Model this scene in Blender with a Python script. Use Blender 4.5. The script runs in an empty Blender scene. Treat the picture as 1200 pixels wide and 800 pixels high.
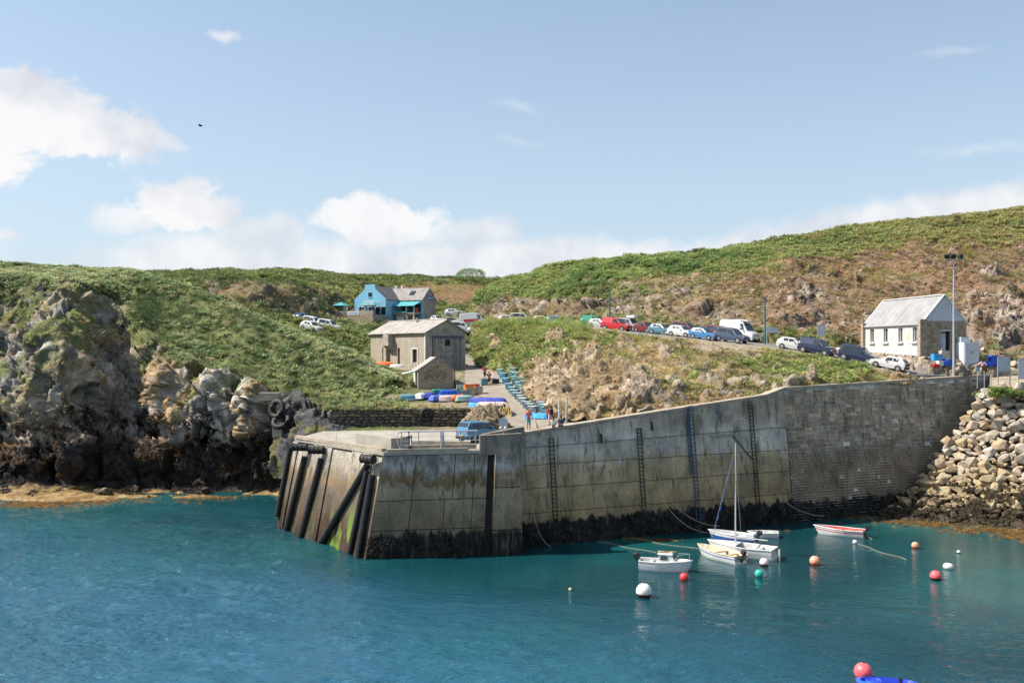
import bpy, bmesh, math, random
import numpy as np
from mathutils import Vector, Matrix
from mathutils.bvhtree import BVHTree

random.seed(7)
R = math.radians
SC = bpy.context.scene
COL = SC.collection
F, HZ, CH = 1100.0, 410.0, 16.6       # focal length in photo pixels, horizon row, eye height above the water

# ------------------------------------------------------------------ camera, sky, sun, exposure
cam_d = bpy.data.cameras.new('camera'); cam = bpy.data.objects.new('camera', cam_d); COL.objects.link(cam)
cam.location = (0, 0, CH); cam.rotation_euler = (R(90), 0, 0)
cam_d.sensor_width = 36.0; cam_d.lens = F / 1200 * 36; cam_d.shift_y = (HZ - 400) / 1200
cam_d.clip_start = 0.5; cam_d.clip_end = 12000
SC.camera = cam

SUN_EL, SUN_AZ = 48.0, -89.0          # azimuth in degrees from +Y towards +X
sv = Vector((math.sin(R(SUN_AZ)) * math.cos(R(SUN_EL)), math.cos(R(SUN_AZ)) * math.cos(R(SUN_EL)), math.sin(R(SUN_EL))))
sun_d = bpy.data.lights.new('sun', 'SUN'); sun = bpy.data.objects.new('sun', sun_d); COL.objects.link(sun)
sun_d.energy = 4.9; sun_d.angle = R(0.53); sun_d.color = (1.0, 0.94, 0.85)
sun.rotation_euler = sv.to_track_quat('Z', 'Y').to_euler(); sun.location = (-60, 40, 90)

world = bpy.data.worlds.new('World'); SC.world = world; world.use_nodes = True
wn = world.node_tree; wn.nodes.clear()
def N(nt, typ, **kw):
    n = nt.nodes.new(typ)
    for k, v in kw.items():
        if k.startswith('i_'):
            key = k[2:]
            n.inputs[int(key) if key.isdigit() else key.replace('_', ' ')].default_value = v
        else: setattr(n, k, v)
    return n
def MATH(nt, op, a, b=None, c=None, clamp=False):
    n = nt.nodes.new('ShaderNodeMath'); n.operation = op; n.use_clamp = clamp
    for i, v in enumerate((a, b, c)):
        if v is None: continue
        if isinstance(v, (int, float)): n.inputs[i].default_value = v
        else: nt.links.new(v, n.inputs[i])
    return n.outputs[0]
def RAMP(nt, fac, stops, interp='LINEAR'):
    n = nt.nodes.new('ShaderNodeValToRGB'); n.color_ramp.interpolation = interp
    el = n.color_ramp.elements
    while len(el) < len(stops): el.new(0.5)
    for e, (p, c) in zip(el, stops):
        e.position = p; e.color = (c[0], c[1], c[2], 1) if not isinstance(c, (int, float)) else (c, c, c, 1)
    nt.links.new(fac, n.inputs[0]); return n.outputs[0]
def MIX(nt, fac, a, b, mode='MIX'):
    n = nt.nodes.new('ShaderNodeMix'); n.data_type = 'RGBA'; n.blend_type = mode
    for s, v in ((0, fac), (6, a), (7, b)):
        if isinstance(v, (int, float)): n.inputs[s].default_value = v
        elif isinstance(v, tuple): n.inputs[s].default_value = (*v[:3], 1)
        else: nt.links.new(v, n.inputs[s])
    return n.outputs[2]
def NOISE(nt, vec, scale, detail=4, rough=.55, dist=0.0, out=0):
    n = N(nt, 'ShaderNodeTexNoise'); n.inputs['Scale'].default_value = scale; n.inputs['Detail'].default_value = detail
    n.inputs['Roughness'].default_value = rough; n.inputs['Distortion'].default_value = dist
    if vec is not None: nt.links.new(vec, n.inputs['Vector'])
    return n.outputs[out]

sky = N(wn, 'ShaderNodeTexSky'); sky.sky_type = 'NISHITA'; sky.sun_disc = False
sky.sun_elevation = R(SUN_EL); sky.sun_rotation = R(SUN_AZ)
sky.altitude = 0; sky.air_density = 1.0; sky.dust_density = 1.6; sky.ozone_density = 1.2
tc = N(wn, 'ShaderNodeTexCoord')
sep = N(wn, 'ShaderNodeSeparateXYZ'); wn.links.new(tc.outputs['Generated'], sep.inputs[0])
az = MATH(wn, 'ARCTAN2', sep.outputs[0], sep.outputs[1])          # radians from +Y to +X
el = MATH(wn, 'ARCSINE', sep.outputs[2])
def az_el(px, py):
    x, z = (px - 600) / F, (HZ - py) / F
    return math.atan2(x, 1), math.atan2(z, math.hypot(x, 1))
# a warped direction for ragged cloud edges
wrp = NOISE(wn, tc.outputs['Generated'], 9.0, 7, .62, 0, 1)
wrp2 = N(wn, 'ShaderNodeSeparateColor'); wn.links.new(wrp, wrp2.inputs[0])
daz = MATH(wn, 'MULTIPLY', MATH(wn, 'SUBTRACT', wrp2.outputs[0], .5), .08)
dele = MATH(wn, 'MULTIPLY', MATH(wn, 'SUBTRACT', wrp2.outputs[1], .5), .05)
azw = MATH(wn, 'ADD', az, daz); elw = MATH(wn, 'ADD', el, dele)
ptex = NOISE(wn, tc.outputs['Generated'], 17.0, 9, .62, .3)
puff = MATH(wn, 'MULTIPLY', MATH(wn, 'SUBTRACT', ptex, .5), 1.7)
def cloud(px, py, rx, ry, gain, soft=.55, tilt=0.0, flat=1.0, pf=1.0):
    a0, e0 = az_el(px, py)
    a = MATH(wn, 'DIVIDE', MATH(wn, 'SUBTRACT', azw, a0), rx / F)
    e = MATH(wn, 'DIVIDE', MATH(wn, 'SUBTRACT', MATH(wn, 'SUBTRACT', elw, e0), MATH(wn, 'MULTIPLY', MATH(wn, 'SUBTRACT', azw, a0), tilt)), ry / F)
    if flat != 1.0:                                  # flatter underside
        e = MATH(wn, 'MULTIPLY', e, MATH(wn, 'ADD', 1.0, MATH(wn, 'MULTIPLY', MATH(wn, 'LESS_THAN', e, 0), flat - 1)))
    r = MATH(wn, 'SQRT', MATH(wn, 'ADD', MATH(wn, 'MULTIPLY', a, a), MATH(wn, 'MULTIPLY', e, e)))
    m = N(wn, 'ShaderNodeMapRange', interpolation_type='SMOOTHSTEP'); wn.links.new(MATH(wn, 'ADD', MATH(wn, 'SUBTRACT', 1.0, r), MATH(wn, 'MULTIPLY', puff, pf)), m.inputs[0])
    m.inputs[1].default_value = 0.0; m.inputs[2].default_value = soft; m.inputs[3].default_value = 0; m.inputs[4].default_value = gain
    return m.outputs[0]
specs = [(60, 142, 124, 44, 1.0, .26, -.14, 1.2), (-40, 148, 100, 56, 1.0, .26, 0, 1), (135, 160, 78, 20, .9, .35, -.08, 1),
         (208, 250, 80, 36, 1.0, .3, 0, 1.2), (160, 258, 75, 24, .75, .6, 0, 1), (300, 272, 70, 26, .8, .6, 0, 1), (450, 262, 90, 32, .95, .4, 0, 1.2),
         (560, 276, 90, 24, .85, .7, 0, 1), (380, 303, 360, 34, .8, .9, 0, 1), (14, 276, 22, 9, .8, .6, 0, 1), (262, 47, 26, 9, .7, .8, -.15, 1),
         (612, 124, 50, 12, .35, 1.3, 0, 1), (618, 167, 42, 8, .42, 1.3, -.05, 1), (1115, 60, 60, 8, .28, .9, 0, 1), (1130, 173, 80, 10, .32, .9, 0, 1),
         (620, 318, 460, 44, .9, .5, .02, 1, .3), (960, 296, 420, 52, .9, .45, .14, 1, .3), (1180, 250, 300, 44, .9, .45, .15, 1, .3), (330, 312, 330, 40, .85, .6, 0, 1, .4)]
cov = None
for s in specs:
    c = cloud(*s)
    cov = c if cov is None else MATH(wn, 'MAXIMUM', cov, c)
# the rest of the sky: scattered cloud of the same kind
gen = NOISE(wn, tc.outputs['Generated'], 2.6, 8, .6)
gen = MATH(wn, 'MULTIPLY', MATH(wn, 'SUBTRACT', gen, .57), 5.0, clamp=True)
outside = MATH(wn, 'GREATER_THAN', MATH(wn, 'ABSOLUTE', MATH(wn, 'DIVIDE', az, R(34))), 1.0)
inside_h = N(wn, 'ShaderNodeMapRange', interpolation_type='SMOOTHSTEP'); wn.links.new(MATH(wn, 'ABSOLUTE', az), inside_h.inputs[0])
inside_h.inputs[1].default_value = R(30); inside_h.inputs[2].default_value = R(42)
gen = MATH(wn, 'MULTIPLY', gen, inside_h.outputs[0])
cov = MATH(wn, 'MAXIMUM', cov, gen)
veil = NOISE(wn, tc.outputs['Generated'], 3.0, 5, .5)
tex = NOISE(wn, tc.outputs['Generated'], 14.0, 8, .6)
cov = MATH(wn, 'MULTIPLY', cov, .96, clamp=True)
shade = NOISE(wn, tc.outputs['Generated'], 11.0, 6, .55)
ccol = RAMP(wn, shade, [(.36, (4.3, 4.5, 4.95)), (.58, (6.0, 5.95, 6.0))])
# horizon milkiness
haz = N(wn, 'ShaderNodeMapRange', interpolation_type='SMOOTHSTEP'); wn.links.new(el, haz.inputs[0])
haz.inputs[1].default_value = R(24); haz.inputs[2].default_value = R(1); haz.inputs[3].default_value = .26; haz.inputs[4].default_value = .66
skyc = MIX(wn, haz.outputs[0], sky.outputs[0], (3.9, 4.9, 5.8))
bgcol = MIX(wn, cov, skyc, ccol)
bg = N(wn, 'ShaderNodeBackground'); wn.links.new(bgcol, bg.inputs[0]); bg.inputs[1].default_value = 0.10
wo = N(wn, 'ShaderNodeOutputWorld'); wn.links.new(bg.outputs[0], wo.inputs[0])

SC.view_settings.view_transform = 'Standard'; SC.view_settings.look = 'None'
SC.view_settings.exposure = 0.70; SC.view_settings.gamma = 1.0
SC.render.engine = 'CYCLES'
SC.cycles.max_bounces = 6; SC.cycles.diffuse_bounces = 2; SC.cycles.glossy_bounces = 3; SC.cycles.transparent_max_bounces = 6

# ------------------------------------------------------------------ helpers
def W(px, py, D): return Vector(((px - 600) / F * D, D, CH - (py - HZ) / F * D))
def WZ(px, D, z): return Vector(((px - 600) / F * D, D, z))
def rowz(D, z): return HZ - (z - CH) / D * F

def hsh(ix, iy, iz, seed):
    h = (ix.astype(np.int64) * 374761393 + iy.astype(np.int64) * 668265263 + iz.astype(np.int64) * 2147483647 + seed * 1274126177) & 0xFFFFFFFF
    h = ((h ^ (h >> 13)) * 1274126177) & 0xFFFFFFFF
    h = ((h ^ (h >> 16)) * 2246822519) & 0xFFFFFFFF
    return ((h ^ (h >> 15)) & 0xFFFFFF) / float(0x1000000)
def vnoise(p, seed=0):
    i = np.floor(p).astype(np.int64); f = p - i; f = f * f * (3 - 2 * f); r = 0
    for dx in (0, 1):
        for dy in (0, 1):
            for dz in (0, 1):
                w = (f[:, 0] if dx else 1 - f[:, 0]) * (f[:, 1] if dy else 1 - f[:, 1]) * (f[:, 2] if dz else 1 - f[:, 2])
                r = r + w * hsh(i[:, 0] + dx, i[:, 1] + dy, i[:, 2] + dz, seed)
    return r
def fbm(p, octs=4, seed=0, gain=.5):
    a, s, r = 1.0, 0.0, 0
    for o in range(octs):
        r = r + a * vnoise(p * (2.03 ** o) + o * 17.3, seed + o); s += a; a *= gain
    return r / s
def worley(p, seed=0):
    i = np.floor(p).astype(np.int64)
    best = np.full(len(p), 9e9); rnd = np.zeros(len(p)); off = np.zeros((len(p), 3)); rd = np.zeros((len(p), 3)); sec = np.full(len(p), 9e9)
    for dx in (-1, 0, 1):
        for dy in (-1, 0, 1):
            for dz in (-1, 0, 1):
                c = i + np.array([dx, dy, dz])
                j = np.stack([hsh(c[:, 0], c[:, 1], c[:, 2], seed + k) for k in (1, 2, 3)], 1)
                o = p - (c + j); d = (o * o).sum(1)
                m = d < best
                sec = np.where(m, best, np.minimum(sec, d))
                best = np.where(m, d, best); off[m] = o[m]
                r = hsh(c[:, 0], c[:, 1], c[:, 2], seed + 7); rnd = np.where(m, r, rnd)
                if m.any():
                    rd[m] = np.stack([hsh(c[m][:, 0], c[m][:, 1], c[m][:, 2], seed + k) for k in (11, 12, 13)], 1) - .5
    return rnd, off, rd, np.sqrt(sec) - np.sqrt(best)

def sstep(x, a, b):
    t = np.clip((x - a) / (b - a), 0, 1); return t * t * (3 - 2 * t)
def lerp(a, b, t):
    t = np.asarray(t)[..., None] if np.ndim(t) else t
    return np.asarray(a) * (1 - t) + np.asarray(b) * t
def proj(P): return 600 + F * P[:, 0] / P[:, 1], HZ - F * (P[:, 2] - CH) / P[:, 1]
def blob(px, py, cx, cy, rx, ry): return np.exp(-(((px - cx) / rx) ** 2 + ((py - cy) / ry) ** 2))

def catmull(pts, counts):
    """pts (n,...) -> dense along axis 0, counts[i] samples per segment"""
    n = len(pts); out = []
    for i in range(n - 1):
        p1, p2 = pts[i], pts[i + 1]
        p0 = pts[i - 1] if i > 0 else 2 * p1 - p2
        p3 = pts[i + 2] if i < n - 2 else 2 * p2 - p1
        m1, m2 = (p2 - p0) * .5, (p3 - p1) * .5
        m1, m2 = m1 * .7, m2 * .7
        for k in range(counts[i]):
            t = k / counts[i]
            out.append((2*t**3-3*t**2+1)*p1 + (t**3-2*t**2+t)*m1 + (-2*t**3+3*t**2)*p2 + (t**3-t**2)*m2)
    out.append(pts[-1]); return np.array(out)

def grid_normals(G):
    du = np.gradient(G, axis=0); dv = np.gradient(G, axis=1)
    n = np.cross(du, dv); n /= np.linalg.norm(n, axis=2, keepdims=True) + 1e-9
    return n

def grid_mesh(name, G, colr=None, mat=None, kind='structure', smooth=False, extra=None, flip=False):
    nu, nv = G.shape[:2]
    idx = np.arange(nu * nv).reshape(nu, nv)
    a, b, c, d = idx[:-1, :-1], idx[1:, :-1], idx[1:, 1:], idx[:-1, 1:]
    q = np.stack([a, d, c, b] if flip else [a, b, c, d], -1).reshape(-1, 4)
    me = bpy.data.meshes.new(name)
    me.vertices.add(nu * nv); me.vertices.foreach_set('co', G.reshape(-1).astype(np.float32))
    me.loops.add(len(q) * 4); me.loops.foreach_set('vertex_index', q.reshape(-1).astype(np.int32))
    me.polygons.add(len(q)); me.polygons.foreach_set('loop_start', np.arange(0, len(q) * 4, 4, dtype=np.int32))
    me.polygons.foreach_set('loop_total', np.full(len(q), 4, dtype=np.int32))
    me.update(calc_edges=True)
    if smooth: me.polygons.foreach_set('use_smooth', np.ones(len(q), dtype=bool))
    if colr is not None:
        at = me.color_attributes.new('Col', 'FLOAT_COLOR', 'POINT')
        c4 = np.ones((nu * nv, 4), dtype=np.float32); c4[:, :3] = colr.reshape(-1, 3); at.data.foreach_set('color', c4.reshape(-1))
    if mat: me.materials.append(mat)
    o = bpy.data.objects.new(name, me); COL.objects.link(o)
    if kind: o['kind'] = kind
    return o

BVH = {}
def keep_bvh(key, G):
    nu, nv = G.shape[:2]; idx = np.arange(nu * nv).reshape(nu, nv)
    q = np.stack([idx[:-1, :-1], idx[1:, :-1], idx[1:, 1:], idx[:-1, 1:]], -1).reshape(-1, 4)
    BVH[key] = BVHTree.FromPolygons(G.reshape(-1, 3).tolist(), q.tolist())
def ground_z(x, y, keys=None, default=0):
    best = None
    for k in (keys or BVH):
        h = BVH[k].ray_cast(Vector((x, y, 90)), Vector((0, 0, -1)))
        if h[0] is not None and (best is None or h[0].z > best): best = h[0].z
    return default if best is None else best
def pick(px, py, keys=None):
    """the place on the terrain seen at photo pixel (px, py)"""
    o = Vector((0, 0, CH)); d = Vector(((px - 600) / F, 1, -(py - HZ) / F)).normalized(); best = None
    for k in (keys or BVH):
        h = BVH[k].ray_cast(o, d)
        if h[0] is not None and (best is None or h[3] < best[1]): best = (h[0], h[3])
    return best[0] if best else None

def tag(o, label=None, cat=None, group=None, kind=None):
    if label: o['label'] = label
    if cat: o['category'] = cat
    if group: o['group'] = group
    if kind: o['kind'] = kind
    return o
def empty(name, loc=(0, 0, 0), rz=0, label=None, cat=None, group=None):
    o = bpy.data.objects.new(name, None); COL.objects.link(o); o.location = loc; o.rotation_euler = (0, 0, rz)
    o.empty_display_size = .3
    return tag(o, label, cat, group)

# ------------------------------------------------------------------ materials
def mat_simple(name, col, rough=.7, metal=0, noise=.12, nscale=3.0, bump=0.0, bscale=20, spec=.4, coat=0):
    m = bpy.data.materials.new(name); m.use_nodes = True; nt = m.node_tree; b = nt.nodes['Principled BSDF']
    b.inputs['Roughness'].default_value = rough; b.inputs['Metallic'].default_value = metal
    b.inputs['Specular IOR Level'].default_value = spec; b.inputs['Coat Weight'].default_value = coat
    t = N(nt, 'ShaderNodeTexCoord')
    n = NOISE(nt, t.outputs['Object'], nscale, 5, .6)
    lo = tuple(c * (1 - noise * 1.6) for c in col); hi = tuple(min(1, c * (1 + noise)) for c in col)
    c = RAMP(nt, n, [(.3, lo), (.7, hi)]); nt.links.new(c, b.inputs['Base Color'])
    if bump:
        bn = NOISE(nt, t.outputs['Object'], bscale, 4, .6); bp = N(nt, 'ShaderNodeBump'); bp.inputs['Strength'].default_value = bump
        bp.inputs['Distance'].default_value = .05; nt.links.new(bn, bp.inputs['Height']); nt.links.new(bp.outputs[0], b.inputs['Normal'])
    return m

def mat_terrain():
    m = bpy.data.materials.new('terrain'); m.use_nodes = True; nt = m.node_tree; b = nt.nodes['Principled BSDF']
    b.inputs['Roughness'].default_value = .92; b.inputs['Specular IOR Level'].default_value = .15
    at = N(nt, 'ShaderNodeAttribute', attribute_name='Col'); g = N(nt, 'ShaderNodeNewGeometry')
    n = NOISE(nt, g.outputs['Position'], 3.5, 6, .65); n2 = NOISE(nt, g.outputs['Position'], .8, 4, .6)
    f = RAMP(nt, n, [(.25, .66), (.5, 1.0), (.75, 1.35)]); c = MIX(nt, 1.0, at.outputs['Color'], f, 'MULTIPLY')
    f2 = RAMP(nt, n2, [(.3, .8), (.7, 1.2)]); c = MIX(nt, 1.0, c, f2, 'MULTIPLY')
    nt.links.new(c, b.inputs['Base Color'])
    bp = N(nt, 'ShaderNodeBump'); bp.inputs['Strength'].default_value = .8; bp.inputs['Distance'].default_value = .14
    v = N(nt, 'ShaderNodeTexVoronoi', feature='DISTANCE_TO_EDGE'); v.inputs['Scale'].default_value = 1.6
    wv = N(nt, 'ShaderNodeVectorMath', operation='ADD'); nt.links.new(g.outputs['Position'], wv.inputs[0])
    nz = NOISE(nt, g.outputs['Position'], 1.1, 3, .6, 0, 1); nt.links.new(nz, wv.inputs[1]); nt.links.new(wv.outputs[0], v.inputs['Vector'])
    h = MATH(nt, 'ADD', MATH(nt, 'MULTIPLY', MATH(nt, 'MINIMUM', v.outputs[0], .12), 3.0), n)
    nt.links.new(h, bp.inputs['Height']); nt.links.new(bp.outputs[0], b.inputs['Normal'])
    return m
M_TERR = mat_terrain()

def mat_leaf():
    m = bpy.data.materials.new('foliage'); m.use_nodes = True; nt = m.node_tree; b = nt.nodes['Principled BSDF']
    b.inputs['Roughness'].default_value = .62; b.inputs['Specular IOR Level'].default_value = .3
    at = N(nt, 'ShaderNodeAttribute', attribute_name='Col'); at.attribute_type = 'INSTANCER'
    g = N(nt, 'ShaderNodeNewGeometry'); n = NOISE(nt, g.outputs['Position'], 2.2, 3, .6)
    c = MIX(nt, 1.0, at.outputs['Color'], RAMP(nt, n, [(.3, 1.8), (.7, 3.2)]), 'MULTIPLY')
    nt.links.new(c, b.inputs['Base Color'])
    tr = N(nt, 'ShaderNodeBsdfTranslucent'); nt.links.new(c, tr.inputs[0])
    mx = N(nt, 'ShaderNodeMixShader'); mx.inputs[0].default_value = .5
    nt.links.new(b.outputs[0], mx.inputs[1]); nt.links.new(tr.outputs[0], mx.inputs[2])
    nt.links.new(mx.outputs[0], nt.nodes['Material Output'].inputs[0])
    return m
M_LEAF = mat_leaf()

def mat_water():
    m = bpy.data.materials.new('sea_water'); m.use_nodes = True; nt = m.node_tree; b = nt.nodes['Principled BSDF']
    g = N(nt, 'ShaderNodeNewGeometry'); pos = g.outputs['Position']
    big = NOISE(nt, pos, .035, 3, .5); sepp = N(nt, 'ShaderNodeSeparateXYZ'); nt.links.new(pos, sepp.inputs[0])
    base = RAMP(nt, big, [(.35, (.003, .034, .046)), (.5, (.005, .048, .058)), (.65, (.010, .094, .096))])
    # greener water near the quay; bluer open water has reflected sky put in its colour
    sky_tint = N(nt, 'ShaderNodeMapRange', interpolation_type='SMOOTHSTEP'); dd_ = MATH(nt, 'ADD', MATH(nt, 'ADD', sepp.outputs[1], MATH(nt, 'MULTIPLY', sepp.outputs[0], .75)), MATH(nt, 'MULTIPLY', MATH(nt, 'SUBTRACT', big, .5), 40.0)); nt.links.new(dd_, sky_tint.inputs[0]); sky_tint.inputs[1].default_value = 68; sky_tint.inputs[2].default_value = 42
    base = MIX(nt, sky_tint.outputs[0], base, (.018, .090, .142))
    nt.links.new(base, b.inputs['Base Color'])
    b.inputs['Roughness'].default_value = .035; b.inputs['IOR'].default_value = 1.333; b.inputs['Specular IOR Level'].default_value = .85
    mp = N(nt, 'ShaderNodeMapping'); nt.links.new(pos, mp.inputs[0]); mp.inputs['Scale'].default_value = (.42, 1.0, 1); mp.inputs['Rotation'].default_value = (0, 0, R(-18))
    w1 = NOISE(nt, mp.outputs[0], .55, 4, .55, .6); w2 = NOISE(nt, mp.outputs[0], 2.1, 4, .6, .4); w3 = NOISE(nt, mp.outputs[0], 4.2, 3, .6)
    wind = NOISE(nt, pos, .045, 3, .5)
    # open water on the left and near the camera is ruffled; the lee under the wall is calm
    lee = N(nt, 'ShaderNodeMapRange', interpolation_type='SMOOTHSTEP')
    dist = MATH(nt, 'ADD', MATH(nt, 'MULTIPLY', sepp.outputs[1], 1.0), MATH(nt, 'MULTIPLY', sepp.outputs[0], .15))
    nt.links.new(dist, lee.inputs[0]); lee.inputs[1].default_value = 68; lee.inputs[2].default_value = 47
    left = N(nt, 'ShaderNodeMapRange', interpolation_type='SMOOTHSTEP'); nt.links.new(sepp.outputs[0], left.inputs[0]); left.inputs[1].default_value = -4; left.inputs[2].default_value = -16
    amp = MATH(nt, 'ADD', .16, MATH(nt, 'MULTIPLY', MATH(nt, 'MAXIMUM', lee.outputs[0], left.outputs[0]), 1.1))
    amp = MATH(nt, 'MULTIPLY', amp, RAMP(nt, wind, [(.35, .45), (.65, 1.4)]))
    h = MATH(nt, 'ADD', MATH(nt, 'ADD', MATH(nt, 'MULTIPLY', w1, .2), MATH(nt, 'MULTIPLY', w2, .8)), MATH(nt, 'MULTIPLY', w3, .9))
    bp = N(nt, 'ShaderNodeBump'); bp.inputs['Distance'].default_value = .20
    nt.links.new(h, bp.inputs['Height']); nt.links.new(amp, bp.inputs['Strength']); nt.links.new(bp.outputs[0], b.inputs['Normal'])
    return m
M_WATER = mat_water()

# ------------------------------------------------------------------ water and sea bed
def plane_mesh(name, x0, x1, y0, y1, z, mat, n=2):
    xs = np.linspace(x0, x1, n); ys = np.linspace(y0, y1, n)
    G = np.stack(np.meshgrid(xs, ys, indexing='ij') + [np.full((n, n), z)], -1) if False else np.dstack([*np.meshgrid(xs, ys, indexing='ij'), np.full((n, n), float(z))])
    return grid_mesh(name, G, None, mat, 'structure')
for x0, x1, y0, y1 in ((-3000, 3000, -3000, 30), (-3000, -84, 30, 116), (84, 3000, 30, 116), (-3000, 3000, 116, 240)):
    plane_mesh('open_water', x0, x1, y0, y1, 0.0, M_WATER)
ys = [30.0]
while ys[-1] < 116: ys.append(ys[-1] + max(.13, ys[-1] ** 2 / (F * CH) * .85))
ys = np.array(ys) * (86.0 / (ys[-1] - 30)) + 30 * (1 - 86.0 / (ys[-1] - 30)); xs = np.linspace(-84, 84, 721)
Xg, Yg = np.meshgrid(xs, ys, indexing='ij'); ca, sa = math.cos(R(-14)), math.sin(R(-14))
q = np.stack([Xg.ravel(), Yg.ravel(), np.zeros(Xg.size)], 1); qr = np.stack([(q[:, 0] * ca + q[:, 1] * sa) * .40, -q[:, 0] * sa + q[:, 1] * ca, q[:, 2]], 1)
wv = (fbm(qr / 1.3, 3, 900, .6) - .5) * .8 + (1 - np.abs(vnoise(qr / .62 + 7, 905) * 2 - 1)) * .34 + (fbm(q / 3.6, 2, 910) - .5) * .8
calm = np.maximum(1 - sstep(q[:, 1] + .15 * q[:, 0], 47, 70), 1 - sstep(q[:, 0], -17, -4)); gust = sstep(fbm(q / np.array([26.0, 12.0, 1]), 3, 920), .34, .62)
A_ = .045 + .36 * calm * (.35 + .65 * gust)
fade = sstep(84 - np.abs(q[:, 0]), 0, 6) * sstep(q[:, 1], 30, 33) * sstep(116 - q[:, 1], 0, 4)
q[:, 2] = wv * A_ * fade
water = grid_mesh('water', q.reshape(len(xs), len(ys), 3), None, M_WATER, 'structure', smooth=True)
M_BED = mat_simple('seabed_sand', (.10, .09, .06), .95)
bed = plane_mesh('ground', -6000, 6000, -6000, 6000, -4.0, M_BED)

# ------------------------------------------------------------------ terrain
def rock_disp(P, scales=((4.0, 1.0), (1.5, .9), (.6, .8)), M=None, seed=0):
    q = P if M is None else P @ np.asarray(M).T
    d = np.zeros(len(P)); crack = np.ones(len(P)); tone = np.zeros(len(P))
    for k, (L, a) in enumerate(scales):
        warp = (np.stack([vnoise(q / L * 1.3 + 31 * s, seed + 60 + s) for s in range(3)], 1) - .5) * .22
        r, o, rd, e = worley(q / L + warp, seed + 20 * k)
        d += a * L * (.26 * (r - .5) + .85 * (o * rd).sum(1))
        crack = np.minimum(crack, sstep(e, 0.0, .10) * .5 + .5)
        tone += (r - .5) * (.6, .5, .4)[min(k, 2)]
    return d, crack, tone

GREEN = np.array((.13, .155, .055)); GREEN2 = np.array((.18, .19, .07)); DKGREEN = np.array((.025, .042, .016))
DRY = np.array((.27, .20, .11)); HEATH = np.array((.19, .135, .085)); SOIL = np.array((.14, .10, .065))

def loft(cols, seg_u, seg_v):
    C = np.array([[tuple(W(*p)) for p in c] for c in cols])
    g = catmull(C, [seg_u] * (len(cols) - 1) if isinstance(seg_u, int) else seg_u)
    g = catmull(g.transpose(1, 0, 2), seg_v).transpose(1, 0, 2)
    return g                                      # [u along the landform, v from foot to top]
def vparam(seg_v): return np.concatenate([np.arange(n) / n + i for i, n in enumerate(seg_v)] + [[len(seg_v)]])

PLANTS = {'fern': [], 'bush': [], 'tuft': [], 'wrack': [], 'stone': []}     # rows of x y z nx ny nz scale r g b
def scatter(G, mask, kind, per_m2, smin, smax, colf, seed=1, sink=.1, maxn=40000, up=.6):
    rng = np.random.default_rng(seed)
    a = G[:-1, :-1]; b = G[1:, :-1]; c = G[:-1, 1:]; d = G[1:, 1:]
    n = np.cross(b - a, c - a); area = np.linalg.norm(n, axis=2)
    mk = .25 * (mask[:-1, :-1] + mask[1:, :-1] + mask[:-1, 1:] + mask[1:, 1:])
    w = (area * mk).reshape(-1) * per_m2
    cnt = rng.poisson(w); ids = np.repeat(np.arange(len(w)), cnt)
    if len(ids) > maxn: ids = rng.choice(ids, maxn, replace=False)
    if len(ids) == 0: return
    u, v = rng.random((len(ids), 1)), rng.random((len(ids), 1))
    A, B, C_, D_ = (q.reshape(-1, 3)[ids] for q in (a, b, c, d))
    P = A * (1 - u) * (1 - v) + B * u * (1 - v) + C_ * (1 - u) * v + D_ * u * v
    nn = n.reshape(-1, 3)[ids]; nn /= np.linalg.norm(nn, axis=1, keepdims=True) + 1e-9
    nn[nn[:, 2] < 0] *= -1
    nn = nn * (1 - up) + np.array([0, 0, up]); nn /= np.linalg.norm(nn, axis=1, keepdims=True)
    s = rng.uniform(smin, smax, len(ids)); P[:, 2] -= sink * s
    col = colf(P) * rng.uniform(.72, 1.28, (len(ids), 1)) * (1 + rng.uniform(-.12, .12, (len(ids), 3)))
    PLANTS[kind].append(np.concatenate([P, nn, s[:, None], np.clip(col, .004, .6)], 1))

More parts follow.
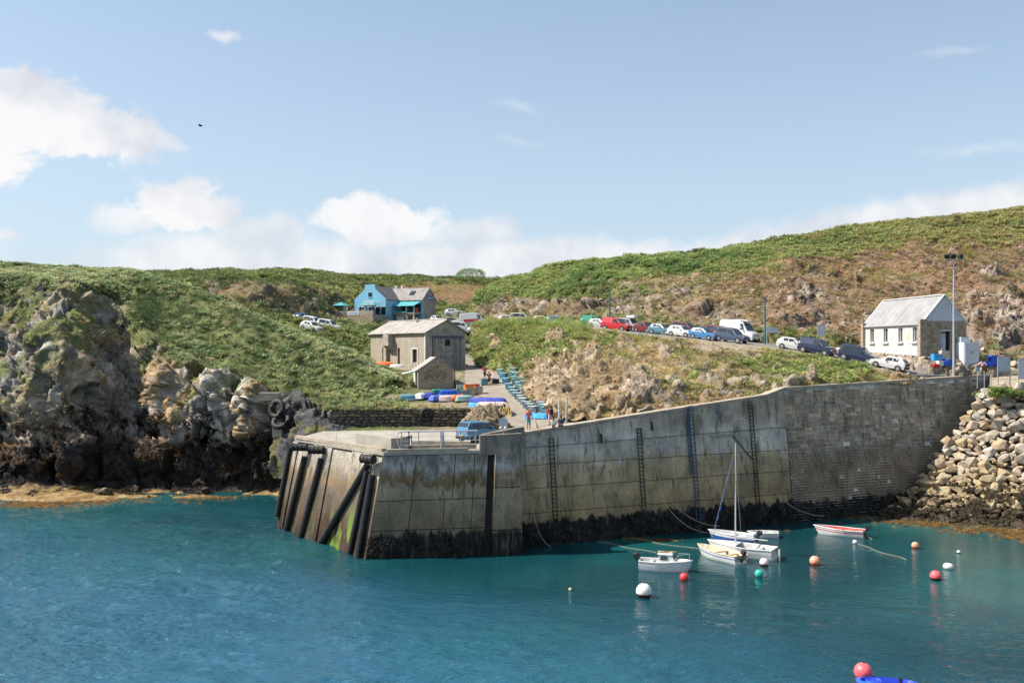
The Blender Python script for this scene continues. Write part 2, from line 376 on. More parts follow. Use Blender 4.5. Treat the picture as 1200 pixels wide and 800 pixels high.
# ---- the headland on the left, with its cliff, wrack ledge and weedy beach
def hc(px, rows):  # rows: list of (row, D) or (px,row,D)
    return [(px, *r) if len(r) == 2 else r for r in rows]
cols = [
 hc(-160, [(603,103),(591,103),(573,110),(540,112),(505,117),(430,121),(325,127),(318,139),(309,154),(316,185)]),
 hc(-80,  [(603,102),(590,102.6),(572,110),(540,112),(505,116),(430,120),(327,126),(319,139),(309,154),(316,185)]),
 hc(0,    [(602,102),(590,102.6),(570,110),(535,112),(500,117),(425,122),(328,128),(319,141),(311,154),(318,185)]),
 hc(45,   [(603,101.5),(591,102),(568,110),(530,111.5),(505,113.5),(430,117),(332,126),(321,141),(313,153),(320,185)]),
 hc(90,   [(603,101.5),(590,102.2),(568,110),(532,112),(500,114.5),(400,119),(334,127),(323,141),(315,152),(322,185)]),
 hc(140,  [(603,102),(590,102.6),(572,110.5),(522,112.5),(495,119),(415,125),(345,133),(332,142),(319,151),(326,185)]),
 hc(180,  [(601,102.5),(588,103.2),(574,110.5),(520,112.5),(498,118),(445,121),(395,124),(352,138),(326,149),(334,180)]),
 hc(205,  [(600,103),(586,104),(575,110.3),(520,112),(503,114.5),(462,116),(424,118),(368,132),(333,147),(342,178)]),
 hc(228,  [(599,104),(585,105),(575,110),(520,111.5),(508,113.8),(470,117),(434,117.5),(378,130),(341,144),(350,175)]),
 hc(250,  [(598,104),(584,105.5),(575,109.8),(522,111),(510,112.6),(475,113.8),(441,116),(395,127),(351,141),(360,172)]),
 hc(285,  [(597,105),(583,106.5),(575,109.4),(526,110.3),(513,111.6),(480,112.4),(453,114.5),(402,124),(366,136),(374,166)]),
 [(318,596,105),(318,582,106),(318,573,108.8),(318,530,109.6),(318,514,110.6),(318,488,111.2),(318,466,113),(345,425,119),(352,395,127),(362,404,152)],
 [(345,594,105),(345,580,106),(345,565,107.5),(345,532,108.5),(345,512,109.2),(345,492,109.6),(350,473,111),(380,437,115.5),(390,406,123),(400,414,142)],
 [(372,592,104),(372,572,105),(372,550,106),(372,525,107),(375,505,107.6),(378,490,108),(385,478,109),(408,445,112.5),(420,421,119.5),(430,428,135)],
 [(395,592,103),(395,565,104),(395,540,105),(395,520,105.6),(398,500,106),(402,488,106.4),(410,477,107.2),(430,450,110.5),(443,435,116),(452,440,128)],
 [(425,592,103),(425,565,104),(425,540,104.6),(425,520,105),(428,505,105.4),(435,490,105.6),(440,476,106),(455,455,110),(466,446,114),(475,450,124)],
]
SU, SV = 26, [4, 14, 34, 16, 40, 44, 44, 44, 8]
G = loft(cols, SU, SV); v = np.broadcast_to(vparam(SV)[None, :], G.shape[:2]).reshape(-1)
P = G.reshape(-1, 3).copy(); Nn = grid_normals(G).reshape(-1, 3)
if Nn[:, 1].mean() > 0: Nn = -Nn
px, py = proj(P)
n1 = fbm(P / 5.0, 4, 3); n2 = fbm(P / 1.6, 4, 9)
edge = 6.0 + (n1 - .5) * 2.2 + (n2 - .5) * .9
veg = sstep(v, edge - .18, edge + .12)
veg = np.maximum(veg, 1.0 * blob(px, py, 172, 372, 34, 36) * sstep(n2, .25, .45))
patch = sstep(n1 * .6 + n2 * .6, .60, .68) * sstep(v, 4.3, 5.2)
ledge = blob(px, py, 35, 425, 45, 55) * sstep(n2, .42, .55) + blob(px, py, 90, 400, 25, 20) * .8 * sstep(n2, .42, .55)
veg = np.clip(np.maximum(veg, np.clip(patch * .8 + ledge, 0, 1)), 0, 1)
rock = 1 - veg
def slabby(x, y, w, h, e=6): return np.exp(-(np.abs((px - x + 2.5 * (n2 - .5) * 8) / w)) ** e - (np.abs((py - y) / h)) ** e)
butt = 2.6 * slabby(211, 470, 22, 46) + 3.0 * slabby(262, 482, 19, 42) + 2.4 * slabby(297, 488, 13, 34) + 3.4 * slabby(72, 440, 28, 72, 4) + 2.0 * slabby(22, 470, 18, 50, 4) + 2.6 * slabby(97, 535, 17, 40, 4) - 2.0 * slabby(236, 480, 4, 36, 4) + 1.6 * slabby(150, 395, 22, 34, 4)
rid = 1 - np.abs(fbm(np.stack([P[:, 0] / 4.2, P[:, 2] / 24.0, P[:, 1] / 30.0], 1), 3, 34) * 2 - 1) * 2.2
big = ((fbm(P / 9.0, 3, 33) - .5) * 3.0 + (rid - .55) * 1.6) * sstep(v, 3.2, 4.1) * (1 - sstep(v, 4.8, 5.9))
P[:, 2] += .18 * sstep(v, .9, 1.4) * (1 - sstep(v, 2, 2.4))
P = P + Nn * (big + butt * sstep(v, 2.0, 2.6) * (1 - sstep(v, 6.0, 6.3)))[:, None]
Nn = grid_normals(P.reshape(G.shape)).reshape(-1, 3); Nn = -Nn if Nn[:, 1].mean() > 0 else Nn
d, crack, tone = rock_disp(P, ((3.6, .9), (1.6, 1.0), (.7, .9), (.36, .5)), [[1, 0, .3], [0, 1, 0], [-.2, .0, .6]], 5)
amp = rock * sstep(v, 1.9, 2.4) * (1 - .25 * sstep(v, 6, 7))
bumps = (fbm(P / 2.4, 4, 21) - .5)
P = P + Nn * (d * amp * 1.35 + bumps * (1 - rock) * 1.3)[:, None]
P[:, 2] += (fbm(P / 7.0, 3, 41) - .5) * 2.2 * sstep(v, 6.3, 7.2) * (1 - sstep(v, 7.6, 8.3))
P[:, 2] += (fbm(P / 2.6, 3, 44) - .5) * .8 * sstep(v, 6.3, 7.2)
weed = sstep(v, 1.3, 2.0) * (1 - sstep(v, 4.0, 4.2))
P[:, 2] += weed * (fbm(P / .9, 3, 77) - .45) * 1.1
z = P[:, 2]
# colour: grey, pale and tan stone, more tan on ridges, darker along cracks
t1 = fbm(P / 3.0, 4, 51); t2 = fbm(P / .7, 3, 52)
grey = lerp((.18, .17, .165), (.44, .41, .36), np.clip(t1 + tone * .5, 0, 1))
pale = (.60, .53, .44); tan = (.42, .28, .14)
palem = 1.15 * np.clip(.8 * np.clip(butt / 2.5, 0, 1) * sstep(px, 120, 190) + blob(px, py, 140, 400, 30, 45) + blob(px, py, 215, 460, 26, 40) + blob(px, py, 290, 480, 45, 30) + blob(px, py, 75, 430, 22, 40) * .5 + blob(px, py, 250,470,30,40) * .7, 0, 1)
c = lerp(grey, pale, np.clip(palem * sstep(t2 + tone * .9, .25, .65) * .9 + .25 * sstep(tone, .25, .5), 0, 1))
c = lerp(c, tan, sstep(fbm(P / 3.0, 4, 55) + .18 * (rid - .5) + .35 * tone, .50, .60) * (.45 + .45 * np.clip(palem, 0, 1)))
c = c * (.05 + .95 * crack)[:, None]
c = lerp(c, lerp(GREEN * .75, GREEN2 * .8, sstep(t2, .4, .6)), veg * .95)
wr = lerp((.038, .034, .032), (.15, .085, .042), sstep(t1, .42, .66) * sstep(v, 2.6, 3.4) + .25 * sstep(t2, .5, .7))
wz = 1 - sstep(z + (n1 - .5) * 3.5 + (n2 - .5) * 2, 5.2, 6.6)
c = lerp(c, wr * (.6 + .6 * t2)[:, None], wz)
beach = 1 - sstep(v + (n2 - .5) * .5, 1.7, 2.0)
bc = lerp((.17, .10, .035), (.33, .24, .12), sstep(t2, .35, .7))
c = lerp(c, bc, beach)
Gh = P.reshape(G.shape)
grid_mesh('headland', Gh, c, M_TERR)
keep_bvh('headland', Gh)
vm = (veg * sstep(v, 5.6, 6.05)).reshape(G.shape[:2]); pm = (veg * (1 - sstep(v, 5.5, 6.0)) * sstep(v, 3.9, 4.4)).reshape(G.shape[:2])
nonrear = 1 - sstep(v, 8.3, 8.8)
def fern_col(P):
    a = sstep(fbm(P / 6.0, 3, 61), .38, .62); b = sstep(fbm(P / 2.5, 3, 62), .45, .65)
    return lerp(lerp((.070, .092, .036), (.125, .142, .064), a), (.175, .155, .075), b * .35)
def bush_col(P): return lerp((.020, .038, .014), (.050, .072, .022), sstep(fbm(P / 4.0, 3, 63), .35, .65))
def dry_col(P): return lerp((.22, .17, .08), (.12, .13, .04), sstep(fbm(P / 3.0, 3, 64), .35, .65))
# furrows of darker gorse running down the slope among the bracken
def furrow(P):
    px, py = proj(P); s = py - .47 * px + 6 * (fbm(P / 9.0, 2, 73) - .5)
    return sstep(fbm(np.stack([s / 11.0, px / 170.0, px * 0], 1), 2, 70), .52, .62) * sstep(px, 130, 190)
fz = furrow(Gh.reshape(-1, 3)).reshape(G.shape[:2])
nr = nonrear.reshape(G.shape[:2])
shade_zone = np.clip(blob(*proj(Gh.reshape(-1, 3)), 172, 372, 34, 34) + .9 * blob(*proj(Gh.reshape(-1, 3)), 385, 455, 40, 22), 0, 1).reshape(G.shape[:2])  # two hollows where dark bushes stand in for shade on the green
scatter(Gh, vm * (1 - .9 * fz) * (1 - shade_zone) * nr, 'fern', 3.0, .65, 1.2, lambda P: fern_col(P) * np.array((1.12, 1.12, 1.25)), 1)
scatter(Gh, np.clip(vm * (fz + shade_zone * 1.6), 0, 2) * nr, 'bush', 1.3, .5, 1.1, bush_col, 2)
scatter(Gh, vm * nr, 'bush', .05, .6, 1.2, bush_col, 3)
scatter(Gh, pm, 'tuft', .8, .5, 1.0, dry_col, 4)
scatter(Gh, pm, 'bush', .35, .3, .7, bush_col, 5)
# bladder wrack hanging on the ledge
wm = (weed * sstep(n2, .3, .5)).reshape(G.shape[:2])
scatter(Gh, wm, 'wrack', 1.6, .5, 1.1, lambda P: lerp((.014, .013, .012), (.06, .033, .016), sstep(fbm(P / 2.0, 3, 66), .5, .68)), 6, sink=.0, up=.2)

# ---- hill on the right
cols = [
 [(538,371,182),(543,365,184),(550,356,187),(560,345,191),(576,333,197),(590,340,216)],
 [(600,377,171),(600,367,174),(602,354,178),(602,341,184),(602,327,193),(610,335,216)],
 [(650,379,158),(650,366,161),(650,352,165),(650,333,173),(650,314,188),(660,322,210)],
 hc(700, [(380,147.5),(366,150),(350,154),(325,163),(305,181),(312,205)]),
 hc(760, [(384,139),(370,142),(350,148),(322,158),(301,179),(306,205)]),
 hc(840, [(391,131),(374,135),(347,142),(315,153),(294,177),(300,205)]),
 hc(920, [(402,124),(381,128),(347,136),(308,150),(283,175),(290,205)]),
 hc(1000,[(404,122),(386,126),(345,136),(302,152),(269,175),(280,205)]),
 hc(1080,[(416,116),(396,120),(350,131),(300,148),(260,173),(270,205)]),
 hc(1140,[(424,108.5),(402,114),(350,127),(293,147),(253,172),(262,205)]),
 hc(1200,[(427,108),(402,114),(345,128),(284,148),(246,172),(256,205)]),
 hc(1290,[(429,108),(402,114),(340,128),(275,148),(237,172),(248,205)]),
 hc(1420,[(431,108),(402,114),(335,128),(265,148),(226,172),(240,205)]),
]
cols = [[(c[0][0], c[0][1] + 30, c[0][2] - 1.5)] + c for c in cols]
SU, SV = 34, [4, 18, 34, 40, 40, 6]
G = loft(cols, SU, SV); v = np.maximum(np.broadcast_to(vparam(SV)[None, :], G.shape[:2]).reshape(-1) - 1, 0)
P = G.reshape(-1, 3).copy(); Nn = grid_normals(G).reshape(-1, 3)
if Nn[:, 2].mean() < 0: Nn = -Nn
px, py = proj(P)
n1 = fbm(P / 8.0, 4, 103); n2 = fbm(P / 2.2, 4, 109)
top = sstep(v + (n1 - .5) * 1.2 + (n2 - .5) * .5 - .45 * sstep(px, 850, 1050), 2.6, 3.05)                     # bracken on the crown of the hill
top = np.maximum(top, sstep(v + (n2 - .5) * .6, 1.9, 2.3) * (1 - sstep(px, 660, 800)))
rockm = np.clip(blob(px, py, 720, 345, 26, 22) * 1.1 + blob(px, py, 660, 355, 50, 16) * .9 + blob(px, py, 835, 368, 26, 14) + blob(px, py, 955, 345, 30, 12) + blob(px, py, 770, 350, 50, 20) * .5
                + blob(px, py, 1150, 390, 50, 22) * .9 + blob(px, py, 1190, 370, 50, 30) * .7 + blob(px, py, 600, 358, 30, 12) * .8, 0, 1)
rockm = np.clip(rockm * sstep(n2, .34, .52) + sstep(n2 + .3 * n1, .76, .84) * .7, 0, 1) * (1 - top)
scree = np.clip(sstep(px, 760, 1000) * sstep(n1 + n2 * .4, .5, .72) + blob(px, py, 1170, 350, 110, 60), 0, 1) * (1 - top)
green_lo = np.clip((1 - sstep(v + (n2 - .5) * .9, .5, 1.0)) * (1 - .3 * blob(px, py, 1170, 395, 50, 30)), 0, 1)
d, crack, tone = rock_disp(P, ((3.5, .8), (1.3, 1.0)), [[1, 0, .4], [0, 1, 0], [-.4, 0, .8]], 105)
P = P + Nn * (d * np.clip(rockm * 1.2 + scree * .35, 0, 1.2) + (fbm(P / 3.0, 4, 121) - .5) * 1.8)[:, None]
P[:, 2] += (fbm(P / 11.0, 3, 123) - .5) * 3.0 * sstep(v, .5, 1.5) * (1 - sstep(v, 3.9, 4.0) * .5)
t1 = fbm(P / 4.0, 4, 151); t2 = fbm(P / .9, 3, 152)
c = lerp(HEATH, DRY, sstep(t1, .35, .65))
c = lerp(c, (.20, .125, .085), scree * .85)
c = lerp(c, (.15, .14, .05), green_lo * .7)
c = lerp(c, lerp((.16, .13, .11), (.40, .33, .26), sstep(t2 + tone * .5, .3, .75)), np.clip(rockm * 1.1, 0, 1))
c = lerp(c, GREEN * .8, top * .95)
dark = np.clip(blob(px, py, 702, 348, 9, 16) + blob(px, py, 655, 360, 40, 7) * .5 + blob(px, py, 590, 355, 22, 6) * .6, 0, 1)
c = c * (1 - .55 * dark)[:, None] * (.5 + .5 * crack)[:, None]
Gr = P.reshape(G.shape); sh = G.shape[:2]
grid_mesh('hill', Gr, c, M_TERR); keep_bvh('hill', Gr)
R2 = lambda a: np.clip(a, 0, 1).reshape(sh)
rear = 1 - sstep(v, 4.1, 4.6)
veg2 = (1 - rockm) * rear
def crown_col(P):
    px, _ = proj(P); a = sstep(fbm(P / 7.0, 3, 161), .35, .65); r = sstep(px, 800, 1150)
    g = lerp((.056, .083, .028), (.108, .128, .045), a)
    return lerp(g, (.135, .12, .05), r * .75)
def heath_col(P):
    px_, _ = proj(P); br = sstep(px_, 780, 980)
    a = sstep(fbm(P / 4.0, 3, 162), .35, .6); b = sstep(fbm(P / 5.0, 3, 163), .5, .6)
    return lerp(lerp(lerp((.13, .095, .055), (.185, .15, .08), a), (.095, .11, .04), b * .9), lerp((.13, .08, .05), (.17, .12, .07), a), br * .65)
def gorse_col(P): return lerp((.035, .05, .018), (.15, .15, .03), sstep(fbm(P / 3.0, 3, 164), .45, .7))
scatter(Gr, R2(top * veg2), 'fern', 1.6, .75, 1.4, lambda P: crown_col(P) * 1.15, 11)
scatter(Gr, R2(top * veg2 * sstep(n2, .5, .6)), 'bush', .22, .7, 1.5, bush_col, 12)
scatter(Gr, R2(top * veg2 * sstep(n1, .5, .58) * sstep(px, 760, 900)), 'tuft', 2.2, .8, 1.5, lambda P: lerp((.17, .16, .06), (.20, .15, .08), fbm(P / 3, 3, 74)), 18)
scatter(Gr, R2(sstep(v, 2.1, 2.4) * (1 - sstep(v, 2.9, 3.2)) * sstep(n2, .45, .55) * veg2), 'bush', .5, .6, 1.3, lambda P: lerp((.16, .15, .03), (.05, .07, .02), fbm(P / 2, 3, 75)), 19)
scatter(Gr, R2((1 - top) * veg2 * (1 - green_lo) * (1 - .4 * scree)), 'tuft', 2.4, .7, 1.3, heath_col, 13)
scatter(Gr, R2((1 - top) * veg2 * sstep(n2, .48, .62) * (1 - .5 * scree)), 'bush', .42, .45, 1.2, gorse_col, 14)
scatter(Gr, R2(green_lo * veg2), 'fern', 1.1, .6, 1.1, fern_col, 15)
scatter(Gr, R2(green_lo * veg2), 'bush', .3, .5, 1.3, gorse_col, 16)

def stone_col(P): return lerp((.16, .12, .095), (.38, .32, .26), sstep(fbm(P / 1.5, 3, 170), .35, .7))
scatter(Gr, R2((1 - top) * rear * np.clip(scree * 1.2 + rockm * .8 + .12, 0, 1.5)) * R2(sstep(n2, .38, .5)), 'stone', .9, .22, .8, lambda P: stone_col(P) * .8, 17, sink=.05, up=.5, maxn=9000)
# ---- valley floor and the far hill that closes it
cols = [
 hc(60,  [(400,160),(390,168),(380,175),(360,182),(345,190),(330,200),(324,232),(330,270)]),
 hc(180, [(420,152),(400,160),(380,168),(360,178),(345,188),(328,198),(321,240),(327,280)]),
 hc(260, [(430,146),(410,151),(390,157),(370,165),(350,173),(329,184),(320,245),(326,285)]),
 hc(330, [(445,134),(420,140),(395,150),(380,160),(360,171),(331,181),(319,250),(325,290)]),
 hc(380, [(440,126),(417,133),(395,146),(385,158),(373,178),(341,194),(321,252),(327,290)]),
 hc(430, [(437,119),(429,133),(404,147),(389,160),(382,181),(355,213),(324,262),(330,300)]),
 hc(500, [(438,122),(437,131),(412,148),(389,160),(379,188),(352,220),(326,272),(332,310)]),
 hc(555, [(438,122),(437,131),(420,148),(392,162),(374,188),(354,222),(328,280),(334,320)]),
 hc(620, [(438,122),(434,133),(404,145),(382,162),(370,192),(352,228),(329,286),(335,330)]),
 hc(720, [(438,122),(434,133),(404,145),(382,162),(370,192),(352,230),(330,290),(336,335)]),
]
SU, SV = 24, [14, 14, 14, 14, 24, 26, 4]
G = loft(cols, SU, SV); v = np.broadcast_to(vparam(SV)[None, :], G.shape[:2]).reshape(-1)
P = G.reshape(-1, 3).copy(); Nn = grid_normals(G).reshape(-1, 3)
if Nn[:, 2].mean() < 0: Nn = -Nn
px, py = proj(P)
n1 = fbm(P / 9.0, 4, 203); n2 = fbm(P / 3.0, 4, 209)
crag = sstep(v + (n2 - .5) * .6, 3.6, 4.0) * (1 - sstep(v + (n2 - .5) * .8, 4.9, 5.2)) * (1 - sstep(px, 395, 425)) * sstep(px, 215, 255)
rockm = crag * sstep(n2, .42, .55)
park = np.clip(blob(px, py, 550, 379, 60, 6) * 2, 0, 1)
amp = 1 - np.clip(park + sstep(px, 460, 500) * (1 - sstep(v, 3, 4)), 0, 1)
d, crack, tone = rock_disp(P, ((4, 1.0), (1.8, 1.0)), None, 205)
P = P + Nn * (d * rockm * 1.1 + (fbm(P / 4.5, 4, 221) - .5) * 2.6 * amp * sstep(v, .3, 1))[:, None]
t1 = fbm(P / 6.0, 4, 251)
field = np.clip(blob(px, py, 520, 345, 75, 15) * 1.6 + blob(px, py, 580, 352, 50, 10), 0, 1) * sstep(v, 4.5, 5)
straw = blob(px, py, 385, 347, 30, 14) * 1.3 * sstep(v, 4.2, 5)
c = lerp(GREEN, GREEN2, sstep(t1, .4, .6)); c = lerp(c, (.175, .115, .062), np.clip(field, 0, 1)); c = lerp(c, (.20, .17, .07), np.clip(straw, 0, 1))
c = lerp(c, HEATH, crag * .8); c = lerp(c, lerp((.1, .09, .085), (.26, .2, .17), sstep(tone, -.3, .4)), rockm)
c = lerp(c, (.30, .27, .23), park)
Gv = P.reshape(G.shape); sh = G.shape[:2]
grid_mesh('valley', Gv, c, M_TERR); keep_bvh('valley', Gv)
rear = 1 - sstep(v, 6.1, 6.4)
mown = np.clip(field + park + sstep(px, 425, 440) * (1 - sstep(P[:, 1], 140, 143)) + sstep(px, 470, 500) * (1 - sstep(v, 2.0, 2.8)) + blob(px, py, 455, 372, 60, 8), 0, 1)
hedge = np.clip(blob(px, py, 470, 330, 90, 5) + blob(px, py, 300, 330, 90, 5) * .6 + blob(px, py, 350, 345, 20, 14) + blob(px,py,420,330,50,4), 0, 1)
def val_col(P):
    px, py = proj(P); a = sstep(fbm(P / 7.0, 3, 261), .35, .65)
    return lerp(lerp((.050, .066, .024), (.088, .100, .036), a), (.14, .14, .055), np.clip(blob(px, py, 385, 347, 35, 14), 0, 1))
cafe = np.clip(blob(px, py, 425, 375, 34, 9) * 1.6, 0, 1)
scatter(Gv, R2((1 - mown) * (1 - crag) * rear * (1 - cafe)), 'fern', .75, 1.0, 1.9, val_col, 21)
scatter(Gv, R2((1 - mown) * rear * (1 - cafe * .8) * np.clip(hedge * 2 + sstep(n2, .5, .62) * .35 + crag * .5, 0, 1)), 'bush', .30, 1.0, 2.0, bush_col, 22)
scatter(Gv, R2(field * rear), 'tuft', 1.0, .6, 1.1, lambda P: lerp((.19, .12, .07), (.16, .14, .06), sstep(fbm(P / 8.0, 3, 71), .4, .6)), 23)
scatter(Gv, R2(crag * rear), 'tuft', .8, .7, 1.3, heath_col, 24)

# ---- apron of ground behind the quay, the lane lies on it
def zcols(spec, seg_u, seg_v):
    C = np.array([[tuple(WZ(px, D, z)) for D, z in c] for px, c in spec])
    g = catmull(C, [seg_u] * (len(spec) - 1)); return catmull(g.transpose(1, 0, 2), seg_v).transpose(1, 0, 2)
apron = [
 (380, [(100.2,10.2),(106,11),(113,13),(120,14.4),(132,16)]),
 (450, [(100.2,10.3),(106,11),(113,12.3),(120,13.4),(132,14.0)]),
 (500, [(100.2,10.3),(106,11.1),(112,11.9),(120,13.4),(132,14.1)]),
 (540, [(100.2,10.3),(106,11.2),(113,12.1),(121,13.5),(134,14.3)]),
 (560, [(99.5,10.4),(105,11.2),(112,12.),(121,13.5),(134,14.4)]),
 (580, [(96,10.4),(103,11.1),(111,12.),(121,13.6),(134,14.5)]),
 (600, [(85,9.7),(95,10.5),(108,11.7),(120,13.5),(134,14.5)]),
 (625, [(82.6,9.45),(92,10.2),(104,11.5),(118,13.2),(134,14.5)]),
 (690, [(84,9.7),(92,10.4),(104,11.6),(118,13.3),(134,14.6)]),
]
Ga = zcols(apron, 12, [12, 14, 14, 14]); P = Ga.reshape(-1, 3); t = fbm(P / 1.5, 4, 301)
P[:, 2] += (fbm(P / 1.8, 3, 303) - .5) * .16
px, py = proj(P)
grass = sstep(t + (530 - px) / 400, .48, .56)
c = lerp((.24, .20, .14), (.12, .125, .05), np.clip(grass, 0, 1))
Ga = P.reshape(Ga.shape); grid_mesh('quay_ground', Ga, c, M_TERR); keep_bvh('apron', Ga)
gm = np.clip(grass, 0, 1) * (1 - sstep(px, 500, 530)) * np.clip(sstep(py, 400, 425), 0, 1)
hutclear = 1 - np.clip(blob(px, py, 510, 455, 28, 20) * 2 + blob(px, py, 500, 466, 60, 6) * 1.6, 0, 1)
sh = Ga.shape[:2]
shedclear = 1 - sstep(px, 425, 440) * sstep(P[:, 1] + (px - 500) * .0, 120, 122)
scatter(Ga, R2(gm * hutclear * shedclear), 'fern', 2.4, .6, 1.1, fern_col, 31)
scatter(Ga, R2(gm * hutclear * shedclear), 'bush', .35, .4, 1.0, gorse_col, 32)
# scrub along the top of the little retaining wall
scatter(Ga, R2((1 - sstep(px, 480, 555) * .6) * (1 - sstep(P[:, 1], 101.5, 102.5)) * (1 - sstep(px, 552, 560))), 'tuft', 4.0, .6, 1.1, dry_col, 33)
scatter(Ga, R2((1 - sstep(px, 465, 480)) * (1 - sstep(P[:, 1], 104, 106))), 'bush', 1.0, .5, 1.0, lambda P: lerp((.07, .085, .03), (.15, .14, .055), sstep(fbm(P / 2, 3, 72), .4, .6)), 34)

# ---- bank between lane and upper road
cols = [
 [(556,427,130),(555,414,138),(553,401,146),(552,390,152),(551,380,157),(550,380,165)],
 [(577,434,124),(580,419,128),(583,404,135),(585,391,146),(588,376,157),(590,378,163)],
 [(603,457,111.3),(606,438,114.5),(610,418,122),(615,398,134),(620,375,148),(622,379,154)],
 [(622,474,98),(628,452,101.5),(636,425,111),(645,398,127),(655,377.5,140),(657,381.5,146)],
 [(644,487,92),(650,465,94.5),(660,435,104),(675,402,121),(690,382,132),(692,384,138)],
 [(672,495,86.5),(682,472,89.5),(698,440,98),(720,408,115),(740,390.5,127),(742,389,131)],
 [(740,488,87),(745,465,90),(760,435,99),(780,410,111),(800,395.8,121),(802,395,125)],
 [(820,476,88.6),(825,456,92),(835,435,99),(850,416,108),(865,402.8,116.5),(867,402,120)],
 [(890,466,91.3),(893,450,94.5),(900,435,99),(915,421,105),(930,411.5,111),(932,411,114)],
 [(945,457,93.6),(950,448,95.5),(965,440,97.8),(985,431,101),(1000,425.2,104.5),(1002,424.6,107)],
 [(1010,451,96.6),(1013,448,97.3),(1028,443,98.3),(1042,438.5,99.2),(1052,436.8,99.8),(1054,436.5,102)],
 [(1068,449,98.0),(1069,446,98.2),(1071,444,98.5),(1073,443,98.8),(1075,442.5,99.2),(1076,442,100)],
]
SU, SV = 26, [40, 50, 46, 34, 4]
G = loft(cols, SU, SV); v = np.broadcast_to(vparam(SV)[None, :], G.shape[:2]).reshape(-1)
P = G.reshape(-1, 3).copy(); Nn = grid_normals(G).reshape(-1, 3)
if Nn[:, 1].mean() > 0: Nn = -Nn
px, py = proj(P)
n1 = fbm(P / 4.0, 4, 403); n2 = fbm(P / 1.3, 4, 409)
MS = [[.95, .2, .5], [0, 1, 0], [-.45, 0, .28]]         # beds dipping down to the left
st = fbm(P @ np.array([[1.0, 0, .55], [0, .8, 0], [-.18, 0, .10]]).T * .9, 4, 411)
rm = (blob(px, py, 665, 462, 52, 40) * 1.5 + blob(px, py, 640, 440, 26, 26) + blob(px, py, 735, 400, 12, 16) * .9 + blob(px, py, 745, 442, 16, 14) * 1.1 + blob(px, py, 760, 465, 60, 16) * .9
      + blob(px, py, 690, 412, 22, 14) * .9 + blob(px, py, 860, 448, 36, 14) * .7 + blob(px, py, 905, 457, 30, 10) * .75 + blob(px, py, 580, 405, 7, 9) * 1.3 + blob(px, py, 653, 392, 9, 9) * 1.0
      + blob(px, py, 780, 412, 18, 10) * .7 + blob(px, py, 950, 445, 14, 10) * .9 + blob(px, py, 645, 395, 8, 8))
rm = sstep(rm * .9 + (st - .5) * 2.6 + (n2 - .5) * .9, .55, .78) * (1 - sstep(v, 3.6, 3.9))
d, crack, tone = rock_disp(P, ((2.6, .8), (1.1, 1.2), (.45, 1.0)), MS, 405)
P = P + Nn * (d * rm * .72 + (n1 - .5) * 2.4 * sstep(v, .1, .5) * (1 - sstep(v, 3.0, 3.8)) + rm * .35 + (n2 - .5) * .7 * sstep(v, .1, .5) * (1 - sstep(v, 3.6, 4)))[:, None]
t1 = fbm(P / 3.0, 4, 451); t2 = fbm(P / .6, 3, 452)
c = lerp(DRY, HEATH, sstep(t1, .35, .65))
greenb = np.clip(blob(px, py, 600, 405, 52, 32) * 1.5 + blob(px, py, 700, 395, 50, 10) * .6 + blob(px, py, 930, 435, 60, 20) * .9 + blob(px, py, 985, 438, 40, 14) + blob(px, py, 790, 450, 20, 10) * .5, 0, 1)
c = lerp(c, GREEN, greenb * .8)
rc = lerp((.16, .115, .07), (.42, .33, .225), sstep(t2 + tone * .6, .25, .75)); rc = lerp(rc, (.30, .21, .115), sstep(t1, .5, .62) * .7); rc = lerp(rc, (.33, .29, .24), sstep(px, 720, 760) * .5)
c = lerp(c, rc * (.1 + .9 * crack)[:, None], rm)
gravel = (1 - sstep(abs(px - 850) / 60 + (n2 - .5), .5, .8)) * sstep(v, 2.7, 3.2) * .9 + sstep(v, 3.7, 3.9)
c = lerp(c, (.30, .25, .19), np.clip(gravel, 0, 1))
Gb = P.reshape(G.shape); sh = G.shape[:2]
grid_mesh('bank', Gb, c, M_TERR); keep_bvh('bank', Gb)
vegb = np.clip((1 - rm) * (1 - gravel), 0, 1) * (1 - sstep(v, 3.95, 4.05))
def bank_col(P):
    a = sstep(fbm(P / 3.0, 3, 461), .35, .6); b = sstep(fbm(P / 2.2, 3, 462), .5, .62)
    return lerp(lerp((.16, .115, .06), (.23, .185, .09), a), (.11, .12, .04), b * .9)
scatter(Gb, R2(vegb * (1 - greenb * .8)), 'tuft', 3.2, .45, .95, bank_col, 41)
scatter(Gb, R2(vegb * (1 - greenb) * sstep(n2, .48, .6)), 'bush', .8, .3, .8, gorse_col, 42)
scatter(Gb, R2(vegb * greenb), 'fern', 2.8, .5, 1.0, lambda P: fern_col(P) * np.array((1.1, 1.1, .85)), 43)
scatter(Gb, R2((v > 3.3).astype(float) * sstep(v, 3.3, 3.6) * (1 - sstep(v, 4.0, 4.1)) * (px < 690)), 'bush', 1.6, .9, 1.5, lambda P: lerp((.08, .11, .03), (.15, .16, .05), fbm(P / 2, 3, 73)), 46)
scatter(Gb, R2(vegb * greenb), 'bush', .5, .4, .95, gorse_col, 44)

scatter(Gb, R2(np.clip(rm * .8 + .05 + gravel * .15, 0, 1) * (1 - sstep(v, 3.6, 3.8))), 'stone', .35, .2, .5, lambda P: lerp((.17, .13, .09), (.44, .36, .26), sstep(fbm(P / 1.2, 3, 171), .35, .7)), 45, sink=.0, up=.3, maxn=4000)


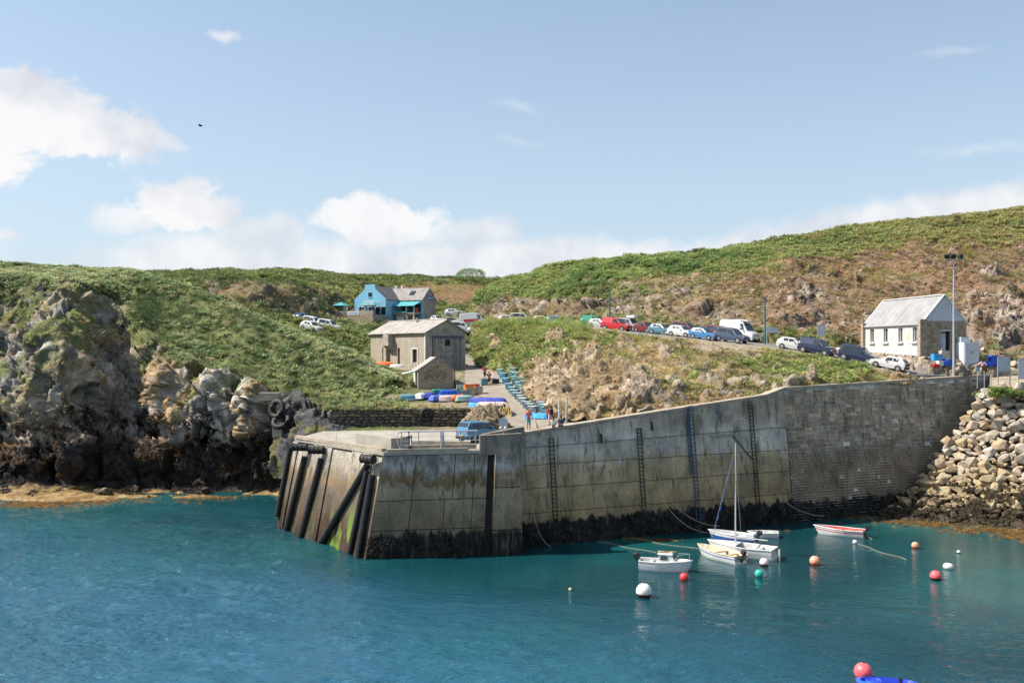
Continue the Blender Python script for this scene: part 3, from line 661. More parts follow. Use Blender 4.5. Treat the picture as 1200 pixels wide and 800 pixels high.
# ------------------------------------------------------------------ mesh builder
class MB:
    def __init__(s): s.v = []; s.f = []; s.m = []; s.mats = []
    def mi(s, mat):
        if mat is None: return 0
        if mat not in s.mats: s.mats.append(mat)
        return s.mats.index(mat)
    def add(s, vs, fs, mat=None):
        o = len(s.v); k = s.mi(mat)
        s.v += [tuple(v) for v in vs]; s.f += [tuple(i + o for i in f) for f in fs]; s.m += [k] * len(fs); return s
    def box(s, c, d, mat=None, rz=0, M=None):
        x, y, z = d[0] / 2, d[1] / 2, d[2] / 2
        vs = [Vector((sx * x, sy * y, sz * z)) for sx in (-1, 1) for sy in (-1, 1) for sz in (-1, 1)]
        m = M or Matrix.Rotation(rz, 3, 'Z'); vs = [m @ v + Vector(c) for v in vs]
        return s.add(vs, [(0, 1, 3, 2), (4, 6, 7, 5), (0, 4, 5, 1), (2, 3, 7, 6), (0, 2, 6, 4), (1, 5, 7, 3)], mat)
    def span(s, x0, x1, y0, y1, z0, z1, mat=None):
        return s.box(((x0 + x1) / 2, (y0 + y1) / 2, (z0 + z1) / 2), (abs(x1 - x0), abs(y1 - y0), abs(z1 - z0)), mat)
    def tube(s, pts, r, mat=None, n=6, closed=False, cap=True):
        pts = [Vector(p) for p in pts]; rs = r if isinstance(r, (list, tuple)) else [r] * len(pts)
        vs = []; m = len(pts)
        for i, p in enumerate(pts):
            a = pts[(i - 1) % m] if (i or closed) else p; b = pts[(i + 1) % m] if (i < m - 1 or closed) else p
            t = (b - a).normalized(); ref = Vector((0, 0, 1)) if abs(t.z) < .9 else Vector((1, 0, 0))
            u = t.cross(ref).normalized(); w = t.cross(u)
            vs += [p + (u * math.cos(k * 2 * math.pi / n) + w * math.sin(k * 2 * math.pi / n)) * rs[i] for k in range(n)]
        fs = []
        for i in range(m if closed else m - 1):
            j = (i + 1) % m
            fs += [(i * n + k, i * n + (k + 1) % n, j * n + (k + 1) % n, j * n + k) for k in range(n)]
        if cap and not closed: fs += [tuple(range(n))[::-1], tuple((m - 1) * n + k for k in range(n))]
        return s.add(vs, fs, mat)
    def prism(s, poly, a, b, mat=None, axis='z'):
        """polygon extruded along an axis from a to b"""
        f = {'z': lambda p, h: (p[0], p[1], h), 'y': lambda p, h: (p[0], h, p[1]), 'x': lambda p, h: (h, p[0], p[1])}[axis]
        n = len(poly); vs = [f(p, a) for p in poly] + [f(p, b) for p in poly]
        fs = [tuple(range(n))[::-1], tuple(range(n, 2 * n))] + [(i, (i + 1) % n, n + (i + 1) % n, n + i) for i in range(n)]
        return s.add(vs, fs, mat)
    def hull(s, bot, top, mat=None):
        n = len(bot); vs = list(bot) + list(top)
        return s.add(vs, [tuple(range(n))[::-1], tuple(range(n, 2 * n))] + [(i, (i + 1) % n, n + (i + 1) % n, n + i) for i in range(n)], mat)
    def sphere(s, c, r, mat=None, n=12, m=8, sq=(1, 1, 1)):
        vs = [Vector((0, 0, 1))] + [Vector((math.sin(math.pi * j / m) * math.cos(2 * math.pi * i / n), math.sin(math.pi * j / m) * math.sin(2 * math.pi * i / n), math.cos(math.pi * j / m))) for j in range(1, m) for i in range(n)] + [Vector((0, 0, -1))]
        fs = [(0, 1 + i, 1 + (i + 1) % n) for i in range(n)]
        for j in range(m - 2): fs += [(1 + j * n + i, 1 + (j + 1) * n + i, 1 + (j + 1) * n + (i + 1) % n, 1 + j * n + (i + 1) % n) for i in range(n)]
        L = len(vs) - 1; fs += [(L, 1 + (m - 2) * n + (i + 1) % n, 1 + (m - 2) * n + i) for i in range(n)]
        return s.add([Vector((v.x * sq[0], v.y * sq[1], v.z * sq[2])) * r + Vector(c) for v in vs], fs, mat)
    def mesh(s, name, fix=True, bevel=0, smooth=False):
        me = bpy.data.meshes.new(name); me.from_pydata(s.v, [], s.f)
        for m in s.mats: me.materials.append(m)
        if s.m: me.polygons.foreach_set('material_index', s.m)
        if fix or bevel:
            b = bmesh.new(); b.from_mesh(me)
            if fix: bmesh.ops.recalc_face_normals(b, faces=b.faces)
            if bevel: bmesh.ops.bevel(b, geom=b.edges[:], offset=bevel, segments=1, affect='EDGES', clamp_overlap=True)
            b.to_mesh(me); b.free()
        if smooth: me.polygons.foreach_set('use_smooth', [True] * len(me.polygons))
        me.update(); return me
    def build(s, name, parent=None, mat=None, **kw):
        if mat is not None and not s.mats: s.mats = [mat]
        o = bpy.data.objects.new(name, s.mesh(name, **kw)); COL.objects.link(o)
        if parent is not None: o.parent = parent
        return o
def obj(name, me, parent=None, loc=(0, 0, 0), rot=(0, 0, 0), scale=(1, 1, 1)):
    o = bpy.data.objects.new(name, me); COL.objects.link(o)
    o.location = loc; o.rotation_euler = rot; o.scale = scale
    if parent is not None: o.parent = parent
    return o
def copy_tree(o, parent=None):
    c = o.copy(); COL.objects.link(c)
    if parent is not None: c.parent = parent
    for ch in list(o.children): copy_tree(ch, c)
    return c

# ------------------------------------------------------------------ concrete and stone of the quays
def mat_quay(name, kind):
    """concrete / brick with the tide marks of the harbour: black weed at the foot, tan band, grey top with rust"""
    m = bpy.data.materials.new(name); m.use_nodes = True; nt = m.node_tree; b = nt.nodes['Principled BSDF']
    b.inputs['Roughness'].default_value = .9; b.inputs['Specular IOR Level'].default_value = .2
    g = N(nt, 'ShaderNodeNewGeometry'); pos = g.outputs['Position']; s = N(nt, 'ShaderNodeSeparateXYZ'); nt.links.new(pos, s.inputs[0])
    mp = N(nt, 'ShaderNodeMapping'); nt.links.new(pos, mp.inputs[0]); mp.inputs['Scale'].default_value = (1, 1, .22)
    streak = NOISE(nt, mp.outputs[0], 1.3, 6, .65); mott = NOISE(nt, pos, .55, 5, .6); fine = NOISE(nt, pos, 7.0, 5, .7)
    zz = MATH(nt, 'ADD', s.outputs[2], MATH(nt, 'MULTIPLY', MATH(nt, 'SUBTRACT', streak, .5), 3.2))
    zs = MATH(nt, 'DIVIDE', zz, 14.0)
    if kind == 'wall':
        st = [(0, (.016, .015, .014)), (.135, (.020, .019, .017)), (.15, (.32, .225, .12)), (.30, (.40, .29, .165)), (.48, (.46, .35, .22)), (.55, (.56, .50, .42)), (.64, (.52, .47, .40)), (.72, (.40, .34, .27)), (1, (.37, .29, .215))]
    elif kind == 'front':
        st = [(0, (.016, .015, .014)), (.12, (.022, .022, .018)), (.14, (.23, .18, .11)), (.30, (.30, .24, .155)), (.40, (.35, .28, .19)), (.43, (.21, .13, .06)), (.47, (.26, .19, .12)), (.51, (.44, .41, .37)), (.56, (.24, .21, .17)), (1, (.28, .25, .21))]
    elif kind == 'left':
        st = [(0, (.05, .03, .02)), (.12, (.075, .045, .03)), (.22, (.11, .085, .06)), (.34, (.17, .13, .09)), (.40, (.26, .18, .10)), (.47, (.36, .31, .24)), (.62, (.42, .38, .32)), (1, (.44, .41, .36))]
    else:
        st = [(0, (.016, .015, .014)), (.12, (.02, .019, .017)), (.14, (.31, .21, .13)), (.38, (.42, .295, .185)), (.46, (.36, .265, .185)), (.6, (.48, .37, .265)), (1, (.55, .415, .29))]
    c = RAMP(nt, zs, st)
    c = MIX(nt, 1.0, c, RAMP(nt, mott, [(.32, .66), (.68, 1.25)]), 'MULTIPLY')
    c = MIX(nt, 1.0, c, RAMP(nt, fine, [(.3, .68), (.55, 1.0), (.75, 1.3)]), 'MULTIPLY')
    # rusty lichen and damp runs
    rust = MATH(nt, 'MULTIPLY', RAMP(nt, NOISE(nt, mp.outputs[0], .8, 4, .6), [(.56, 0), (.68, 1)]), RAMP(nt, MATH(nt, 'DIVIDE', s.outputs[2], 14.0), [(.5, 0), (.66, .55)]))
    c = MIX(nt, rust, c, (.26, .15, .055))
    lime = MATH(nt, 'MULTIPLY', RAMP(nt, NOISE(nt, pos, .9, 5, .7), [(.52, 0), (.66, .7)]), RAMP(nt, MATH(nt, 'DIVIDE', s.outputs[2], 14.0), [(.40, 0), (.48, 1), (.56, 1), (.64, 0)]))
    c = MIX(nt, lime, c, (.52, .50, .47))
    run = RAMP(nt, NOISE(nt, mp.outputs[0], 2.2, 4, .6), [(.54, 0), (.66, .75)])
    c = MIX(nt, run, c, (.10, .09, .08))
    if kind == 'left':
        alg = MATH(nt, 'MULTIPLY', RAMP(nt, NOISE(nt, mp.outputs[0], .55, 3, .5, 0), [(.50, 0), (.56, 1)]), RAMP(nt, MATH(nt, 'DIVIDE', s.outputs[2], 14.0), [(.0, 1), (.16, .8), (.30, 0)]))
        near = RAMP(nt, MATH(nt, 'DIVIDE', MATH(nt, 'SUBTRACT', 84.0, s.outputs[1]), 10.0), [(.2, .15), (.45, 1)])
        c = MIX(nt, MATH(nt, 'MULTIPLY', alg, near), c, (.13, .22, .03))
    ov = N(nt, 'ShaderNodeObjectInfo')
    c = MIX(nt, 1.0, c, RAMP(nt, ov.outputs['Random'], [(0, .86), (1, 1.1)]) if kind != 'brick' else RAMP(nt, ov.outputs['Random'], [(0, .65), (1, 1.2)]), 'MULTIPLY')
    nt.links.new(c, b.inputs['Base Color'])
    bp = N(nt, 'ShaderNodeBump'); bp.inputs['Strength'].default_value = .8; bp.inputs['Distance'].default_value = .06
    nt.links.new(MATH(nt, 'ADD', fine, MATH(nt, 'MULTIPLY', streak, .8)), bp.inputs['Height']); nt.links.new(bp.outputs[0], b.inputs['Normal'])
    return m
M_WALL = mat_quay('harbour_concrete', 'wall'); M_FRONT = mat_quay('quay_concrete', 'front'); M_LEFT = mat_quay('quay_concrete_weathered', 'left')
M_BRICK = mat_quay('quay_masonry', 'brick')
M_DARK = mat_simple('dark_joint', (.03, .027, .024), .95)
M_MORTAR = mat_simple('mortar', (.60, .56, .50), .95, noise=.5, nscale=.5)
M_COPE = mat_simple('coping_concrete', (.37, .31, .235), .9, noise=.2, nscale=1.2, bump=.4)
M_DECK = mat_simple('deck_concrete', (.34, .31, .26), .92, noise=.16, nscale=.6, bump=.3)
M_IRON = mat_simple('blackened_iron', (.02, .019, .02), .7)
M_BLUEP = mat_simple('blue_painted_iron', (.035, .075, .14), .6, noise=.3)
M_GALV = mat_simple('galvanised_steel', (.45, .46, .48), .45, metal=.3)
M_RUBBER = mat_simple('black_rubber', (.018, .018, .02), .65, noise=.4)
M_ROPE = mat_simple('rope', (.38, .33, .22), .9)
M_ASPH = mat_simple('asphalt', (.19, .175, .155), .95, noise=.12, nscale=.8, bump=.3)
M_LANE = mat_simple('worn_concrete_lane', (.27, .23, .18), .95, noise=.14, nscale=.7, bump=.4)

# ---- main harbour wall: straight, battered, local frame x along, y into the land, z up
P0 = Vector((0.9, 79.0, 0)); ux, uy = .917, .3985; WL, WB = 57.8, 28.6
wrz = math.atan2(uy, ux)
def wtop(t):
    ks = [(0, 9.5), (14, 11.0), (26.6, 12.3), (28.8, 12.95), (54.8, 13.84), (60, 14)]
    for (a, za), (b, zb) in zip(ks, ks[1:]):
        if t <= b: return za + (zb - za) * max(0, (t - a)) / (b - a)
    return ks[-1][1]
BAT = .125
def wall_pt(t, z, out=0.0):
    y = BAT * z - out
    return Vector((P0.x + ux * t - uy * y, P0.y + uy * t + ux * y, z))
hw = empty('harbour_wall', (P0.x, P0.y, 0), wrz, 'long battered harbour wall, concrete panels on the left and masonry courses on the right, black weed at its foot', 'harbour wall')
# core
n = 28; core = MB(); ts = [WL * i / n for i in range(n + 1)]
ts = sorted(set(ts + [26.6, 28.8]))
for a, b in zip(ts, ts[1:]):
    za, zb = wtop(a) - .25, wtop(b) - .25
    core.add([(a, -.25 + .10, -2), (b, -.15, -2), (b, BAT * zb + .10, zb), (a, BAT * za + .10, za), (a, 3.0, -2), (b, 3.0, -2), (b, BAT * zb + 1.0, zb), (a, BAT * za + 1.0, za)],
             [(0, 1, 2, 3), (4, 7, 6, 5), (3, 2, 6, 7), (0, 3, 7, 4), (1, 5, 6, 2)], M_DARK if b <= 28.8 else M_MORTAR)
core.build('wall_core', hw)
cp = MB()
for a, b in zip(ts, ts[1:]):
    za, zb = wtop(a), wtop(b); ya, yb = BAT * za, BAT * zb
    cp.add([(a, ya - .06, za - .25), (b, yb - .06, zb - .25), (b, yb - .06, zb), (a, ya - .06, za), (a, ya + 1.0, za - .25), (b, yb + 1.0, zb - .25), (b, yb + 1.0, zb), (a, ya + 1.0, za)],
           [(0, 1, 2, 3), (4, 7, 6, 5), (3, 2, 6, 7), (0, 4, 5, 1), (0, 3, 7, 4), (1, 5, 6, 2)], M_COPE)
cp.build('coping', hw)
rng = random.Random(11)
def slab(t0, t1, z0a, z0b, z1a, z1b, dep, gap=.013, mat=M_WALL, name='concrete_panel'):
    t0 += gap; t1 -= gap; z0a += gap * 2; z0b += gap * 2; z1a -= gap * 2; z1b -= gap * 2
    m = MB(); nx = max(1, int((t1 - t0) / 1.2)); vs = []
    y = lambda z: BAT * z - dep
    m.add([(t0, y(z0a), z0a), (t1, y(z0b), z0b), (t1, y(z1b), z1b), (t0, y(z1a), z1a),
           (t0, y(z0a) + .3, z0a), (t1, y(z0b) + .3, z0b), (t1, y(z1b) + .3, z1b), (t0, y(z1a) + .3, z1a)],
          [(0, 1, 2, 3), (3, 2, 6, 7), (0, 4, 5, 1), (0, 3, 7, 4), (1, 5, 6, 2)], mat)
    return m.build(name, hw)
hs = [lambda t: -1.5, lambda t: 2.75, lambda t: 4.8 + .004 * t, lambda t: 6.75 + .006 * t, lambda t: 8.25 + .03 * t, lambda t: wtop(t) - .25]
for r_ in range(5):
    t = 0.0
    while t < WB - .1:
        L = rng.uniform(4.2, 7.2) if r_ < 3 else (rng.uniform(6.5, 9.5) if r_ == 3 else rng.uniform(3.5, 5.5))
        t2 = t + L if t + L < WB - 2.5 else WB
        if r_ == 4 and t < 26.6 < t2: t2 = 26.6
        slab(t, t2, hs[r_](t), hs[r_](t2), hs[r_+1](t), hs[r_+1](t2), [.0, .02, .03, .02, .12][r_] + rng.uniform(0, .02)); t = t2
# masonry: courses of blocks proud of pale mortar; the lower third is smaller rubble
def block_v(t0, t1, z0, z1, dep):
    y = lambda z: BAT * z - dep + .06
    return [(t0, y(z0), z0), (t1, y(z0), z0), (t1, y(z1), z1), (t0, y(z1), z1), (t0, y(z0) + .12, z0), (t1, y(z0) + .12, z0), (t1, y(z1) + .12, z1), (t0, y(z1) + .12, z1)]
BF = [(0, 1, 2, 3), (3, 2, 6, 7), (0, 4, 5, 1), (0, 3, 7, 4), (1, 5, 6, 2)]
blocks = []; z = -1.0
while z < 13.6:
    h = (.40 if z > 6.5 else .27) * rng.uniform(.88, 1.12); t = WB + rng.uniform(0, .3)
    while t < WL - .05:
        L = (rng.uniform(.6, 1.15) if z > 6.5 else rng.uniform(.25, .6)); t2 = min(t + L, WL)
        if z + h < wtop(t) - .27 and rng.random() > .01:
            blocks.append((t + .028, t2 - .028, z + .036, z + h - .036, rng.uniform(.02, .06) + (rng.uniform(0, .05) if z < 6.5 else 0)))
        t = t2
    z += h
big_ = sorted(range(len(blocks)), key=lambda i: -(blocks[i][1] - blocks[i][0]) * (blocks[i][3] - blocks[i][2]) if blocks[i][2] > 6.5 else 0)[:300]
bs = set(big_); rest = MB()
for i, bl in enumerate(blocks):
    if i in bs:
        MB().add(block_v(*bl), BF, M_BRICK).build('masonry_block', hw, fix=False)
    else: rest.add(block_v(*bl), BF, M_BRICK)
o = rest.build('masonry_courses', hw, fix=False); o['kind'] = 'stuff'
# end pier of plain masonry where the wall meets the boulders, crack and fittings
def wladder(t, z0, z1, mat, lab=None, w=.42, fromtop=0):
    l = empty('ladder', (0, 0, 0)); l.parent = hw; tag(l, lab)
    m = MB()
    y = lambda z: BAT * z - .24
    for s_ in (-w / 2, w / 2): m.tube([(t + s_, y(z0), z0), (t + s_, y(z1), z1)], .045, mat, 5)
    m.build('rail', l)
    zz = z0 + .2; k = MB().tube([(-w / 2, 0, 0), (w / 2, 0, 0)], .035, mat, 4).mesh('rung')
    while zz < z1: obj('rung', k, l, (t, y(zz), zz)); zz += .34
wladder(3.1, .6, 9.0, M_IRON); wladder(11.9, 1.8, 9.6, M_IRON); wladder(17.6, 1.0, 11.4, M_BLUEP, 'blue painted ladder'); wladder(24.4, .6, 11.7, M_IRON)
wladder(17.15, 5.2, 11.4, M_BLUEP, 'narrow blue ladder', .2)
for t, z in ((20.6, 10.6), (13.3, 9.3), (8.0, 8.4)):
    MB().tube([wall := (t, BAT * z - .25, z), (t, BAT * (z + .8) - .25, z + .8)], .09, M_BLUEP if t > 20 else M_IRON, 6).build('mooring_ring', hw)
MB().span(19.6, 22.2, BAT * 8.6 - .3, BAT * 8.6, 8.55, 8.7, M_COPE).build('ledge', hw)
MB().tube([(22.2, BAT * 8.5 - .12, 8.5), (24.2, BAT * 6 - .12, 6.2)], .05, M_IRON, 5).build('pipe', hw)
# ragged black weed along the foot of the wall
def strip_wrack(pf, t0, t1, z0, z1, per_m2, seed, out=(0, -1, 0)):
    rng = np.random.default_rng(seed); n = int((t1 - t0) * (z1 - z0) * per_m2)
    T = rng.uniform(t0, t1, n); Z = z0 + (z1 - z0) * rng.random(n) ** 1.0
    lim = z1 * (.62 + .5 * fbm(np.stack([T * .5, T * 0, T * 0], 1), 3, seed)); k = Z < lim; T, Z = T[k], Z[k]
    rows = []
    for t, z in zip(T, Z):
        p = pf(t, z); rows.append((p.x, p.y, p.z, out[0] + rng.normal() * .25, out[1] + rng.normal() * .25, .1 + rng.normal() * .3, rng.uniform(.35, .75), *(np.array((.016, .015, .013)) * rng.uniform(.6, 2.2))))
    PLANTS['wrack'].append(np.array(rows))
strip_wrack(lambda t, z: wall_pt(t, z, .08), 0, WL, -.1, 2.15, 5.5, 81, (uy, -ux, 0))

# ---- the quay head
qh = empty('quay_head', (-10.3, 75.2, 0), 0, 'square concrete quay head with black fender piles on its sunlit left side', 'quay')
o_ = Vector((-10.3, 75.2, 0)); L_ = lambda *p: Vector(p) - o_
A0, B0, C0 = Vector((-11.6, 74.4, -.0)), Vector((.75, 76.75, 0)), Vector((-21.8, 87.2, 0))
At, Bt, Ct = Vector((-10.3, 75.15, 8.4)), Vector((.75, 77.4, 8.4)), Vector((-20.2, 87.3, 8.4))
def ext(a0, at, z): return a0 + (at - a0) * (z / 8.4)
Et, E0 = Vector((-19.0, 95.0, 8.4)), Vector((-20.5, 95, 0)); Dt, D0 = Vector((.75, 84, 8.4)), Vector((.75, 84, 0)); Ft = Vector((-3.0, 97.0, 8.4)); F0 = Vector((-3.0, 97.0, 0))
bot = [ext(a, b, -2) for a, b in ((A0, At), (B0, Bt), (D0, Dt), (F0, Ft), (E0, Et), (C0, Ct))]; top = [p.copy() for p in (At, Bt, Dt, Ft, Et, Ct)]
for p in top: p.z = 8.15
ins = .12
cen = Vector((-9, 85, 0))
shr = lambda p: p + (Vector((cen.x, cen.y, p.z)) - p).normalized() * ins
MB().hull([shr(p) - o_ for p in bot], [shr(p) - o_ for p in top], M_DARK).build('quay_core', qh)
MB().hull([p - o_ for p in top], [Vector((p.x, p.y, 8.40)) - o_ for p in top], M_DECK).build('deck', qh)
def face_panel(a0, at, b0, bt, s0, s1, z0, z1, proud, mat, name='concrete_panel', g=.03, nrm=None):
    def q(s, z): return ext(a0, at, z) * (1 - s) + ext(b0, bt, z) * s
    L = (b0 - a0).length; gs = g / L
    c = [q(s0 + gs, z0 + g), q(s1 - gs, z0 + g), q(s1 - gs, z1 - g), q(s0 + gs, z1 - g)]
    nn = (c[1] - c[0]).cross(c[3] - c[0]).normalized()
    if nn.y > 0: nn = -nn
    vs = [p + nn * proud - o_ for p in c] + [p - nn * .3 - o_ for p in c]
    return MB().add(vs, [(0, 1, 2, 3), (3, 2, 6, 7), (0, 4, 5, 1), (0, 3, 7, 4), (1, 5, 6, 2)], mat).build(name, qh)
rng = random.Random(5)
# front face panels, with the ladder slot near the right end
for (z0, z1, cuts) in ((-1.5, 2.2, (0, .40, .66)), (2.2, 4.55, (0, .245, .47, .66)), (4.55, 8.13, (0, .24, .52, .66))):
    cs = list(cuts) + [.755]
    for a, b in zip(cs, cs[1:]): face_panel(A0, At, B0, Bt, a, b, z0, z1, rng.uniform(0, .05), M_FRONT)
for z0, z1 in ((-1.5, 2.0), (2.0, 5.4), (5.4, 8.13)): face_panel(A0, At, B0, Bt, .80, 1.0, z0, z1, .55 + rng.uniform(0, .03), M_FRONT)
face_panel(A0, At, B0, Bt, .755, .80, -1.5, 8.13, -.35, M_DARK, 'ladder_slot')
l = empty('ladder'); l.parent = qh
m = MB(); k = MB()
def fq(s, z, out): p = ext(A0, At, z) * (1 - s) + ext(B0, Bt, z) * s; return p + Vector((.19, -.98, 0)) * out - o_
for s in (.764, .792): m.tube([fq(s, .3, -.15), fq(s, 8.2, -.15)], .03, M_IRON, 5)
for i in range(24): MB().tube([fq(.764, .5 + i * .32, -.15), fq(.792, .5 + i * .32, -.15)], .03, M_IRON, 4).build('rung', l)
m.build('rail', l)
# left face: buttress-like panels between the fender piles
for i, (a, b) in enumerate(((0, .09), (.09, .30), (.30, .52), (.52, .74), (.74, .93), (.93, 1.0))):
    face_panel(A0, At, C0, Ct, a, b, -1.5, 8.13 if i % 2 else 8.0, .0 + .12 * (i % 2), M_LEFT, g=.02)
def left_pt(s, z, out=0.30):
    p = ext(A0, At, z) * (1 - s) + ext(C0, Ct, z) * s; return p + Vector((-.78, -.62, 0)).normalized() * out - o_
for s0, z0, s1, z1, r in ((1.0, 7.6, 1.0, 1.2, .22), (.80, 7.0, .86, .1, .25), (.60, 7.1, .68, -.6, .27), (.10, 7.4, .44, .2, .28), (.10, 6.8, .14, -1, .23), (.045, 6.6, .05, -1, .26)):
    p = [left_pt(s0 + (s1 - s0) * i / 8, z0 + (z1 - z0) * i / 8) for i in range(9)]
    MB().tube(p, r, M_RUBBER, 10).build('fender_pile', qh, smooth=False)
for s in (.06, .62, .82):
    c = left_pt(s, 7.85, .75); f_ = empty('fender_roller', c); f_.parent = qh
    d = Vector((.78, -.62, 0)) if s < .5 else Vector((.98, -.1, 0))
    MB().tube([d * -.55, d * .55], .34, M_RUBBER, 14).build('roller_drum', f_)
    m = MB()
    for e in (-.62, -.2, .2, .62): m.tube([d * (e - .04), d * (e + .04)], .38, M_IRON, 14)
    m.build('roller_rings', f_)
strip_wrack(lambda t, z: ext(A0, At, z) * (1 - t) + ext(B0, Bt, z) * t + Vector((.19, -.98, 0)) * .1, 0, 1, -.1, 1.9, 62, 82, (.19, -.98, 0))
# curb along the edges of the deck and the raised block at the corner
m = MB()
def curb(a, b, w, h, mat=M_COPE, z=8.40, mm=None):
    mm = mm or m; a = Vector((a[0], a[1], z)) - o_; b = Vector((b[0], b[1], z)) - o_; d = b - a; mm.box((a + b) / 2 + Vector((0, 0, h / 2)), (d.length, w, h), mat, math.atan2(d.y, d.x))
curb((-10.1, 75.5), (-3.6, 76.75), .45, .22); curb((-10.3, 75.7), (-20.0, 87.3), .5, .28); m.build('curb', qh)
m = MB(); curb((-9.6, 76.2), (-13.2, 80.6), .5, 1.05, M_DECK, mm=m); curb((-9.55, 76.6), (-8.7, 78.6), .35, 1.0, M_DECK, mm=m); m.build('corner_parapet', qh)
m = MB(); curb((-8.6, 81.2), (-3.6, 80.8), .4, .35, M_COPE, mm=m); m.build('inner_curb', qh)
# parapet wing on the right, rising to meet the wall
z_ = 8.40; m = MB()
m.add([p - o_ for p in (Vector((-2.6, 76.55, 8.05)), Vector((.80, 77.2, 8.05)), Vector((.80, 77.2, 9.75)), Vector((-2.6, 76.55, 9.62)),
      Vector((-2.7, 77.3, 8.05)), Vector((.70, 77.9, 8.05)), Vector((.70, 77.9, 9.75)), Vector((-2.7, 77.3, 9.62)))], [(0, 1, 2, 3), (4, 7, 6, 5), (3, 2, 6, 7), (0, 3, 7, 4), (1, 5, 6, 2), (0, 4, 5, 1)], M_FRONT)
m.build('parapet', qh)
m = MB()
m.add([p - o_ for p in (Vector((-2.4, 77.9, 8.4)), Vector((1.05, 79.2, 7.2)), Vector((1.05, 80.2, 10.05)), Vector((-2.4, 77.9, 9.6)),
      Vector((-2.6, 78.4, 8.4)), Vector((.7, 81.2, 7.2)), Vector((.7, 80.9, 10.05)), Vector((-2.6, 78.4, 9.6)))], [(0, 1, 2, 3), (4, 7, 6, 5), (3, 2, 6, 7), (0, 3, 7, 4), (1, 5, 6, 2), (0, 4, 5, 1)], M_FRONT)
m.build('ramp_parapet', qh)
# ramp from the deck up to the lane
rp = [((-3.4, 88.0, 8.42), (-2.6, 78.5, 8.42)), ((-1.6, 88.0, 8.9), (-1.2, 79.5, 8.9)), ((.5, 88.5, 9.75), (.6, 81.0, 9.5)), ((2.2, 90, 10.1), (2.2, 82.2, 9.72))]
m = MB(); vs = [p for pr in rp for p in pr]
m.add([Vector(p) - o_ for p in vs], [(2 * i, 2 * i + 1, 2 * i + 3, 2 * i + 2) for i in range(3)], M_LANE); m.build('ramp', qh)
# railing: gangway gate of galvanised tube
rl = empty('railing', Vector((-9.3, 75.9, 8.42)) - o_); rl.parent = qh
dx = Vector((.981, .19, 0))
def rpt(s, h, b=0): return dx * s + Vector((-.19, .98, 0)) * b + Vector((0, 0, h))
for s0, bb in ((.0, 0), (.35, .5)):
    m = MB(); m.tube([rpt(s0 + .35, .0, bb), rpt(s0 + .05, .6, bb), rpt(s0, 1.25, bb), rpt(s0 + .12, 1.5, bb), rpt(s0 + .35, 1.55, bb), rpt(6.6, 1.55, bb)], .045, M_GALV, 6); m.build('top_rail', rl)
for s in (.35, 1.75, 3.55, 3.8, 5.2, 6.45): MB().tube([rpt(s, 0), rpt(s, 1.55)], .04, M_GALV, 6).build('post', rl)
for h in (.45, .8, 1.15): MB().tube([rpt(.2, h), rpt(6.6, h)], .018, M_GALV, 4).build('wire', rl)
MB().box(rpt(3.6, .22, .6), (6.0, .12, .38), M_COPE, math.atan2(.19, .981)).build('kick_board', rl)
m = MB(); m.tube([rpt(3.55, .1, -.05), rpt(3.7, .9, -.05), rpt(3.6, 1.5, -.05)], .09, M_GALV, 6); m.build('hinge_post', rl)
m = MB(); m.tube([rpt(.95, 1.6, -.1), rpt(.98, .4, -.15), rpt(.9, -.9, -.25)], .05, M_BLUEP, 5); m.tube([rpt(1.15, 1.3, -.1), rpt(1.2, -.2, -.2), rpt(1.25, -1.0, -.25)], .04, M_BLUEP, 5); m.box(rpt(1.05, .05, -.25), (.28, .2, .75), M_BLUEP); m.box(rpt(1.0, 1.15, -.1), (.4, .16, .14), M_BLUEP)
t_ = empty('mooring_bracket', Vector((-9.3, 75.9, 8.42))); tag(t_, 'blue iron bracket with chains hanging from the quay railing', 'bracket'); m.build('bracket_frame', t_)
# thin rail and hoop near the back corner
m = MB(); h0 = Vector((-16.2, 82.8, 8.4)) - o_
m.tube([h0, h0 + Vector((-.2, .5, 1.15)), h0 + Vector((.55, .6, 1.15)), h0 + Vector((.75, .0, .0))], .035, M_GALV, 5); m.build('grab_hoop', qh)

# ---- roads and lane
def ribbon(name, near, far, n, mat, lift=.03, keys=None, label=None, edge=None):
    """strip between two lines of (x,y,z) laid over the ground"""
    A = catmull(np.array(near, float), [n] * (len(near) - 1)); B = catmull(np.array(far, float), [n] * (len(far) - 1))
    k = 7; G = np.stack([A * (1 - j / (k - 1)) + B * (j / (k - 1)) for j in range(k)], 1)
    if keys:
        for i in range(G.shape[0]):
            for j in range(k): G[i, j, 2] = ground_z(G[i, j, 0], G[i, j, 1], keys, G[i, j, 2])
    G[:, :, 2] += lift
    if edge:
        lo = G[:, :1].copy(); lo[:, :, 2] -= 1.2; hi = G[:, -1:].copy(); hi[:, :, 2] -= 1.2; G = np.concatenate([lo, G, hi], 1)
    o = grid_mesh(name, G, None, mat, 'structure'); keep_bvh(name, G); return o
near = [(585,158,21.0),(615,151,20.6),(655,141,20.1),(690,133,19.6),(740,127,18.9),(800,121,18.2),(865,116.5,17.4),(930,111,16.5),(1000,104.5,15.2),(1050,100.6,14.1),(1100,102.0,13.8),(1165,105.0,13.95),(1290,104.5,13.8)]
far_ = [(570,176,21.8),(605,166,21.4),(650,156,20.8),(690,146,20.2),(740,139,19.5),(800,133,18.8),(865,129,18.0),(930,122,17.1),(1000,115,16.0),(1050,109,15.1),(1100,107.5,14.7),(1165,109,14.7),(1290,109,14.6)]
ribbon('road', [WZ(*p) for p in near], [WZ(*p) for p in far_], 8, M_ASPH, edge=True)
lr = [(584,123,13.9),(600,112,12.3),(610,104,11.5),(621,97,10.85),(636,91,10.2),(652,87,9.9),(668,84.6,9.8)]
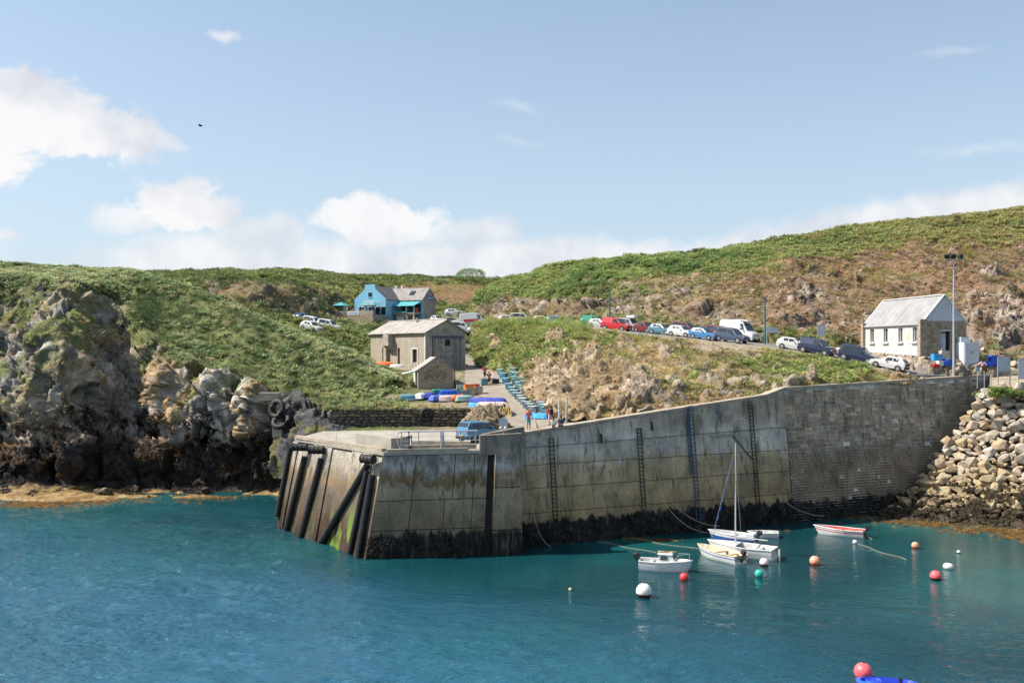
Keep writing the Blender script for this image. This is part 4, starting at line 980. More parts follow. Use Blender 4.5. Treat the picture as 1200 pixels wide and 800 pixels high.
ll = [(545,123,13.9),(546,113,12.3),(560,107,11.6),(585,99,10.85),(592,91,10.2),(600,85,9.75),(612,81.5,9.55)]
lr = [(549,160,16.6),(556,144,15.2),(566,134,14.5),(577,128,14.3)] + lr; ll = [(538,160,16.6),(541,144,15.2),(545,134,14.5),(545,128,14.2)] + ll
ribbon('lane', [WZ(*p) for p in lr], [WZ(*p) for p in ll], 10, M_LANE, .07, ['apron', 'valley'])
# walkway behind the wall
wk0 = [wall_pt(t, wtop(t), -1.0) - Vector((0, 0, .35)) for t in (0, 9, 18, 26, 29, 40, 54.8)]; wk1 = [p + Vector((-uy, ux, 0)) * 3.5 for p in wk0]
ribbon('walkway', wk0, wk1, 6, M_LANE, .0)
# terrace in front of the white building and shelf of rubble under it
tr0 = [(985,113,15.9),(1030,106,15.2),(1080,101.7,14.9),(1140,101.0,14.75),(1200,102.0,14.6),(1290,102,14.5)]
# ------- stony low bank under the white building
Cs = []
for px, D0_, z0, D1, z1 in ((975,115.6,15.95,117.5,16.6),(1010,112.5,15.6,116.5,16.35),(1045,107,15.0,110.5,16.05),(1080,103.2,14.6,104.8,15.85),(1115,102.6,14.35,104.4,15.5),(1150,103.4,14.3,105.0,15.2),(1200,104.5,14.3,106,15.0),(1290,105,14.2,106.5,15.0)):
    Cs.append([tuple(WZ(px, D0_ - .5, z0 - 1.8)), tuple(WZ(px, D0_, z0)), tuple(WZ(px, D1, z1)), tuple(WZ(px, D1 + 1.5, z1 + .12)), tuple(WZ(px, D1 + 8, z1 + .35))])
g = catmull(np.array(Cs), [20] * (len(Cs) - 1)); g = catmull(g.transpose(1, 0, 2), [2, 12, 8, 12]).transpose(1, 0, 2)
P = g.reshape(-1, 3); vv = np.broadcast_to(vparam([2, 12, 8, 12])[None, :], g.shape[:2]).reshape(-1)
d, crack, tone = rock_disp(P, ((.9, 1.0), (.4, 1.0)), None, 505)
P[:, 1] -= d * (1 - sstep(vv, 2.0, 2.2)) * 1.3; P[:, 2] += d * .5 * (1 - sstep(vv, 2.0, 2.2))
c = lerp((.24, .19, .14), (.42, .35, .26), sstep(tone, -.3, .5)); c = lerp(c, (.27, .24, .20), sstep(vv, 2.0, 2.3)) * (.4 + .6 * crack)[:, None]
Gt = P.reshape(g.shape); grid_mesh('stony_bank', Gt, c, M_TERR); keep_bvh('terrace', Gt)
scatter(Gt, np.where(vv > 3.3, 1.0, 0).reshape(g.shape[:2]) * np.where(proj(P)[0] > 1150, 1, 0).reshape(g.shape[:2]), 'tuft', 1.5, .4, .9, lambda P: lerp((.1, .12, .04), (.2, .17, .08), fbm(P, 3, 9)), 55)
# ---- car park surface to the right, out past the frame
Gp = np.array([[WZ(px, D, z) for D, z in ((98.0, 10.5), (98.6, 12.75), (100.5, 13.1), (104.5, 13.9), (108, 14.5))] for px in (1160, 1190, 1230, 1300, 1420)], float)
Gp = catmull(Gp, [4] * 4); grid_mesh('car_park', Gp + np.array([0, 0, -.04]), np.broadcast_to(np.array((.38, .32, .23)), Gp.shape).copy(), M_TERR); keep_bvh('car_park', Gp)

# ---- little cove floor between the quay head and the retaining wall, rocks on its left
Gc = np.array([[WZ(px, D, z) for D, z in ((88, 7.2), (95.0, 8.15), (98, 8.3), (101, 8.5))] for px in (362, 400, 440, 500, 560, 600)], float)
Gc = catmull(catmull(Gc, [12] * 5).transpose(1, 0, 2), [6, 10, 10]).transpose(1, 0, 2); P = Gc.reshape(-1, 3); P[:, 2] += (fbm(P, 3, 8) - .5) * .5
px, py = proj(P); c = lerp((.05, .045, .04), (.16, .20, .05), blob(px, py, 440, 507, 45, 5) + blob(px, py, 475, 508, 30, 4)); c = lerp(c, (.3, .24, .15), blob(px, py, 540, 500, 45, 6))
Gc = P.reshape(Gc.shape); grid_mesh('cove_floor', Gc, c, M_TERR); keep_bvh('cove', Gc)
scatter(Gc, (blob(px, py, 445, 507, 40, 5)).reshape(Gc.shape[:2]), 'tuft', 5, .3, .5, lambda P: np.broadcast_to(np.array((.13, .17, .04)), P.shape), 58)

def rock_loft(name, cols, su, sv, seed, colf, amp=1.0, scales=((2.4, 1.0), (1.0, 1.0), (.45, .8)), MS=None):
    g = loft(cols, su, sv); P = g.reshape(-1, 3).copy(); Nn = grid_normals(g).reshape(-1, 3)
    if Nn[:, 1].mean() > 0: Nn = -Nn
    d, crack, tone = rock_disp(P, scales, MS, seed); P = P + Nn * (d * amp)[:, None]
    c = colf(P, tone, *proj(P)) * (.4 + .6 * crack)[:, None]; g = P.reshape(g.shape); grid_mesh(name, g, c, M_TERR); keep_bvh(name, g); return g
# sloping slabs left of the retaining wall
def slabcol(P, tone, px, py):
    t = fbm(P / 1.2, 4, 610); c = lerp((.045, .045, .05), (.10, .10, .10), sstep(t + tone * .3 + blob(px, py, 400, 490, 35, 12) * .15, .42, .62)); return lerp(c, (.13, .12, .05), sstep(fbm(P / 2.0, 3, 611), .52, .64) * (1 - sstep(px, 372, 390)))
rock_loft('shore_rocks', [
 [(322,560,104),(322,515,105),(324,490,107.5),(326,470,109.5),(328,462,112)],
 [(345,560,98),(345,518,100),(347,496,103),(344,474,107),(342,462,111)],
 [(368,545,95.5),(368,512,96),(366,500,99.5),(358,478,105),(352,462,110)],
 [(392,545,95.8),(392,507,97),(390,500,99.5),(384,487,103),(376,473,108)],
 [(412,545,96.5),(412,506,98),(410,502,100),(404,490,102.5),(398,478,106)],
], 22, [14, 20, 24, 10], 601, slabcol, 1.0, MS=[[.8, 0, .5], [0, 1, 0], [-.5, 0, .4]])
def outcol(P, tone, px, py):
    t = fbm(P / .9, 4, 620); return lerp(lerp((.12, .095, .07), (.36, .29, .19), sstep(t + tone * .3, .35, .65)), (.42, .30, .12), blob(px, py, 603, 482, 14, 12) * .8)
rock_loft('rock_outcrop', [
 [(541,506,95),(542,502,96),(546,494,97),(552,485,98.5),(556,478,100.5)],
 [(556,508,91),(556,502,92),(558,490,93.5),(560,478,96),(563,474,98.5)],
 [(574,508,90),(574,502,90.5),(574,488,91.5),(577,478,94),(581,473,97)],
 [(592,508,88.5),(592,502,88.8),(591,490,89.5),(589,481,92),(588,474,95.5)],
 [(606,508,86),(606,503,86.3),(606,496,87),(601,486,89),(597,478,93)],
], 18, [6, 16, 16, 8], 621, outcol, 1.1)

# ---- the small retaining wall: individual stones
rt = empty('retaining_wall', (-18.8, 100.2, 8.0), 0, 'low dark stone retaining wall under the scrub, a tyre hung on its face', 'wall')
MB().span(-.6, 15.2, .12, .9, -.6, 2.35, mat_simple('dark_mortar', (.07, .06, .05), .95)).build('wall_core', rt)
M_DSTONE = mat_simple('dark_stone', (.13, .115, .095), .9, noise=.5, nscale=1.2, bump=.6, bscale=8)  # darker stone for most of the wall face
M_DSTONE2 = mat_simple('weathered_stone', (.24, .20, .15), .9, noise=.4, nscale=1.5, bump=.6, bscale=8)
sm = []
for k in range(6):
    b_ = bmesh.new()
    for i in range(18):
        p = Vector((random.uniform(-1, 1), random.uniform(-1, 1), random.uniform(-1, 1)))
        mx = max(abs(c) for c in p); p = p / mx * random.uniform(.86, 1.0) * .5; b_.verts.new(p)
    bmesh.ops.convex_hull(b_, input=b_.verts[:]); me = bpy.data.meshes.new('stone'); b_.to_mesh(me); b_.free(); me.materials.append(M_DSTONE); sm.append(me)
sm2 = []
for me in sm: m2 = me.copy(); m2.materials.clear(); m2.materials.append(M_DSTONE2); sm2.append(m2)
rng = random.Random(3); z = -.1; cnt = 0
while z < 2.2:
    h = rng.uniform(.26, .36); x = -.4
    while x < 15.0:
        L = rng.uniform(.45, .95); me = rng.choice(sm2 if z > 1.9 or rng.random() < .12 else sm)
        obj('stone', me, rt, (x + L / 2, .08 + rng.uniform(-.03, .05), z + h / 2), (0, 0, 0), (L * 1.02, .5, h * 1.02)); x += L; cnt += 1
    z += h
m = MB(); m.span(-.5, 15.1, -.08, .7, 2.28, 2.42, M_DSTONE2); m.build('coping', rt)
def tyre(loc, rot, r, name_label, w=.28):
    t = empty('tyre', loc, 0, name_label, 'tyre'); t.rotation_euler = rot
    m = MB(); m.tube([(math.cos(a) * r, 0, math.sin(a) * r) for a in [i * math.pi / 12 for i in range(24)]], w * r / .7, M_RUBBER, 10, closed=True); m.build('tread', t, smooth=True); return t
tyre((-9.1, 99.75, 9.75), (0, 0, 0), .55, 'black tyre hung flat on the dark stone retaining wall')
p = W(324.5, 479, 104.5); tyre(p, (R(-12), R(10), R(-28)), .85, 'large black tyre hung on the cliff, the upper one of the pair', .25)
p = W(329.5, 493, 103.8); tyre(p, (R(-42), R(0), R(-15)), .85, 'large black tyre hung on the cliff, the lower one of the pair', .25)
MB().box(W(316, 464.5, 106), (2.2, 1.2, .9), M_COPE).build('concrete_block'); tag(bpy.data.objects['concrete_block'], 'grey concrete block set in the rock just above the two tyres', 'block')
tag(MB().box(W(326, 503, 104.3), (1.1, 1.0, 1.6), M_COPE).build('concrete_footing'), 'grey concrete footing on the rock just below the two tyres', 'footing')

# ---- boulder revetment on the right
cols = [
 [(1030,607,92.6),(1032,603,93.4),(1036,600,94.2),(1040,597,94.8),(1044,594,95.3)],
 [(1060,614,91.2),(1062,606,92.4),(1064,598,93.6),(1066,590,94.6),(1068,580,95.6)],
 [(1085,618,90.0),(1087,608,91.6),(1089,585,93.6),(1090,562,95.2),(1092,545,96.4)],
 [(1110,620,89.2),(1112,610,90.8),(1114,575,93.6),(1116,540,95.8),(1118,510,97.3)],
 [(1140,625,87.8),(1141,614,89.6),(1142,565,93.0),(1144,510,96.4),(1148,466,98.9)],
 [(1170,628,86.6),(1170,617,88.4),(1172,560,92.2),(1174,500,96.0),(1176,452,98.9)],
 [(1210,632,85.2),(1210,621,87.0),(1212,565,90.8),(1214,505,95.0),(1216,454,98.6)],
 [(1260,640,83.0),(1260,628,85.0),(1262,570,89.4),(1264,508,94.2),(1266,456,98.2)],
 [(1330,650,80.6),(1330,638,82.6),(1332,576,87.8),(1334,512,93.2),(1336,458,97.8)],
]
Gv_ = loft(cols, 14, [4, 20, 22, 20]); P = Gv_.reshape(-1, 3).copy(); Nn = grid_normals(Gv_).reshape(-1, 3)
if Nn[:, 1].mean() > 0: Nn = -Nn
P -= Nn * .35
grid_mesh('revetment_bed', P.reshape(Gv_.shape), np.broadcast_to(np.array((.07, .06, .05)), P.shape).copy(), M_TERR)
keep_bvh('revet', Gv_)
def mat_boulder():
    m = bpy.data.materials.new('boulder_granite'); m.use_nodes = True; nt = m.node_tree; b = nt.nodes['Principled BSDF']; b.inputs['Roughness'].default_value = .9; b.inputs['Specular IOR Level'].default_value = .2
    g = N(nt, 'ShaderNodeNewGeometry'); s = N(nt, 'ShaderNodeSeparateXYZ'); nt.links.new(g.outputs['Position'], s.inputs[0]); ov = N(nt, 'ShaderNodeObjectInfo')
    n = NOISE(nt, g.outputs['Position'], 1.4, 5, .65); f = NOISE(nt, g.outputs['Position'], 6, 4, .65); big = NOISE(nt, g.outputs['Position'], .35, 3, .5)
    base = RAMP(nt, ov.outputs['Random'], [(0, (.34, .29, .22)), (.25, (.48, .42, .33)), (.5, (.40, .34, .27)), (.7, (.44, .32, .19)), (.85, (.50, .46, .40)), (1, (.36, .23, .13))])
    zz = MATH(nt, 'ADD', s.outputs[2], MATH(nt, 'ADD', MATH(nt, 'MULTIPLY', MATH(nt, 'SUBTRACT', big, .5), 5), MATH(nt, 'MULTIPLY', MATH(nt, 'SUBTRACT', ov.outputs['Random'], .5), 1.6)))
    tanf = RAMP(nt, MATH(nt, 'DIVIDE', zz, 10.0), [(.36, .9), (.58, 0)])
    c = MIX(nt, tanf, base, MIX(nt, ov.outputs['Random'], (.30, .22, .12), (.40, .31, .18)))
    c = MIX(nt, 1.0, c, RAMP(nt, n, [(.3, .7), (.7, 1.15)]), 'MULTIPLY'); c = MIX(nt, 1.0, c, RAMP(nt, f, [(.3, .7), (.6, 1.1)]), 'MULTIPLY')
    wrk = RAMP(nt, MATH(nt, 'DIVIDE', MATH(nt, 'ADD', zz, MATH(nt, 'MULTIPLY', MATH(nt, 'SUBTRACT', n, .5), 4)), 10.0), [(.13, .97), (.24, 0)])
    c = MIX(nt, wrk, c, RAMP(nt, f, [(.35, (.022, .019, .016)), (.7, (.09, .065, .04))]))
    nt.links.new(c, b.inputs['Base Color'])
    bp = N(nt, 'ShaderNodeBump'); bp.inputs['Strength'].default_value = .7; bp.inputs['Distance'].default_value = .08; nt.links.new(MATH(nt, 'ADD', f, n), bp.inputs['Height']); nt.links.new(bp.outputs[0], b.inputs['Normal'])
    return m
M_BOULD = mat_boulder()
bm_ = []
rr = random.Random(21)
for k in range(9):
    b_ = bmesh.new()
    for i in range(16):
        p = Vector((rr.gauss(0, 1), rr.gauss(0, 1), rr.gauss(0, 1))).normalized()
        p = Vector([math.copysign(abs(c) ** .66, c) for c in p]); b_.verts.new(p * rr.uniform(.8, 1.05) * .5)
    bmesh.ops.convex_hull(b_, input=b_.verts[:]); bmesh.ops.bevel(b_, geom=b_.edges[:], offset=.03, segments=1, affect='EDGES', clamp_overlap=True)
    me = bpy.data.meshes.new('boulder'); b_.to_mesh(me); b_.free(); me.materials.append(M_BOULD); bm_.append(me)
rv = empty('boulder_slope', (50, 92, 0), 0, 'steep slope of heaped granite boulders, pale on top, black with weed at the foot', 'boulder slope')
# dart throwing over the slope
g = Gv_; rngn = np.random.default_rng(17); placed = []
cands = []
for it in range(9000):
    i = rngn.uniform(0, g.shape[0] - 1.001); j = rngn.uniform(1.5, g.shape[1] - 1.001); i0, j0 = int(i), int(j); fu, fv = i - i0, j - j0
    p = g[i0, j0] * (1 - fu) * (1 - fv) + g[i0+1, j0] * fu * (1 - fv) + g[i0, j0+1] * (1 - fu) * fv + g[i0+1, j0+1] * fu * fv
    sz = (rngn.uniform(.9, 1.8) if it < 700 else rngn.uniform(.7, 1.35) if it < 3000 else rngn.uniform(.45, 1.0)) * (1.0 if p[2] > 3 else .85)
    ok = True
    for q, s2 in placed:
        if abs(q[0] - p[0]) < 2.2 and ((q - p) ** 2).sum() < ((sz + s2) * .315) ** 2: ok = False; break
    if ok: placed.append((p, sz))
vis = [(p, s_) for p, s_ in placed]
def showpx(p): return 600 + F * p[0] / p[1]
inview = sorted([x for x in vis if showpx(x[0]) < 1215], key=lambda x: -x[1]); other = [x for x in vis if showpx(x[0]) >= 1215]
restb = MB()
def place_boulder(p, sz, single):
    me = rr.choice(bm_); rot = (rr.uniform(-.5, .5), rr.uniform(-.5, .5), rr.uniform(0, 6.28)); sc = (sz * rr.uniform(1.05, 1.5), sz * rr.uniform(.85, 1.15), sz * rr.uniform(.6, .9))
    if single: obj('boulder', me, rv, Vector(p) - Vector((50, 92, 0)), rot, sc)
    else:
        from mathutils import Euler
        Mx = Matrix.LocRotScale(Vector(p) - Vector((50, 92, 0)), Euler(rot), Vector(sc))
        restb.add([Mx @ v.co for v in me.vertices], [tuple(f.vertices) for f in me.polygons], M_BOULD)
for i, (p, s_) in enumerate(inview): place_boulder(p, s_, i < 300)
for p, s_ in other: place_boulder(p, s_, False)
o = restb.build('small_boulders', rv, fix=False); o['kind'] = 'stuff'
# weed on the lower boulders and the ochre weed mats at the waterline
zz = Gv_[:, :, 2]; w_ = ((zz < 3.2) & (zz > .0)).astype(float) * (fbm(Gv_.reshape(-1, 3) / 2.0, 3, 91).reshape(zz.shape) > .47)
scatter(Gv_ - np.array([0, .35, 0]), w_, 'wrack', 3.0, .45, .95, lambda P: lerp((.016, .016, .014), (.05, .035, .018), fbm(P / 1.0, 3, 92)), 93, sink=-.3, up=.3)
def weedmat(pts, seed, dens=9):
    rng = np.random.default_rng(seed); rows = []
    for (px, py, rx, ry) in pts:
        for _ in range(int(rx * ry * dens * .12)):
            a, b = rng.normal() * .45, rng.normal() * .45; x, y = px + a * rx, py + b * ry
            D = CH * F / (y - HZ); p = W(x, y, D); cc = lerp((.05, .028, .010), (.19, .11, .035), rng.random() ** 1.5)
            rows.append((p.x, p.y, .0, rng.normal() * .1, rng.normal() * .1, 1, rng.uniform(.2, .5), *cc))
    PLANTS['wrack'].append(np.array(rows))
weedmat([(1060, 611, 50, 3), (1110, 614, 60, 4), (1160, 621, 60, 5), (1000, 606, 50, 2), (775, 633, 24, 1.6), (745, 631, 20, 1.2), (1195, 628, 30, 5), (880, 622, 50, 1.0)], 94)
weedmat([(60, 590, 90, 4), (150, 587, 80, 3.5), (250, 582, 80, 3), (30, 594, 50, 2)], 95, 12)
# loose rocks on the beach
for px, py, s_ in ((120, 577, 1.6), (60, 572, 1.9), (72, 574, 1.3), (52, 571, 1.2), (155, 573, 1.4), (96, 574, 1.1), (40, 576, .9), (240, 575, 1.2)):
    D = (CH - .4) * F / (py - HZ); p = W(px, py, D); o = obj('shore_rock', rr.choice(bm_), None, p, (0, 0, rr.uniform(0, 6)), (s_ * 1.4, s_, s_ * .8))
    tag(o, 'dark weed covered rock on the ochre beach, ' + {120: 'the one nearest the water', 60: 'the largest, against the cliff foot', 72: 'just right of the largest', 52: 'just left of the largest', 155: 'second from the right', 96: 'small, left of the one nearest the water', 40: 'the leftmost', 240: 'the rightmost, alone'}[px], 'rock', 'loose rocks on the beach')
# tuft on the boulders
for px, py, D, s_ in ((1172, 455, 97.5, 1.6), (1166, 460, 97, 1.2), (1180, 457, 97.5, 1.3), (1200, 460, 97, 1.4)):
    P_ = W(px, py, D)
    for k in range(14): PLANTS['fern'].append(np.array([[P_.x + random.gauss(0, .5), P_.y + random.gauss(0, .4), P_.z - .4, random.gauss(0, .3), random.gauss(0, .3), 1, random.uniform(.6, 1.0), .085, .115, .03]]))

# ================================================================== buildings
M_REND = mat_simple('aged_render', (.35, .30, .235), .92, noise=.14, nscale=1.1, bump=.4)
M_REND2 = mat_simple('grey_cement_render', (.34, .31, .27), .92, noise=.2, nscale=.9, bump=.4)
M_ROOFP = mat_simple('pale_fibre_cement_sheet', (.33, .30, .275), .85, noise=.18, nscale=.8, bump=.2)
M_WHITE = mat_simple('white_paint', (.60, .60, .59), .75, noise=.06, nscale=.9)
M_WHITEW = mat_simple('whitewash_weathered', (.52, .50, .475), .88, noise=.14, nscale=1.0, bump=.2)
M_TURQ = mat_simple('turquoise_paint', (.22, .47, .64), .7, noise=.06)
M_TEALC = mat_simple('teal_canvas', (.08, .34, .37), .8, noise=.12)
M_SLATE = mat_simple('slate', (.13, .12, .13), .8, noise=.25, nscale=2)
M_SLATEL = mat_simple('lichened_slate', (.27, .25, .235), .85, noise=.22, nscale=1.2)
M_METROOF = mat_simple('grey_metal_roof', (.29, .285, .285), .55, noise=.16, nscale=.6)
M_CLAD = mat_simple('white_cladding', (.55, .56, .60), .6, noise=.08)
M_STONE = mat_simple('brown_granite_wall', (.34, .27, .20), .92, noise=.32, nscale=3.5, bump=.8, bscale=6)
M_GLASS = mat_simple('dark_glass', (.02, .028, .035), .08, noise=.2, spec=.8)
M_DARKIN = mat_simple('dark_interior', (.02, .018, .016), .95)
M_WOODD = [mat_simple('grey_door_wood', (.22 + .05 * i, .21 + .045 * i, .205 + .04 * i), .9, noise=.25, nscale=2.5) for i in range(3)]
M_BEAM = mat_simple('blue_grey_beam', (.07, .10, .13), .8, noise=.3)
M_PLINTH = mat_simple('pale_blue_plinth', (.50, .53, .56), .85, noise=.2, nscale=1)
M_DOORB = mat_simple('blue_grey_door', (.33, .42, .55), .7)
M_BLUE = mat_simple('blue_plastic', (.02, .09, .50), .5, noise=.15)
M_BLUEL = mat_simple('light_blue_plastic', (.03, .30, .62), .5, noise=.15)
M_ORANGE = mat_simple('orange_plastic', (.75, .16, .03), .55, noise=.15)
M_RED = mat_simple('red_plastic', (.60, .035, .03), .5, noise=.15)
M_BROWN = mat_simple('brown_board', (.17, .09, .045), .8)
M_POLET = mat_simple('teal_painted_pole', (.02, .13, .20), .5)
M_SIGNG = mat_simple('sign_back_grey', (.48, .52, .56), .5, noise=.1)

def wall_boxes(m, axis, fixed, th, a0, a1, h0, h1, ops, mat):
    """wall in the plane axis=fixed (thickness th inwards), running a0..a1, h0..h1, with rectangular openings (b0,b1,k0,k1)"""
    xs = sorted({a0, a1, *[o[0] for o in ops], *[o[1] for o in ops]}); 
    for p, q in zip(xs, xs[1:]):
        spans = sorted([(o[2], o[3]) for o in ops if o[0] <= p + 1e-6 and o[1] >= q - 1e-6]); z = h0; segs = []
        for k0, k1 in spans:
            if k0 > z + 1e-4: segs.append((z, k0))
            z = k1
        if z < h1 - 1e-4: segs.append((z, h1))
        for z0, z1 in segs:
            if axis == 'x': m.span(fixed, fixed + th, p, q, z0, z1, mat)
            else: m.span(p, q, fixed, fixed + th, z0, z1, mat)
def window_part(parent, axis, fixed, o, depth, frame_mat, name='window', bars=1, sill=None, arch=False):
    w = empty(name); w.parent = parent; m = MB(); b0, b1, k0, k1 = o; s = 1 if depth > 0 else -1
    def sp(mm, a, b, z0, z1, d0, d1, mat):
        (mm.span(fixed + d0, fixed + d1, a, b, z0, z1, mat) if axis == 'x' else mm.span(a, b, fixed + d0, fixed + d1, z0, z1, mat))
    f = .09; d0, d1 = depth, depth + .06 * s
    sp(m, b0, b0 + f, k0, k1, d0, d1, frame_mat); sp(m, b1 - f, b1, k0, k1, d0, d1, frame_mat); sp(m, b0 + f, b1 - f, k0, k0 + f, d0, d1, frame_mat); sp(m, b0 + f, b1 - f, k1 - f, k1, d0, d1, frame_mat)
    for i in range(bars): c = b0 + (b1 - b0) * (i + 1) / (bars + 1); sp(m, c - .03, c + .03, k0 + f, k1 - f, d0, d1 - .01 * s, frame_mat)
    m.build('frame', w)
    g = MB(); sp(g, b0 + .01, b1 - .01, k0 + .01, k1 - .01, d0 + .07 * s, d0 + .09 * s, M_GLASS); g.build('pane', w)
    if sill: g = MB(); sp(g, b0 - .15, b1 + .15, k0 - .16, k0 - .003, -.22 * s, .1 * s, sill); g.build('sill', w)
    return w
def gable_prism(m, x0, x1, y0, y1, h, hr, mat, flat=None):
    xm = (x0 + x1) / 2; m.prism([(x0, h), (x1, h), (xm, hr)], y0, y1, mat, 'y')
def roof_planes(parent, x0, x1, y0, y1, h, hr, over, th, mat, name='roof_slope', npanel=1, trim=None):
    xm = (x0 + x1) / 2; k = (hr - h) / (xm - x0)
    for s in (-1, 1):
        xe = x0 - over if s < 0 else x1 + over; ze = h - over * k
        for i in range(npanel):
            a = y0 + (y1 - y0) * i / npanel + (.012 if i else 0); b = y0 + (y1 - y0) * (i + 1) / npanel - (.012 if i < npanel - 1 else 0); dz = .01 * (i % 2)
            MB().hull([(xe, a, ze + dz), (xe, b, ze + dz), (xm, b, hr + dz), (xm, a, hr + dz)], [(xe, a, ze + th + dz), (xe, b, ze + th + dz), (xm, b, hr + th + dz), (xm, a, hr + th + dz)], mat).build(name, parent)

# ---- grey boathouse with the big plank doors
sh = empty('boathouse', (-11.6, 126.0, 13.9), math.atan2(.61, .79), 'old grey rendered boathouse with pale roof and tall plank doors on its shaded gable', 'boathouse')
Wd, Ln, He, Hr = 6.5, 15.0, 5.15, 6.8
m = MB(); ops = [(2.1, 3.3, 1.0, 2.8), (6.7, 7.3, .5, 3.0), (10.8, 11.6, .5, 3.1)]
wall_boxes(m, 'x', 0, .35, 0.002, Ln, -1.5, He, ops, M_REND); m.build('side_wall', sh)
m = MB(); m.span(.36, Wd, Ln - .35, Ln - .002, -1.5, He, M_REND); m.span(Wd - .35, Wd, .36, Ln - .36, -1.5, He, M_REND); gable_prism(m, .02, Wd - .02, Ln - .3, Ln - .01, He, Hr - .02, M_REND); m.build('rear_wall', sh)
m = MB(); wall_boxes(m, 'y', -.003, .34, .004, Wd - .003, -1.5, He, [(1.05, 5.95, -1.5, 4.45)], M_REND2); gable_prism(m, .004, Wd - .004, -.003, .33, He, Hr - .02, M_REND2); m.build('gable_wall', sh)
MB().span(.36, Wd - .36, .8, 1.0, -1.5, He, M_DARKIN).build('inner_lining', sh)
roof_planes(sh, 0, Wd, -.4, Ln + .3, He, Hr, .38, .09, M_ROOFP, npanel=9)
MB().tube([(Wd / 2, -.4, Hr + .12), (Wd / 2, Ln + .3, Hr + .12)], .12, M_ROOFP, 6).build('ridge_cap', sh)
dr = empty('plank_door'); dr.parent = sh
x = 1.1
rng = random.Random(4)
while x < 5.85:
    w_ = rng.uniform(.26, .36); w_ = min(w_, 5.92 - x)
    MB().span(x + .025, x + w_ - .025, -.10 + rng.uniform(-.02, .02), -.03, -.6 + rng.uniform(0, .06), 4.3, rng.choice(M_WOODD)).build('plank', dr); x += w_
MB().span(.95, 6.05, -.22, -.11, 4.32, 4.62, M_BEAM).build('door_rail', dr)
MB().span(2.4, 4.9, -.15, -.125, 1.65, 1.85, M_WOODD[0]).build('cross_board', dr)
MB().span(3.1, 3.9, -.16, -.125, 3.3, 4.1, M_DARKIN).build('dark_patch', dr)
lw = empty('arched_window'); lw.parent = sh
arc = [(3.25 + .72 * math.cos(a), 5.15 + .62 * math.sin(a)) for a in [math.pi * i / 10 for i in range(11)]]; arci = [(3.25 + .5 * math.cos(a), 5.22 + .42 * math.sin(a)) for a in [math.pi * i / 10 for i in range(11)]]
MB().prism(arc[::-1], -.07, -.004, M_REND, 'y').build('surround', lw); MB().prism(arci[::-1], -.085, -.072, M_GLASS, 'y').build('pane', lw); MB().span(3.22, 3.28, -.10, -.086, 5.22, 5.64, M_WHITEW).build('glazing_bar', lw)
for o_w in ops: window_part(sh, 'x', 0, o_w, .2, M_BROWN, bars=1)
m = MB(); a, b, c0_, c1 = ops[0]
m.span(-.06, -.004, a - .22, a, c0_ - .4, c1 + .25, M_WHITEW); m.span(-.06, -.004, b, b + .22, c0_ - .4, c1 + .25, M_WHITEW); m.span(-.06, -.004, a, b, c1, c1 + .25, M_WHITEW); m.build('window_surround', sh)
MB().span(-.5, -.004, 9.7, 10.4, -1.2, 5.0, M_REND).build('buttress', sh)
m = MB(); m.hull([(-.25, 8.2, 2.7), (-.003, 8.2, 2.7), (-.003, 9.68, 2.7), (-.25, 9.68, 2.7)], [(-1.0, 8.2, 3.3), (-.003, 8.2, 3.3), (-.003, 9.68, 3.3), (-1.0, 9.68, 3.3)], M_REND2); m.span(-1.0, -.003, 8.2, 9.68, 3.303, 4.85, M_REND2); m.build('corbelled_flue', sh)
MB().span(-.05, -.004, .0, .35, -1.2, 5.1, M_WHITEW).build('corner_strip', sh)
MB().tube([(2.7, 6.5, 6.4), (2.7, 6.5, 7.25)], .16, M_REND2, 8).build('roof_vent', sh)
MB().box((6.8, -.2, 4.9), (.3, .25, .5), M_DARKIN).build('lamp', sh)
MB().span(5.4, 6.45, -.75, -.02, -.7, .75, M_STONE).build('corner_stone', sh)

# ---- small stone hut
ht = empty('stone_hut', (-11.2, 112.0, 11.75), R(14), 'small stone hut with worn gable and black drainpipe beside the lane', 'hut')
m = MB(); m.span(0, 4.3, 0, .3, -.6, 2.45, M_STONE); gable_prism(m, 0, 4.3, 0, .3, 2.453, 3.9, M_STONE); m.build('gable_wall', ht)
M_BRKP = mat_simple('exposed_brick', (.30, .23, .14), .92, noise=.5, nscale=4, bump=.8)
m = MB(); rng = random.Random(8)
for r_ in range(9):
    for c_ in range(9):
        x = .65 + c_ * .34 + (.17 if r_ % 2 else 0); z = 1.35 + r_ * .19; 
        if abs(x + .15 - 2.15) < 1.35 - max(0, (r_ - 4)) * .22 and rng.random() > .12: MB().span(x, x + .30, -.035 - rng.uniform(0, .02), -.003, z, z + .15, M_BRKP).build('brick', ht)
m = MB(); m.span(0, .3, .303, 4.0, -.6, 2.45, M_WHITEW); m.span(4.0, 4.3, .303, 4.0, -.6, 2.45, M_STONE); m.span(.3, 4.0, 3.7, 4.0, -.6, 2.45, M_STONE); gable_prism(m, 0, 4.3, 3.7, 4.0, 2.453, 3.9, M_STONE); m.build('side_walls', ht)
roof_planes(ht, 0, 4.3, -.12, 4.15, 2.47, 3.93, .18, .1, M_ROOFP)
MB().tube([(4.42, -.1, -.5), (4.42, -.1, 2.4)], .07, M_IRON, 6).build('drainpipe', ht)
MB().hull([(-1.6, .8, 1.95), (-.15, .6, 2.35), (-.15, 2.6, 2.35), (-1.6, 2.6, 1.95)], [(-1.6, .8, 2.02), (-.15, .6, 2.42), (-.15, 2.6, 2.42), (-1.6, 2.6, 2.02)], M_WHITE).build('lean_to_sheet', ht)
for y_ in (.85, 2.5): MB().tube([(-1.5, y_, -.4), (-1.5, y_, 1.96)], .05, M_BROWN, 5).build('lean_to_post', ht)

